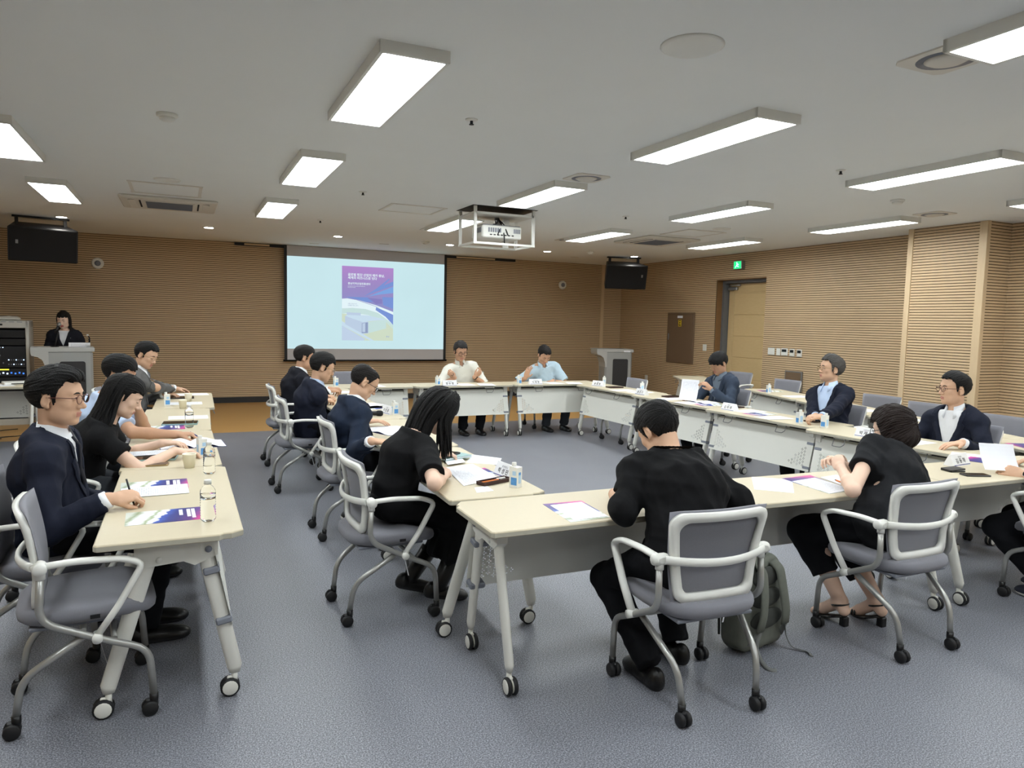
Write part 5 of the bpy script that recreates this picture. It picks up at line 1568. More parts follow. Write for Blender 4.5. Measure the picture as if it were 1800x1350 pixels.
# 13: woman with bobbed hair
PEOPLE[13] = person('woman with a dark bob in a loose black blouse, hands clasped on the near table', seat_of(13), 4, A3(aty(1570, 755, 2.68)), (16, 16, 0),
    {'L': (A3(atz(1499, 862, .745))+A3((.13, .18, .06)), (.35, .7, .5), (-.7, .2, .6), 'clasp', A3(atz(1499, 862, .745))), 'R': (A3(atz(1499, 862, .745))+A3((.23, .24, .06)), (-.6, .7, .4), (.5, .2, .7), 'clasp')}, feet_of(13, .12, .20, .09, -.35, -.3, .12), .95, .004, .003,
    dict(bob=1, vol=.020, front=.070, rough=2.0), 'hair_brown', 'skin_pale', dict(top='linen_black', topname='blouse', sleeve=.50, sr=(.062, .068, .05), inf=.018, neck=.052, necktop=.0, skirtlen=1, trousers='trouser_black', legend=.60, legw=1.25, bare_legs=True, fold=.006),
    bulge=.03, fem=True, seed=13, glasses=('frame_black', 'round'), shw=.175, poles={'L': A3((-1.0, -.35, -.75)), 'R': A3((.8, -.3, -.9))})
# 14: person at the frame edge
PEOPLE[14] = person('person in dark trousers and striped sneakers holding paper, watch on the left wrist', seat_of(14, -.06, .06), 6, A3((4.80, 2.20, 1.22)), (0, 12, 0),
    {'L': (A3(aty(1806, 838, 2.50)), (-.55, .75, .25), (-.75, -.3, .55), 'hold'), 'R': (A3((4.86, 2.62, .74)), (-.2, .9, 0), UPV, 'rest')}, feet_of(14, .12, .04, .10), 1.0, .004, .004,
    dict(vol=.012), 'hair_black', 'skin_mid', dict(top='knit_black', sleeve=.8, sr=(.066, .064, .05), inf=.012, trousers='trouser_black', shoes='sneaker_navy', sole='sole_white', stripes=True),
    seed=14, watch=(-1, 'steel', 'steel'))
# 9: woman in the black dress
PEOPLE[9] = person('long haired woman in a black dress writing at the table, head bowed', seat_of(9, .02), -90, A3(aty(768, 722, 3.70)), (-10, 40, 0),
    {'R': (A3(atz(782, 834, .745)), (.25, .8, .1), (.3, 0, .9), 'pen', A3(atz(764, 850, .755))), 'L': (A3(atz(768, 800, .745)), (.9, .1, 0), UPV, 'rest')}, feet_of(9, .30, .20, .09, -.2, -.3, .11), .96, .004, .003,
    dict(vol=.010, front=.060), 'hair_black', 'skin_pale', dict(top='knit_black', topname='dress_top', sleeve=.74, sr=(.066, .066, .05), inf=.006, neck=.050, necktop=-.004, tuck=1, fold=.003, shoes='leather_black'),
    bulge=.05, fem=True, seed=9, eyes='closed', shw=.165, poles={'R': A3((-.1, -.9, -.7))})
# 8: balding man
PEOPLE[8] = person('balding man in glasses and a navy jacket reading an open brochure', seat_of(8, .0), -90, A3(aty(639, 672, 5.15)), (-2, 34, 0),
    {'R': (A3(atz(652, 776, .745)), (.93, .25, -.05), (0, 0, 1), 'flat'), 'L': (A3(atz(643, 740, .745)), (.95, -.2, 0), UPV, 'flat')}, feet_of(8, .02, .35, .11, -.75, 0, .15), 1.0, .0045, .0035,
    dict(vol=.008, front=.085, bald=.020, nape=-.064, side=.0), 'hair_dark', 'skin_mid', dict(SUIT, jacket='suit_blue', shirt='shirt_white', collar='shirt_white', sole='sole_white'),
    bulge=.065, glasses=('frame_black', 'square'), eyes='closed', seed=8)
# 7: man with the light blue collar
PEOPLE[7] = person('man in a navy suit with a light blue collar, looking down at his hands', seat_of(7, .05), -90, A3(aty(566, 646, 6.60)), (0, 20, 0),
    {'R': (A3(atz(566, 704, .75)), (.8, .5, 0), UPV, 'clasp'), 'L': (A3(atz(567, 697, .75)), (.8, -.4, 0), UPV, 'clasp')}, feet_of(7), 1.02, .0055, .004,
    dict(vol=.014, top=.004, nape=-.068), 'hair_black', 'skin_mid', dict(SUIT, jacket='suit_navy', shirt='shirt_blue', collar='shirt_blue'), bulge=.05, glasses=('frame_gold', 'round'), eyes='closed', seed=7)
# 6
PEOPLE[6] = person('man in a dark suit sitting nearest the screen, hands clasped on the table', seat_of(6, .03), -90, A3(aty(535, 629, 7.86)), (-4, 12, 0),
    {'R': (A3(atz(577, 688, .76)), (.8, .5, .1), UPV, 'clasp'), 'L': (A3(atz(578, 684, .76)), (.8, -.4, .1), UPV, 'clasp')}, feet_of(6), 1.0, .006, .0045,
    dict(vol=.013, nape=-.068), 'hair_dark', 'skin_tan', dict(SUIT, jacket='suit_dark', shirt='shirt_white', collar='shirt_white'), bulge=.05, glasses=('frame_gold', 'round'), seed=6)
# 5: man with the pen, close to the camera
PEOPLE[5] = person('young man in a navy suit and glasses holding a pen at the table', seat_of(5, .02), -93, A3(aty(99, 700, 3.72)), (-14, 3, 0),
    {'R': (A3(atz(189, 878, .750)), (.93, .25, .05), (.0, -.45, .9), 'pen'), 'L': (A3((-.28, 3.96, .60)), (.95, -.2, 0), UPV, 'rest')}, feet_of(5), 1.04, .0035, .0028,
    dict(vol=.013, top=.008, quiff=True, front=.082, nape=-.058, side=-.014, rough=1.4), 'hair_black', 'skin_mid', dict(SUIT, jacket='suit_navy', shirt='shirt_white', collar='shirt_white', tie='suit_dark'),
    bulge=.035, glasses=('frame_brown', 'round'), seed=5)
# 4: woman
PEOPLE[4] = person('woman with long wavy black hair in a black top turning a page', seat_of(4, .02), -88, A3(aty(216, 697, 4.62)), (-6, 26, 0),
    {'R': (A3(atz(306, 793, .750)), (.93, .1, -.05), UPV, 'rest'), 'L': (A3(atz(285, 779, .745)), (.95, -.1, 0), UPV, 'rest')}, feet_of(4), .96, .004, .003,
    dict(vol=.012, front=.058), 'hair_black', 'skin_pale', dict(top='knit_black', topname='blouse', sleeve=.55, sr=(.064, .066, .05), inf=.006, neck=.052, trousers='trouser_grey', shoes='leather_black'),
    bulge=.035, fem=True, eyes='closed', seed=4, shw=.165, poles={'R': A3((-.3, -.8, -.6)), 'L': A3((-.3, .6, -.7))})
# 3: man in light blue shirt
PEOPLE[3] = person('man in a light blue shirt resting his head on his hand', seat_of(3, .04), -88, A3(aty(209, 657, 5.60)), (-18, 22, 8),
    {'R': (A3(atz(307, 764, .745)), (.95, .05, 0), UPV, 'pen'), 'L': (A3(aty(240, 714, 5.60)), (.1, -.1, 1), (.8, .4, .3), 'clasp')}, feet_of(3), 1.0, .005, .004,
    dict(vol=.014, top=.004), 'hair_black', 'skin_tan', dict(top='shirt_blue', sleeve=.75, sr=(.066, .068, .05), inf=.012, collar='shirt_blue', trousers='trouser_grey', shoes='leather_black'),
    bulge=.04, eyes='closed', seed=3, poles={'L': A3((.9, .1, -.9)), 'R': A3((-.2, -.7, -.5))})
# 2: man in the grey suit
PEOPLE[2] = person('man in a grey suit and round glasses reaching along the far end of the table', seat_of(2, .06), -95, A3(aty(256, 625, 7.72)), (-26, 22, -6),
    {'R': (A3(aty(312, 684, 8.02)), (.95, .15, -.12), UPV, 'rest'), 'L': (A3((-.18, 7.95, .74)), (.95, 0, 0), UPV, 'rest')}, feet_of(2), 1.0, .0055, .004,
    dict(vol=.014, top=.006, nape=-.068, front=.08), 'hair_black', 'skin_mid', dict(SUIT, jacket='suit_grey', shirt='shirt_white', collar='shirt_white', trousers='trouser_grey'), bulge=.04, glasses=('frame_gold', 'round'), eyes='closed', seed=2)
# 10: man in white shirt, 11: man in the light blue short sleeved shirt (facing the camera)
PEOPLE[10] = person('man in a white shirt and glasses cleaning something in his hands', seat_of(10, .03), 180, A3(aty(809, 618, 9.32)), (0, 18, 0),
    {'R': (A3(aty(799, 664, 9.14)), (-.5, -.25, .5), (-.5, -.5, .5), 'fist'), 'L': (A3(aty(834, 663, 9.14)), (.45, -.25, .5), (.5, -.6, .4), 'pen')}, feet_of(10, .40, .42, .12), 1.05, .0055, .0045,
    dict(vol=.018, top=.012, side=-.012, sides=.7, front=.082), 'hair_greying', 'skin_tan', dict(top='shirt_cream', sleeve=.95, sr=(.066, .068, .05), inf=.014, vneck=.06, collar='shirt_cream', trousers='trouser_black', shoes='leather_black'),
    bulge=.03, glasses=('frame_black', 'square'), eyes='closed', seed=10, watch=(-1, 'black_plastic', 'black_plastic'), poles={'R': A3((-.9, .2, -.8)), 'L': A3((.9, .2, -.8))})
PEOPLE[11] = person('man in a light blue short sleeved shirt looking down at his papers', seat_of(11, .03), 180, A3(aty(956, 624, 9.24)), (0, 38, 0),
    {'R': (A3(aty(923, 665, 9.14)), (.2, -.3, .9), (-.7, -.6, .2), 'flat'), 'L': (A3(aty(972, 670, 9.12)), (-.85, -.35, -.05), UPV, 'rest')}, feet_of(11, .40, .42, .14), 1.06, .0055, .0045,
    dict(vol=.014, front=.080, bald=.006, nape=-.068, sides=.7), 'hair_dark', 'skin_tan', dict(top='shirt_sky', sleeve=.80, sr=(.074, .078, .05), inf=.022, vneck=.05, collar='shirt_sky', trousers='trouser_grey', shoes='leather_black'),
    bulge=.05, belly=.02, eyes='closed', seed=11, watch=(-1, 'steel', 'steel'), poles={'R': A3((-.9, .2, -.6)), 'L': A3((.95, .2, -.3))})
# 15, 16, 17: right row, facing -x
PEOPLE[15] = person('man with a black fringe and slate jacket turning the pages of a document', seat_of(15, .02), 92, A3(atx(1264, 639, 5.58)), (0, 24, 0),
    {'L': (A3(atx(1251, 685, 5.34)), (-.6, .15, .55), (.1, -.7, .6), 'hold'), 'R': (A3(atx(1213, 698, 5.24)), (-.8, -.3, .2), (.2, .5, .7), 'hold')}, feet_of(15), 1.0, .0055, .004,
    dict(vol=.016, bangs=True, nape=-.068), 'hair_black', 'skin_tan', dict(SUIT, jacket='suit_slate', shirt='shirt_check', collar='shirt_check', vwide=.06), bulge=.05, glasses=('frame_gold', 'round'), eyes='closed', seed=15, watch=(-1, 'black_plastic', 'black_plastic'),
    poles={'L': A3((.4, -.7, -.8)), 'R': A3((.4, .7, -.8))})
PEOPLE[16] = person('grey haired man in a navy suit and pale blue shirt watching the screen', seat_of(16, .02), 92, A3(atx(1461, 650, 5.60)), (-24, -6, 0),
    {'L': (A3(atz(1438, 738, .75)), (-.8, .35, 0), UPV, 'clasp'), 'R': (A3(atz(1434, 731, .75)), (-.8, -.3, 0), UPV, 'clasp')}, feet_of(16), 1.02, .005, .0038,
    dict(vol=.015, top=.010, front=.086, nape=-.068, rough=1.6), 'hair_grey', 'skin_mid', dict(SUIT, jacket='suit_navy', shirt='shirt_blue', collar='shirt_blue', vwide=.075), bulge=.03, glasses=('frame_gold', 'round'), seed=16)
PEOPLE[17] = person('suited man in glasses and an open white collar watching the screen, hand on paper', seat_of(17, .0), 90, A3(atx(1678, 685, 5.42)), (-24, 0, 0),
    {'L': (A3(atz(1692, 779, .745)), (-.9, .25, -.05), UPV, 'flat'), 'R': (A3((5.12, 3.78, .74)), (-.9, -.2, 0), UPV, 'rest')}, feet_of(17), 1.02, .0045, .0035,
    dict(vol=.012, top=.008, front=.086, nape=-.068), 'hair_black', 'skin_mid', dict(SUIT, jacket='suit_navy', shirt='shirt_white', collar='shirt_white', vwide=.075), bulge=.03, glasses=('frame_brown', 'round'), seed=17)
# 1: speaker at the lectern
h1 = A3(aty(112, 563, 11.86))
PEOPLE[1] = person('woman in a black suit speaking into the microphone at the lectern', (h1[0]-.0, 11.93, .90), 174, h1, (-6, 14, 0),
    {'R': (h1+A3((-.14, -.10, -.50)), (.3, -.9, 0), UPV, 'rest'), 'L': (h1+A3((.16, -.12, -.50)), (-.3, -.9, 0), UPV, 'rest')}, {'R': (A3((h1[0]-.09, 11.93, .085)), A3((0, -1, 0))), 'L': (A3((h1[0]+.09, 11.93, .085)), A3((0, -1, 0)))}, .96, .006, .0045,
    dict(vol=.012, front=.062), 'hair_dark', 'skin_pale', dict(SUIT, jacket='suit_dark', shirt='shirt_white', vwide=.035, vdepth=.22), bulge=.01, fem=True, eyes='closed', seed=21, shw=.165, lipsm='lips_red')

# ---------------- long hair
def head_pt(info, p): return info['C']+info['Rh']@(A3(p)*info['s'])
def long_hair(k, col, drop, spread_, seed, front=.045, n=150, r=.0085, wave=.0, back_only=False, lim=100, vol=1.0, part=0.0, flow=None, name='long_hair'):
    """Locks that leave the scalp, follow the skull and then hang straight down."""
    I = PEOPLE[k]; rng = np.random.RandomState(seed); cur = []
    for i in range(n):
        u = rng.rand(); th = math.radians(-lim+2*lim*u) if not back_only else math.radians(-75+150*u)     # around the back of the head, 0 = straight back
        el = rng.rand()
        x0, y0, z0 = .0+part, .02-.03*rng.rand(), .128
        dirx, diry = math.sin(th), -math.cos(th)
        p = [head_pt(I, (x0*.5+dirx*.02, y0+diry*.02, .128-.004*rng.rand()))]
        for (rr, zz_) in ((.062, .112), (.086, .070), (.094, .020), (.090, -.030), (.082, -.07)):
            rx, ry = rr*.90*vol, rr*1.06*vol
            p.append(head_pt(I, (dirx*rx, -.012+diry*ry+front*.25*(1-abs(diry)), zz_)))
        L = drop*(.72+.4*rng.rand())
        q = p[-1].copy(); g = A3((0, 0, -1)) if flow is None else nv(flow)
        out = (I['Rh']@A3((dirx, diry, 0)))*spread_
        m = 6
        for j in range(1, m+1):
            t = j/m
            w_ = A3((math.sin(t*9+i)*wave, math.cos(t*8+i*1.7)*wave, 0))
            p.append(q+g*L*t+out*t+w_)
        cur.append(p)
    return strands(I, name, MAT[col].name, cur, r, r*.25, .004, 1, seed, 16)
long_hair(9, 'hair_black', .44, .0, 90, n=340, r=.0085, flow=(-.36, 0, -.93), vol=1.07)
long_hair(4, 'hair_black', .27, .035, 40, n=280, r=.0080, wave=.016, flow=(-.26, -.1, -1), lim=88)
long_hair(1, 'hair_dark', .20, .02, 10, n=90, r=.010, wave=.008)

def locks(k, col, starts, flow, L, seed, r=.008, name='front_locks', n_each=6, jit=.007):
    I = PEOPLE[k]; cur = []
    for st in starts:
        p = [head_pt(I, q) for q in st]
        e = p[-1]
        for j in range(1, 6): p.append(e+nv(flow)*L*j/5)
        cur.append(p)
    return strands(I, name, col, cur, r, r*.2, jit, n_each, seed, 14)
locks(9, 'hair_black', [((.01, .03, .13), (.05, .04, .105), (.078, .045, .05), (.082, .05, .0)), ((.01, .04, .13), (.045, .065, .095), (.072, .07, .04), (.074, .075, -.01)), ((.01, .02, .13), (.055, .02, .10), (.084, .02, .04), (.088, .02, -.02)), ((-.01, .04, .13), (-.045, .065, .095), (-.072, .07, .04), (-.074, .075, -.01))], (.02, -.02, -1), .20, 91, n_each=15, jit=.009)
# skirt of the black dress
def dress_skirt(k, m):
    I = PEOPLE[k]; s = I['s']; Hp = I['Hp']; R_ = I['R']; F_ = I['F']; U = A3((0, 0, 1))
    Km = (I['lg'][1][1]+I['lg'][-1][1])/2; Am = (I['lg'][1][2]+I['lg'][-1][2])/2
    hem = A3((Km[0]*.75+Am[0]*.25, Km[1]*.75+Am[1]*.25, .25))
    lo = np.min([Hp-.24, Km-.24, hem-.24], 0); hi = np.max([Hp+.22, Km+.2, hem+.24], 0)
    T_ = SDF(lo, hi, .007)
    T_.ell(Hp, (.175*s, .135*s, .11*s), np.stack([R_, F_, U], 1), 0)
    T_.ecap(Hp-U*.005, Km, (.185*s, .088*s), (.185*s, .082*s), R_, U, .03)
    T_.ecap(Km-F_*.03, hem, (.180*s, .10*s), (.210*s, .15*s), R_, F_, .04)
    X, Y, Z = T_.ax[0][:, None, None], T_.ax[1][None, :, None], T_.ax[2][None, None, :]
    u = X*R_[0]+Y*R_[1]; w = X*F_[0]+Y*F_[1]
    amt = np.clip((.50-Z)/.25, 0, 1)
    T_.d += (amt*(.008*np.sin(u*70)+.006*np.sin(w*60+u*31))).astype(np.float32)
    T_.fold(99, .005, .12)
    T_.d = np.maximum(T_.d, .25+.012*np.sin(u*50)+.010*np.sin(w*43)-Z)
    V, F = T_.mesh(); sdf_object('dress_skirt', V-I['org'], F, m, I['root'], None, 2)
dress_skirt(9, 'knit_black')
I = PEOPLE[9]
for q in (1, -1):
    Hj, Kn, An, fd = I['lg'][q]
    MB().tube([Kn*.45+An*.55-I['org'], An-I['org'], An-A3((0, 0, .03))-I['org']], [.050, .043, .042], 12).build('boot_shaft', 'leather_black', I['root'])
# heeled sandals of the woman with bobbed hair
I = PEOPLE[13]
for q in (1, -1):
    Hj, Kn, An, fd = I['lg'][q]; sd = nv(np.cross(fd, A3((0, 0, 1)))); up_ = nv(np.cross(sd, fd)); o_ = I['org']
    toe = An+fd*.165-A3((0, 0, .075)); hl = An-fd*.03-A3((0, 0, .075))
    sh_ = MB().tube([hl-o_, An+fd*.05-A3((0, 0, .082))-o_, toe+fd*.02-o_], [.030, .036, .026], 10, flat=(.26, 1.05), up=tuple(up_)).build('sandal', 'leather_black', I['root'])
    MB().box(tuple(A3((hl[0], hl[1], hl[2]/2))-o_+A3((0, 0, -.002))), (.036, .036, max(.02, hl[2]-.004)), bev=.004).build('heel', 'leather_black', sh_)
    for (a_, w_) in ((.115, .036), (.135, .034)):
        c_ = An+fd*a_-A3((0, 0, .062))
        MB().tube([c_+sd*w_*math.cos(t)+up_*(.030*math.sin(t)-.006)-o_ for t in np.linspace(0, math.pi, 9)], .006, 6).build('strap', 'leather_black', sh_)
    c_ = An-A3((0, 0, .015))
    MB().tube([c_+(sd*math.cos(t)+fd*math.sin(t))*.041-o_ for t in np.linspace(0, 2*math.pi, 16, endpoint=False)], .005, 6, closed=True).build('strap', 'leather_black', sh_)
# ---------------------------------------------------------------- small things on the tables
def uv_mat(name, kind):
    m = bpy.data.materials.new(name); m.use_nodes = True
    nt = m.node_tree; b = nt.nodes['Principled BSDF']; b.inputs['Roughness'].default_value = .55 if kind == 'print' else .35
    N_ = nt.nodes.new; L_ = nt.links.new
    uv = N_('ShaderNodeTexCoord'); sp = N_('ShaderNodeSeparateXYZ'); L_(uv.outputs['UV'], sp.inputs[0])
    def math_(op, a, b_=None, c=None):
        n = N_('ShaderNodeMath'); n.operation = op
        for i, v in enumerate((a, b_, c)):
            if v is None: continue
            if isinstance(v, (int, float)): n.inputs[i].default_value = v
            else: L_(v, n.inputs[i])
        return n.outputs[0]
    nz = N_('ShaderNodeTexNoise')
    if kind == 'print':
        mp = N_('ShaderNodeMapping'); mp.inputs['Scale'].default_value = (28, 30, 1); L_(uv.outputs['UV'], mp.inputs['Vector']); L_(mp.outputs['Vector'], nz.inputs['Vector']); nz.inputs['Scale'].default_value = 1.0
        fr = math_('FRACT', math_('MULTIPLY', sp.outputs[1], 30.0))
        line = math_('LESS_THAN', fr, .42)
        word = math_('GREATER_THAN', nz.outputs['Fac'], .46)
        mg = math_('MULTIPLY', math_('LESS_THAN', math_('ABSOLUTE', math_('SUBTRACT', sp.outputs[0], .5)), .40), math_('LESS_THAN', math_('ABSOLUTE', math_('SUBTRACT', sp.outputs[1], .48)), .40))
        k = math_('MULTIPLY', math_('MULTIPLY', line, word), math_('MULTIPLY', mg, .38))
        mx = N_('ShaderNodeMix'); mx.data_type = 'RGBA'; mx.inputs[6].default_value = srgb(236, 238, 244); mx.inputs[7].default_value = srgb(70, 72, 90)
        L_(k, mx.inputs[0]); L_(mx.outputs[2], b.inputs['Base Color'])
    else:
        nz.inputs['Scale'].default_value = 7; nz.inputs['Detail'].default_value = 3; L_(uv.outputs['UV'], nz.inputs['Vector'])
        v = math_('ADD', math_('MULTIPLY_ADD', sp.outputs[0], .22, -.11), math_('ADD', sp.outputs[1], math_('MULTIPLY_ADD', nz.outputs['Fac'], .16, -.08)))
        r = N_('ShaderNodeValToRGB'); els = [(0, srgb(205, 212, 205)), (.07, srgb(140, 158, 118)), (.14, srgb(226, 230, 230)), (.28, srgb(240, 242, 244)), (.33, srgb(150, 168, 120)), (.37, srgb(238, 240, 244)), (.45, srgb(240, 242, 246)), (.47, srgb(66, 98, 186)), (.58, srgb(52, 66, 140)), (.72, srgb(62, 58, 122)), (.88, srgb(96, 60, 138)), (1.0, srgb(206, 62, 150))]
        r.color_ramp.elements[0].color = els[0][1]; r.color_ramp.elements[1].position = 1.0; r.color_ramp.elements[1].color = els[-1][1]
        for (p_, c_) in els[1:-1]:
            e_ = r.color_ramp.elements.new(p_); e_.color = c_
        L_(v, r.inputs['Fac']); L_(r.outputs['Color'], b.inputs['Base Color'])
    MAT[name] = m
uv_mat('printed_paper', 'print'); uv_mat('brochure_cover', 'cover')
def grid_sheet(name, P, m, parent=None, th=.0009, loc=None):
    """P[j][i] grid of points (rows from the bottom edge to the top edge); thin double sheet with UVs."""
    nj, ni = len(P), len(P[0]); vs_ = []; uvs = []
    for z_ in (0, -th):
        for j in range(nj):
            for i in range(ni):
                p = P[j][i]; vs_.append((p[0], p[1], p[2]+z_)); uvs.append((i/(ni-1), j/(nj-1)))
    n = nj*ni; fs = []
    for j in range(nj-1):
        for i in range(ni-1):
            a_ = j*ni+i; fs.append((a_, a_+1, a_+ni+1, a_+ni)); fs.append((n+a_+ni, n+a_+ni+1, n+a_+1, n+a_))
    bd = [i for i in range(ni)]+[(j+1)*ni-1 for j in range(1, nj)]+[(nj-1)*ni+i for i in range(ni-2, -1, -1)]+[j*ni for j in range(nj-2, 0, -1)]
    for k in range(len(bd)):
        a_, b_ = bd[k], bd[(k+1) % len(bd)]; fs.append((b_, a_, n+a_, n+b_))
    me = bpy.data.meshes.new(name); me.from_pydata(vs_, [], fs)
    ul = me.uv_layers.new(name='UVMap')
    for l in me.loops: ul.data[l.index].uv = uvs[l.vertex_index]
    me.materials.append(MAT[m]); me.update()
    return link(name, me, parent, loc)
def quad_px(name, cs, z, m, parent=None, org=None):
    """Flat sheet whose four corners are photo pixels on the table (bottom left, bottom right, top right, top left of the print)."""
    W_ = [atz(c[0], c[1], ZT+z) for c in cs]
    o = org if org is not None else sum(W_, Vector())/4
    o = Vector((o.x, o.y, ZT+z)) if org is None else o
    nj = ni = 4; P = []
    for j in range(nj):
        a_ = W_[0].lerp(W_[3], j/(nj-1)); b_ = W_[1].lerp(W_[2], j/(nj-1))
        P.append([a_.lerp(b_, i/(ni-1))-o for i in range(ni)])
    return grid_sheet(name, P, m, parent, loc=None if parent else o), o
def flat(name, px, py, rot, w, h, m, label, cat, z=.0012, curl=0.0, group=None, at=None):
    c = atz(px, py, ZT) if at is None else Vector(at)
    ca, sa = math.cos(math.radians(rot)), math.sin(math.radians(rot)); P = []
    for j in range(7):
        t = j/6; row = []
        for i in range(4):
            x = w*(i/3-.5); y = h*(t-.5); zz_ = curl*max(0, t-.35)**2*2.2
            row.append((x*ca-y*sa, x*sa+y*ca, zz_))
        P.append(row)
    o = grid_sheet(name, P, m, loc=(c.x, c.y, ZT+z)); tag(o, label, cat, group); return o
def title_print(o, w, h, ca, sa, z=.0004):
    mb = MB()
    for (v, l) in ((.86, .36), (.80, .30), (.70, .22)):
        y0 = h*(v-.5); x0 = -w*.38
        q = [(x0, y0-.007), (x0+w*l*2, y0-.007), (x0+w*l*2, y0+.007), (x0, y0+.007)]
        mb.add([(x*ca-y*sa, x*sa+y*ca, z) for (x, y) in q], [(0, 1, 2, 3)])
    t_ = mb.build('title_print', 'paper', o); t_['kind'] = 'stuff'

# ---- milk cartons
mat('carton_white', srgb(232, 232, 226), .45, noise=(20, .02)); mat('carton_blue', srgb(86, 150, 212), .45, noise=(60, .25)); mat('carton_pale', srgb(176, 208, 232), .45, noise=(60, .1))
def make_carton():
    r = empty('milk_carton'); w, d, h = .050, .042, .108
    MB().add([(-w/2, -d/2, 0), (w/2, -d/2, 0), (w/2, d/2, 0), (-w/2, d/2, 0), (-w/2, -d/2, h), (w/2, -d/2, h-.004), (w/2, d/2, h-.004), (-w/2, d/2, h)], [(3, 2, 1, 0), (4, 5, 6, 7), (0, 1, 5, 4), (1, 2, 6, 5), (2, 3, 7, 6), (3, 0, 4, 7)]).build('box', 'carton_white', r)
    MB().lathe([(.0115, h-.004), (.0125, h), (.0125, h+.016), (.011, h+.018), (0, h+.018)], 16, (-w*.22, 0, 0)).build('cap', 'white_plastic', r)
    MB().box((.004, -d/2-.0004, h*.30), (w*.72, .0008, h*.36)).build('blue_print', 'carton_blue', r); MB().box((.002, d/2+.0004, h*.30), (w*.72, .0008, h*.36)).build('blue_print', 'carton_blue', r)
    MB().box((.006, -d/2-.0004, h*.68), (w*.42, .0008, h*.20)).box((w/2+.0004, 0, h*.45), (.0008, d*.45, h*.5)).box((-w/2-.0004, 0, h*.42), (.0008, d*.6, h*.5)).build('pale_print', 'carton_pale', r)
    MB().box((w/2+.0008, 0, h*.66), (.0008, d*.4, h*.13)).build('blue_mark', 'carton_blue', r)
    return r
CART = []
pc = make_carton()
def carton(px, py, rot, label, at=None):
    o = pc if not CART else copy_tree(pc)
    c = atz(px, py, ZT) if at is None else Vector(at)
    o.location = (c.x, c.y, ZT+.0005); o.rotation_euler = (0, 0, math.radians(rot)); tag(o, label, 'carton', 'small milk cartons'); CART.append(o)
carton(906, 856, -62, 'milk carton beside the pencil tray of the woman in the black dress')
carton(694, 729, 8, 'milk carton beside the microphone of the balding man')
carton(0, 0, 20, 'milk carton left of the man in the white shirt', (3.02, 8.86, 0))
carton(0, 0, 10, 'milk carton before the man in the light blue short sleeved shirt', (4.18, 8.83, 0))
carton(0, 0, 60, 'milk carton at the corner where the far and right table rows meet', (5.30, 8.45, 0))
carton(0, 0, 70, 'milk carton before the empty chair near the unused lectern', (5.30, 7.55, 0))
carton(1405, 745, 80, 'blue printed milk carton beside the clasped hands of the grey haired man')
carton(1449, 752, 100, 'plain side milk carton to the right of the grey haired man')
carton(0, 0, 75, 'milk carton on the empty back row behind the man turning pages', (6.86, 6.98, 0))
carton(0, 0, 0, 'milk carton among the paper cups before the man in the grey suit', (-.13, 7.30, 0))
carton(355, 802, 20, 'milk carton behind the paper cup and water bottle of the page turning woman')
carton(0, 0, 15, 'milk carton before the empty chair in front of the screen', (1.72, 8.92, 0))

# ---- name cards
mat('card_white', srgb(236, 236, 238), .35, noise=(20, .01)); mat('card_blue', srgb(60, 66, 130), .5, noise=(30, .1))
def name_card(px, py, rot, head, name, label, at=None):
    c = atz(px, py, ZT) if at is None else Vector(at)
    r = empty('name_card', (c.x, c.y, ZT+.0005), math.radians(rot)); tag(r, label, 'name card', 'tent name cards on the tables')
    l, h, d = .19, .072, .036
    MB().prism([(-d, 0), (d, 0), (.003, h), (-.003, h)], -l/2, l/2, Matrix(((0, 0, 1, 0), (1, 0, 0, 0), (0, 1, 0, 0), (0, 0, 0, 1)))).build('card', 'card_white', r)
    tl = math.atan2(d-.003, h)
    for sgn in (1, -1):
        base = Matrix.Rotation(0 if sgn == 1 else math.pi, 4, 'Z') @ Matrix.Translation((0, -d-.0006, 0)) @ Matrix.Rotation(math.pi/2-tl, 4, 'X')
        text('card_text', head, .0135, 'ink', r, base @ Matrix.Translation((0, .058, .0003)), 'CENTER')
        text('card_text', name, .033, 'ink_black', r, base @ Matrix.Translation((-.004, .032, .0003)), 'CENTER', .0006)
        o = MB().add([base @ Vector(p_) for p_ in ((-l/2+.004, .005, .0003), (l/2-.004, .005, .0003), (l/2-.004, .0095, .0003), (-l/2+.004, .0095, .0003))], [(0, 1, 2, 3)]).build('stripe', 'card_blue', r)
name_card(891, 838, -84, '충청대학교', '박 성 민', 'tent name card beside the milk carton of the woman in the black dress')
name_card(1682, 817, 6, '충남TP', '김 동 혁', 'tent name card behind the black wallet')
name_card(1503, 830, -2, '한국전자기술연구원', '오 미 혜', 'tent name card in front of the woman with bobbed hair')
name_card(0, 0, -86, '서울대학교', '박 재 웅', 'tent name card on the table of the suited man with the notebook', (4.885, 3.90, 0))
name_card(0, 0, -90, '충남대', '김 희 재', 'tent name card beside the leather folder of the man turning pages', (5.02, 5.62, 0))
name_card(0, 0, -88, '경영대학교', '홍 은 기', 'tent name card on the table before the empty corner chair', (5.04, 7.18, 0))
name_card(0, 0, -70, '경제원', '윤 종 현', 'tent name card at the corner of the far and right rows', (5.13, 8.32, 0))
name_card(0, 0, 0, '한국대학교', '정 수 영', 'tent name card before the man in the white shirt', (3.14, 8.74, 0))
name_card(0, 0, 0, '한국사업지원', '이 재 영', 'tent name card before the man in the light blue short sleeved shirt', (4.38, 8.74, 0))
name_card(683, 727, -80, '충남도', '이 성 용', 'tent name card behind the milk carton of the balding man')

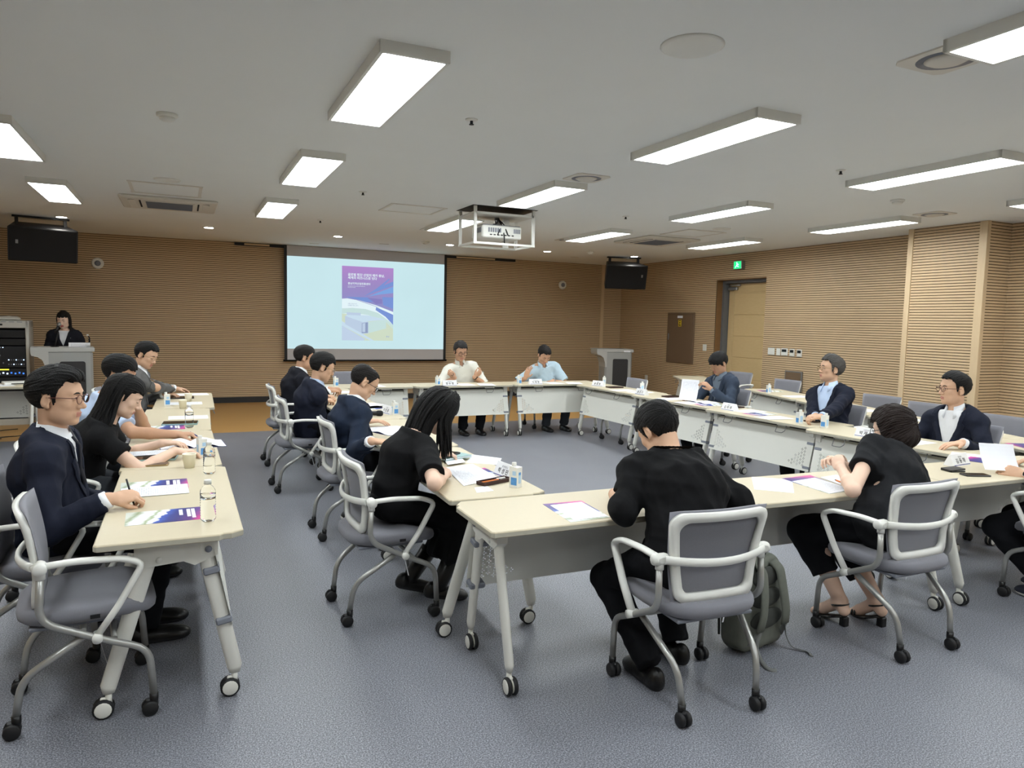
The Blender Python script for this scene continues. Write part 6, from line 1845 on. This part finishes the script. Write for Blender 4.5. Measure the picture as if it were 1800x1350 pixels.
# ---- water bottles and cups
def clear(name, col, rough, ior, tint):
    m = mat(name, col, rough, trans=1.0, ior=ior, noise=(6, .0)); return m
clear('clear_plastic', (.99, 1, 1, 1), .02, 1.10, 0)
mat('cup_paper', srgb(250, 244, 222), .6, noise=(30, .02))
def make_bottle():
    r = empty('water_bottle'); pr = [(0, .004), (.022, .002), (.029, .010)]
    for k in range(9):
        z = .016+.0105*k; pr += [(.0305, z), (.0285, z+.005)]
    pr += [(.0305, .116), (.0285, .130), (.020, .144), (.0125, .150), (.0125, .156)]
    MB().lathe(pr, 22).build('bottle_body', 'clear_plastic', r)
    MB().lathe([(.0145, .154), (.0145, .170), (.013, .172), (0, .172)], 18).build('cap', 'white_plastic', r)
    MB().lathe([(.0300, .095), (.0300, .112)], 22).build('label_band', 'clear_plastic', r)
    return r
pb = make_bottle(); BOT = []
def bottle(px, py, label, at=None):
    o = pb if not BOT else copy_tree(pb); c = atz(px, py, ZT) if at is None else Vector(at)
    o.location = (c.x, c.y, (ZT if at is None else at[2])+.0005); tag(o, label, 'bottle', 'clear water bottles'); BOT.append(o)
bottle(366, 916, 'clear water bottle beside the spare brochure')
bottle(368, 833, 'clear water bottle behind the suited man\'s papers, next to the paper cup')
bottle(333, 752, 'clear water bottle beside the tablet of the light blue shirted man')
bottle(0, 0, 'clear water bottle standing on the lectern', (-1.17, 11.38, 1.068))
def make_cup():
    r = empty('paper_cup')
    MB().lathe([(0, .003), (.024, .003), (.026, 0), (.035, .074), (.037, .076), (.035, .078), (.033, .074), (.025, .008), (0, .008)], 22).build('cup', 'cup_paper', r)
    MB().lathe([(0, .060), (.0315, .060)], 22).build('drink', 'ink', r)
    return r
pcup = make_cup(); CUP = []
for (px, py, at, lab) in ((333, 822, None, 'cream paper cup in front of the page turning woman'), (0, 0, (.0, 7.05, 0), 'cream paper cup standing nearest the milk carton of the left row'), (0, 0, (.05, 7.62, 0), 'cream paper cup on the clipboard of the man in the grey suit')):
    o = pcup if not CUP else copy_tree(pcup); c = atz(px, py, ZT) if at is None else Vector(at)
    o.location = (c.x, c.y, ZT+.0006); tag(o, lab, 'cup', 'cream paper cups'); CUP.append(o)

# ---- brochures and papers
def brochure(px, py, rot, label, at=None, page=None, s=1.0):
    o = flat('brochure', px, py, rot, .21*s, .297*s, 'brochure_cover', label, 'brochure', .0012, 0, None, at)
    ca, sa = math.cos(math.radians(rot)), math.sin(math.radians(rot))
    title_print(o, .21, .297, ca, sa)
    if page:
        dx, dy = page; P = []
        for j in range(5):
            row = []
            for i in range(4):
                x = .205*(i/3-.5)+dx; y = .290*(j/4-.5)+dy
                row.append((x*ca-y*sa, x*sa+y*ca, .0022))
            P.append(row)
        grid_sheet('loose_page', P, 'printed_paper', o)
    return o
brochure(291, 907, -88, 'spare brochure with blue and magenta cover lying by the table end')
brochure(272, 853, -88, 'brochure partly covered by the suited man\'s printed sheet', None, (.135, -.0))
brochure(286, 752, -88, 'brochure lying past the page turning woman\'s booklet')
o, c = quad_px('brochure', ((1003, 918), (1073, 909), (1022, 880), (954, 886)), .0012, 'brochure_cover'); tag(o, 'brochure under a blank sheet beside the man in the black shirt', 'brochure')
quad_px('loose_page', ((1010, 914.5), (1067, 907), (1022, 882), (967, 888)), .0024, 'paper', o, c)
o, c = quad_px('paper_sheet', ((1326, 860), (1396, 866.5), (1392, 842.5), (1321, 838.5)), .0012, 'paper'); tag(o, 'blank white sheet between the man in black and the bobbed woman', 'paper')
o, c = quad_px('brochure', ((1458, 868), (1500, 862), (1424, 835), (1374, 841)), .0012, 'brochure_cover'); tag(o, 'brochure under a printed sheet beside the bobbed woman\'s arm', 'brochure')
quad_px('loose_page', ((1459, 867.5), (1500, 860), (1432, 839.5), (1392, 846)), .0024, 'printed_paper', o, c)
o, c = quad_px('paper_sheet', ((1478, 852), (1512, 848), (1470, 834.5), (1442, 839)), .0034, 'paper'); tag(o, 'white sheet under the orange pencil', 'paper')
o, c = quad_px('paper_sheet', ((815, 854), (878, 840), (830, 815), (782, 822)), .0028, 'printed_paper'); tag(o, 'printed sheet the woman in the black dress is filling in', 'paper')
o, c = quad_px('brochure', ((842, 839), (877, 834.5), (852, 822), (834, 826)), .0012, 'brochure_cover'); tag(o, 'brochure showing a purple corner under the form of the woman in the dress', 'brochure')
o, c = quad_px('paper_stack', ((820, 813), (876, 817), (882, 805.5), (830, 799)), .0012, 'printed_paper'); tag(o, 'loose white pages beside the name card of the woman in the dress', 'paper')
o, c = quad_px('paper_sheet', ((838, 866), (868, 862.5), (856, 854), (834, 857)), .0012, 'paper'); tag(o, 'small white note in front of the pencil tray', 'note')
# thick document pile with a mint notebook and phone
o, c = quad_px('document_pile', ((787, 817), (819, 812), (800, 796), (775, 799)), .012, 'paper'); tag(o, 'pile of documents under the mint notebook', 'documents')
n_ = atz(793, 801, ZT+.022); e = empty('notebook', (n_.x, n_.y, ZT+.0125), math.radians(-70)); tag(e, 'mint green notebook on the document pile', 'notebook')
mat('mint_cover', srgb(148, 178, 178), .6, noise=(40, .05)); mat('phone_body', srgb(56, 56, 60), .35, metal=.4, noise=(20, .1)); mat('leather_brown', srgb(60, 36, 32), .45, noise=(30, .15))
MB().prism(rrect(.15, .21, .008), 0, .004).prism(rrect(.15, .21, .008), .011, .014).build('cover', 'mint_cover', e); MB().box((0, 0, .0075), (.144, .204, .007)).build('pages', 'paper', e)
def phone(name, x, y, z, rot, label, w=.073, l=.152, t=.008, case='phone_body'):
    e = empty(name, (x, y, z), math.radians(rot)); tag(e, label, 'phone' if name == 'phone' else 'tablet')
    MB().prism(rrect(w, l, .010), 0, t, bev=.0015).build('case', case, e)
    MB().prism(rrect(w-.006, l-.006, .008), t, t+.0006).build('screen', 'glass_dark', e)
    return e
phone('phone', n_.x-.01, n_.y-.0, ZT+.0275, -50, 'black phone on the mint notebook')
p_ = atz(1714, 836, ZT); phone('phone', p_.x, p_.y, ZT+.0006, 68, 'dark phone lying beside the black wallet')
p_ = atz(270, 818, ZT); phone('phone', p_.x, p_.y, ZT+.0006, 86, 'gold edged phone in front of the page turning woman', case='frame_gold')
# tablets in cases along the left row
p_ = atz(270, 806, ZT); phone('tablet', p_.x, p_.y, ZT+.0006, 84, 'tablet in a mint case under papers before the page turning woman', .17, .25, .010, 'mint_cover')
o = flat('paper_sheet', 262, 800, -85, .15, .21, 'printed_paper', 'paper lying on the mint tablet case', 'paper', .014)
phone('tablet', -.02, 6.05, ZT+.0006, 86, 'tablet in a pale case beside the water bottle of the left row', .17, .25, .012, 'mint_cover')
phone('tablet', -.02, 7.95, ZT+.0006, 90, 'dark tablet before the man in the grey suit', .17, .25, .010, 'phone_body')
flat('paper_sheet', 0, 0, -90, .21, .297, 'printed_paper', 'white sheet beside the tablet of the light blue shirted man', 'paper', .0012, 0, None, (.04, 6.42, 0))
flat('paper_sheet', 0, 0, -90, .21, .297, 'printed_paper', 'clipboard sheet before the man in the grey suit', 'paper', .0012, 0, None, (.02, 7.45, 0))
flat('paper_sheet', 0, 0, -85, .21, .297, 'paper', 'white sheet at the far end of the left row', 'paper', .0012, 0, None, (.10, 8.28, 0))
# open booklet of the page turning woman
def booklet(px, py, rot, label, w=.21, h=.297, m='paper', lift=.02, at=None, m2='printed_paper'):
    c = atz(px, py, ZT) if at is None else Vector(at)
    e = empty('open_booklet', (c.x, c.y, ZT+.0012), math.radians(rot)); tag(e, label, 'booklet')
    for sgn, mm in ((1, m), (-1, m2)):
        P = []
        for j in range(5):
            row = []
            for i in range(9):
                t = i/8; x = w*(t if sgn > 0 else t-1); d_ = abs(x)/w
                row.append((x, h*(j/4-.5), .002+lift*math.sin(min(1, d_*1.25)*math.pi)**1.0*(1-d_*.6)))
            P.append(row)
        grid_sheet('page', P, mm, e)
    MB().box((0, 0, 0), (2*w+.006, h+.006, .0015)).build('cover', 'card_blue', e)
    return e
booklet(338, 782, 4, 'open white booklet the woman with wavy hair is turning', .19, .27, 'paper', .03)
booklet(683, 757, -70, 'open brochure with pink and purple prints before the balding man', .20, .28, 'printed_paper', .015)
o = flat('brochure', 655, 717, -60, .21, .297, 'brochure_cover', 'brochure lying behind the hand microphone', 'brochure', .0012)
flat('paper_sheet', 645, 712, -64, .21, .297, 'paper', 'white sheet under the hand of the man with the blue collar', 'paper', .003)
flat('paper_sheet', 0, 0, -70, .21, .297, 'paper', 'white sheet near the far end of the centre row', 'paper', .0012, 0, None, (1.62, 6.75, 0))
# hand microphone
c = atz(650, 731, ZT); e = empty('hand_microphone', (c.x, c.y, ZT+.024), math.radians(-22)); tag(e, 'black wireless hand microphone lying before the balding man', 'microphone')
MB().lathe([(0, -.125), (.017, -.125), (.018, -.02), (.020, .05), (.021, .06)], 18, axis='x').build('handle', 'black_plastic', e)
MB().lathe([(.021, .06), (.025, .068), (.0255, .095), (.018, .112), (0, .116)], 18, axis='x').build('grille', 'speaker_black', e)
MB().box((.0, -.0185, .004), (.04, .003, .012)).build('display', 'led_white', e)
# pencil tray
c = atz(869, 849, ZT); e = empty('pencil_tray', (c.x, c.y, ZT+.0006), math.radians(52-31)); tag(e, 'black pencil tray with an orange pen before the woman in the dress', 'pencil case')
MB().box((0, 0, .004), (.20, .062, .006), bev=.002).box((0, .029, .011), (.20, .005, .018)).box((0, -.029, .011), (.20, .005, .018)).box((.098, 0, .011), (.005, .06, .018)).box((-.098, 0, .011), (.005, .06, .018)).build('tray', 'leather_brown', e)
mat('orange_pen', srgb(232, 126, 44), .4, noise=(30, .05))
def pen(name, a_, b_, m, label, r=.0042):
    a_, b_ = Vector(a_), Vector(b_); o = (a_+b_)/2
    e = empty(name, (o.x, o.y, min(a_.z, b_.z))); o.z = min(a_.z, b_.z); tag(e, label, 'pen'); d_ = (b_-a_).normalized()
    MB().tube([a_-o, b_-d_*.016-o], r, 8).build('barrel', m, e); MB().tube([b_-d_*.016-o, b_-o], [r, r*.2], 8).build('tip', 'ink_black', e)
w0 = Vector((c.x, c.y, ZT)); dd = Vector((math.cos(math.radians(21)), math.sin(math.radians(21)), 0)); nn = Vector((-dd.y, dd.x, 0))
pen('orange_pen', w0-dd*.082+nn*.010+Vector((0, 0, .013)), w0+dd*.05+nn*.004+Vector((0, 0, .013)), 'orange_pen', 'orange pen lying in the pencil tray')
pen('white_marker', w0+dd*.088+nn*.012+Vector((0, 0, .014)), w0+dd*.01+nn*.016+Vector((0, 0, .014)), 'white_plastic', 'white marker lying in the pencil tray', .006)
a_ = atz(1467, 843, ZT+.008); b_ = atz(1494, 853, ZT+.008); pen('pencil', b_, a_, 'orange_pen', 'orange pencil on the sheet beside the bobbed woman')
# the pens held in hands
def hand_tip(k, q, along=.075, down=.03):
    I = PEOPLE[k]; El, Wr, dr, nr, pose = I['arms'][q]; nr = np.array(nr, float); nr = nv(nr-dr*(nr@dr))
    return Wr+dr*(.015+along)-nr*down
t_ = hand_tip(5, 1, .078, .022); pen('pen', t_+A3((-.02, .03, .085)), t_+A3((.012, -.01, -.03)), 'black_plastic', 'black pen held by the young suited man')
t_ = hand_tip(3, 1, .09, .02); pen('pen', t_+A3((-.01, .02, .03)), t_+A3((.06, -.03, -.012)), 'card_blue', 'dark pen held by the light blue shirted man')
t_ = hand_tip(9, 1, .08, .02); pen('pen', t_+A3((-.03, -.02, .07)), t_+A3((.02, .02, -.035)), 'black_plastic', 'pen held by the woman in the black dress')
t_ = hand_tip(15, 1, .08, .01); pen('pen', t_+A3((.03, .02, .05)), t_+A3((-.05, -.02, -.01)), 'black_plastic', 'black pen between the fingers of the man turning pages')
# wallet
c = atz(1675, 828, ZT); e = empty('wallet', (c.x, c.y, ZT+.0006), math.radians(-14)); tag(e, 'black folded leather wallet in front of a name card', 'wallet')
MB().prism(rrect(.105, .085, .008), 0, .008, bev=.002).build('half', 'leather_black', e); MB().prism(rrect(.105, .085, .008), 0, .008, Matrix.Translation((0, 0, .010)) @ Matrix.Rotation(math.radians(-5), 4, 'Y'), bev=.002).build('half', 'leather_black', e)
MB().box((.02, 0, .0095), (.06, .075, .002)).build('banknotes', 'paper', e)
c = atz(1718, 787, ZT); e = empty('notebook', (c.x, c.y, ZT+.0006), math.radians(76)); tag(e, 'black notebook beside the suited man\'s elbow', 'notebook')
MB().prism(rrect(.14, .20, .01), 0, .003).prism(rrect(.14, .20, .01), .016, .019).build('cover', 'leather_black', e); MB().box((.002, 0, .0095), (.132, .192, .013)).build('pages', 'paper', e)
c2 = c+Vector((.04, .05, 0)); e = empty('card_wallet', (c2.x, c2.y, ZT+.0200), math.radians(70)); tag(e, 'small black case lying on the black notebook', 'case')
MB().prism(rrect(.085, .13, .012), 0, .016, bev=.003).build('case', 'leather_black', e)
# papers of the right side rows
def rsheet(x, y, rot, lab, m='printed_paper', z=.0012): return flat('paper_sheet', 0, 0, rot, .21, .297, m, lab, 'paper', z, 0, None, (x, y, 0))
rsheet(5.02, 3.62, 95, 'sheet under the hand of the suited man watching the screen', 'printed_paper')
o = brochure(0, 0, 100, 'brochure before the grey haired man', (5.12, 5.30, 0)); rsheet(5.02, 5.02, 82, 'printed sheets before the grey haired man', 'printed_paper', .003); rsheet(5.16, 5.50, 96, 'white sheet beside the grey haired man\'s brochure', 'paper')
e = phone('tablet', 5.22, 4.72, ZT+.0006, 96, 'dark closed folder beside the grey haired man\'s hands', .12, .2, .012, 'leather_brown')
phone('tablet', 5.22, 5.80, ZT+.0006, 92, 'red leather folder beside the man turning pages', .13, .21, .014, 'leather_brown')
phone('tablet', 5.24, 6.86, ZT+.0006, 95, 'red leather folder beside the name card of the empty place', .13, .21, .014, 'leather_brown')
phone('tablet', 5.22, 8.06, ZT+.0006, 92, 'red leather folder at the corner place', .13, .21, .014, 'leather_brown')
rsheet(5.12, 7.72, 88, 'printed sheet at the empty place near the unused lectern'); rsheet(5.2, 7.44, 96, 'white sheet at the empty place near the unused lectern', 'paper'); rsheet(5.1, 6.68, 92, 'white sheet between the folder and the man turning pages', 'paper')
rsheet(5.06, 6.30, 98, 'papers spread under the document of the man turning pages'); o = brochure(0, 0, 80, 'brochure under the papers of the man turning pages', (5.16, 6.08, 0))
booklet(0, 0, 90, 'stack of stapled pages lying beside the man turning pages', .15, .21, 'paper', .012, (5.24, 6.28, 0))
# upright pages in the hands of the man turning pages
def held(k, cpx, dx, w, h, normal, label, bend=.05, m='printed_paper', name='held_document'):
    c = Vector(cpx); nrm = Vector(normal).normalized(); u = Vector((0, 0, 1)).cross(nrm).normalized(); v = nrm.cross(u)
    P = []
    for j in range(8):
        t = j/7; row = []
        for i in range(5):
            s_ = i/4-.5
            row.append(u*(w*s_)+v*(h*t)+nrm*(bend*(1-t)**2+.02*s_*s_))
        P.append(row)
    o = grid_sheet(name, P, m, loc=c); tag(o, label, 'document'); return o
held(15, (5.17, 6.45, ZT+.006), 0, .20, .235, (-.80, -.55, .12), 'stapled document held upright by the man turning pages', .07)
t_ = hand_tip(14, -1, .09, .03)
held(14, (float(t_[0])-.02, float(t_[1])+.03, ZT+.012), 0, .19, .17, (-.55, -.8, .35), 'white page held by the person in striped sneakers', .05, 'paper')
o = flat('paper_sheet', 1716, 803, 30, .21, .297, 'printed_paper', 'printed sheet beside the wallet and phone', 'paper', .0012)
o = flat('brochure', 1745, 812, 20, .21, .297, 'brochure_cover', 'brochure under the held white page', 'brochure', .0024)
# far row papers
for (x, y, rot, m_, lab) in ((3.40, 8.86, 3, 'printed_paper', 'printed sheets before the man in the white shirt'), (3.68, 8.80, -12, 'paper', 'white sheet at the seam beside the man in the white shirt'), (4.72, 8.86, 5, 'printed_paper', 'sheet under the hand of the man in the light blue short sleeved shirt'), (5.02, 8.80, -20, 'paper', 'white sheets at the corner of the far row'), (2.20, 8.90, 4, 'paper', 'white sheet before the empty chair in front of the screen'), (1.62, 8.2, -80, 'paper', 'white sheet at the end of the centre row')):
    flat('paper_sheet', 0, 0, rot, .21, .297, m_, lab, 'paper', .0012, .0, None, (x, y, 0))
phone('tablet', 3.24, 9.0, ZT+.0006, 80, 'black folder before the man in the white shirt', .12, .2, .012, 'leather_black')
# back row papers and brochures
for i in range(4):
    c = BROW[i]
    for k, off in enumerate((-.34, .34)):
        p_ = c+dB*off-nB*.03
        flat('paper_sheet' if k else 'brochure', 0, 0, 72+(8 if k else -6), .21, .297, 'paper' if k else 'brochure_cover', ('brochure' if not k else 'white sheet')+' on the '+('back row table nearest the door', 'back row table behind the grey haired man', 'back row table behind the suited man with the notebook', 'back row table nearest the camera')[i], 'paper' if k else 'brochure', .0012, 0, None, (p_.x, p_.y, 0))
# thing the white shirted man holds
t_ = hand_tip(10, 1, .075, .012); e = empty('folded_glasses', tuple(t_)); tag(e, 'dark folded eyeglasses in the hand of the man in the white shirt', 'glasses')
MB().tube([(.022*math.cos(t), 0, .018*math.sin(t)) for t in np.linspace(0, 2*math.pi, 14, endpoint=False)], .0035, 6, closed=True).tube([(.022*math.cos(t)+.012, -.02, .018*math.sin(t)-.012) for t in np.linspace(0, 2*math.pi, 14, endpoint=False)], .0035, 6, closed=True).tube([(0, -.01, .018), (.02, -.015, -.045)], .003, 6).build('frame', 'frame_black', e)

# ---- lectern things
e = empty('gooseneck_microphone', (-1.56, 11.40, 1.068)); tag(e, 'black microphone on a short stand at the lectern', 'microphone')
hd_ = Vector(aty(104, 570, 11.55))-Vector((-1.56, 11.40, 1.068))
MB().tube([(0, 0, 0), (.02, .01, .10), hd_-Vector((.015, .03, .13)), hd_-Vector((.02, .03, .09))], .008, 8).lathe([(.05, 0), (.05, .008), (0, .012)], 18).build('stand', 'black_plastic', e)
q_ = Vector((.35, .2, .9)).normalized()
MB().tube([hd_-q_*.13, hd_-q_*.03], [.012, .018], 12).build('handle', 'black_plastic', e)
MB().tube([hd_-q_*.03, hd_-q_*.015, hd_+q_*.01, hd_+q_*.028], [.019, .026, .026, .010], 14).build('grille', 'steel', e)
o = flat('speech_paper', 0, 0, 6, .25, .18, 'printed_paper', 'white notes lying on the lectern in front of the woman', 'paper', .0, .06, None, (-1.27, 11.36, 0)); o.location.z = 1.070
MB().tube([(0, 0, 0), (.0, -.05, -.10), (-.03, -.06, -.5), (-.05, -.04, -.9)], .005, 6)
# ---- backpack
mat('bag_cloth', srgb(104, 107, 98), .85, noise=(40, .12), bump=(420, .3)); mat('bag_dark', srgb(62, 64, 60), .85, noise=(40, .12), bump=(420, .3)); mat('webbing', srgb(110, 112, 110), .8, noise=(200, .2))
BK = empty('backpack', (2.50, 2.56, 0), math.radians(10)); tag(BK, 'grey green backpack standing on the floor beside the black shirted man\'s chair', 'backpack')
T_ = SDF((-.22, -.16, -.01), (.22, .18, .52), .007)
X, Y, Z = T_.ax[0][:, None, None], T_.ax[1][None, :, None], T_.ax[2][None, None, :]
w_ = .155-.10*np.maximum(0, Z-.25)**1.3
qx = np.abs(X)-(w_-.05); qy = np.abs(Y-.02-.06*(Z-.2))-(.085-.05-.05*np.maximum(0, Z-.25)); qz = np.abs(Z-.225)-(.22-.05)
T_.d = (np.sqrt(np.maximum(qx, 0)**2+np.maximum(qy, 0)**2+np.maximum(qz, 0)**2)+np.minimum(np.maximum(np.maximum(qx, qy), qz), 0)-.05).astype(np.float32)
T_.fold(5, .004, .10); V, F = T_.mesh(); sdf_object('body', V, F, 'bag_cloth', BK, None, 1)
for (x, z, w__, h__) in ((0, .36, .10, .05), (0, .26, .11, .05), (0, .16, .12, .05)):
    T2 = SDF((x-w__-.03, -.13, z-h__-.03), (x+w__+.03, .02, z+h__+.03), .006)
    T2.ell((x, -.066+.06*(z-.2), z), (w__, .018, h__), None, 0); V, F = T2.mesh(); sdf_object('back_pad', V, F, 'bag_dark', BK, None, 1)
for s_ in (-1, 1):
    st = [(s_*.055, -.045, .425), (s_*.062, -.085, .40), (s_*.070, -.105, .30), (s_*.085, -.115, .20), (s_*.095, -.105, .13)]
    MB().tube(fillet(st, .03, 3), .030, 8, flat=(.35, 1.0), up=(0, -1, .2)).build('shoulder_strap', 'bag_cloth', BK)
    MB().tube(fillet([(s_*.095, -.105, .13), (s_*.115, -.10, .06), (s_*.12, -.13, .012), (s_*.16, -.20, .006), (s_*.135, -.23, .004)], .02, 3), .0115, 6, flat=(.22, 1.0), up=(0, -.3, 1)).build('webbing', 'webbing', BK)
    MB().tube(fillet([(s_*.095, -.105, .13), (s_*.13, -.06, .05), (s_*.145, -.02, .03)], .02, 3), .0115, 6, flat=(.22, 1.0), up=(0, -.3, 1)).build('webbing', 'webbing', BK)
MB().tube(fillet([(-.05, .0, .445), (-.045, -.0, .485), (.045, -.0, .485), (.05, .0, .445)], .025, 4), .010, 8).build('handle', 'bag_dark', BK)
MB().tube([(-.13, .10, .05), (-.14, .10, .2), (-.115, .095, .35), (-.06, .085, .43), (.06, .085, .43), (.115, .095, .35), (.14, .10, .2), (.13, .10, .05)], .006, 6).build('zip', 'bag_dark', BK)
# ---- cables on the strip floor beside the rack and things on the spare table
cab = MB(); rng = random.Random(3)
e = empty('floor_cables', (-2.2, 10.6, 0)); tag(e, 'tangle of black cables on the floor beside the equipment rack', 'cables')
for k in range(4):
    pts = [Vector((-.5+.25*k+rng.uniform(-.1, .1), -.3, .008))]
    for j in range(9): pts.append(pts[-1]+Vector((rng.uniform(-.12, .16), rng.uniform(-.05, .14), rng.uniform(0, .004))))
    MB().tube(fillet(pts, .05, 4), .006, 6).build('cable', 'black_plastic', e)
flat('paper_sheet', 0, 0, 20, .21, .297, 'paper', 'white sheet on the spare table beside the rack', 'paper', .0012, 0, None, (-1.85, 9.72, 0))
e = empty('white_device', (-1.72, 9.86, ZT), .3); tag(e, 'flat white device on the spare table beside the rack', 'device')
MB().prism(rrect(.30, .22, .02), 0, .03, bev=.006).build('body', 'white_plastic', e); MB().box((0, -.112, .015), (.16, .004, .010)).build('slot', 'dark_recess', e)
e = empty('folded_cloth', (-2.25, 11.85, 1.41)); tag(e, 'pale folded cover lying on top of the equipment rack', 'cover')
T2 = SDF((-.28, -.18, -.01), (.28, .18, .10), .008); T2.ell((0, 0, .02), (.24, .14, .035), None, 0); T2.ell((.12, .02, .03), (.10, .08, .03), None, .02)
T2.d = np.maximum(T2.d, -(T2.ax[2][None, None, :]-.001)); T2.fold(3, .006, .12); V, F = T2.mesh(); sdf_object('cloth', V, F, 'warm_white', e, None, 1)
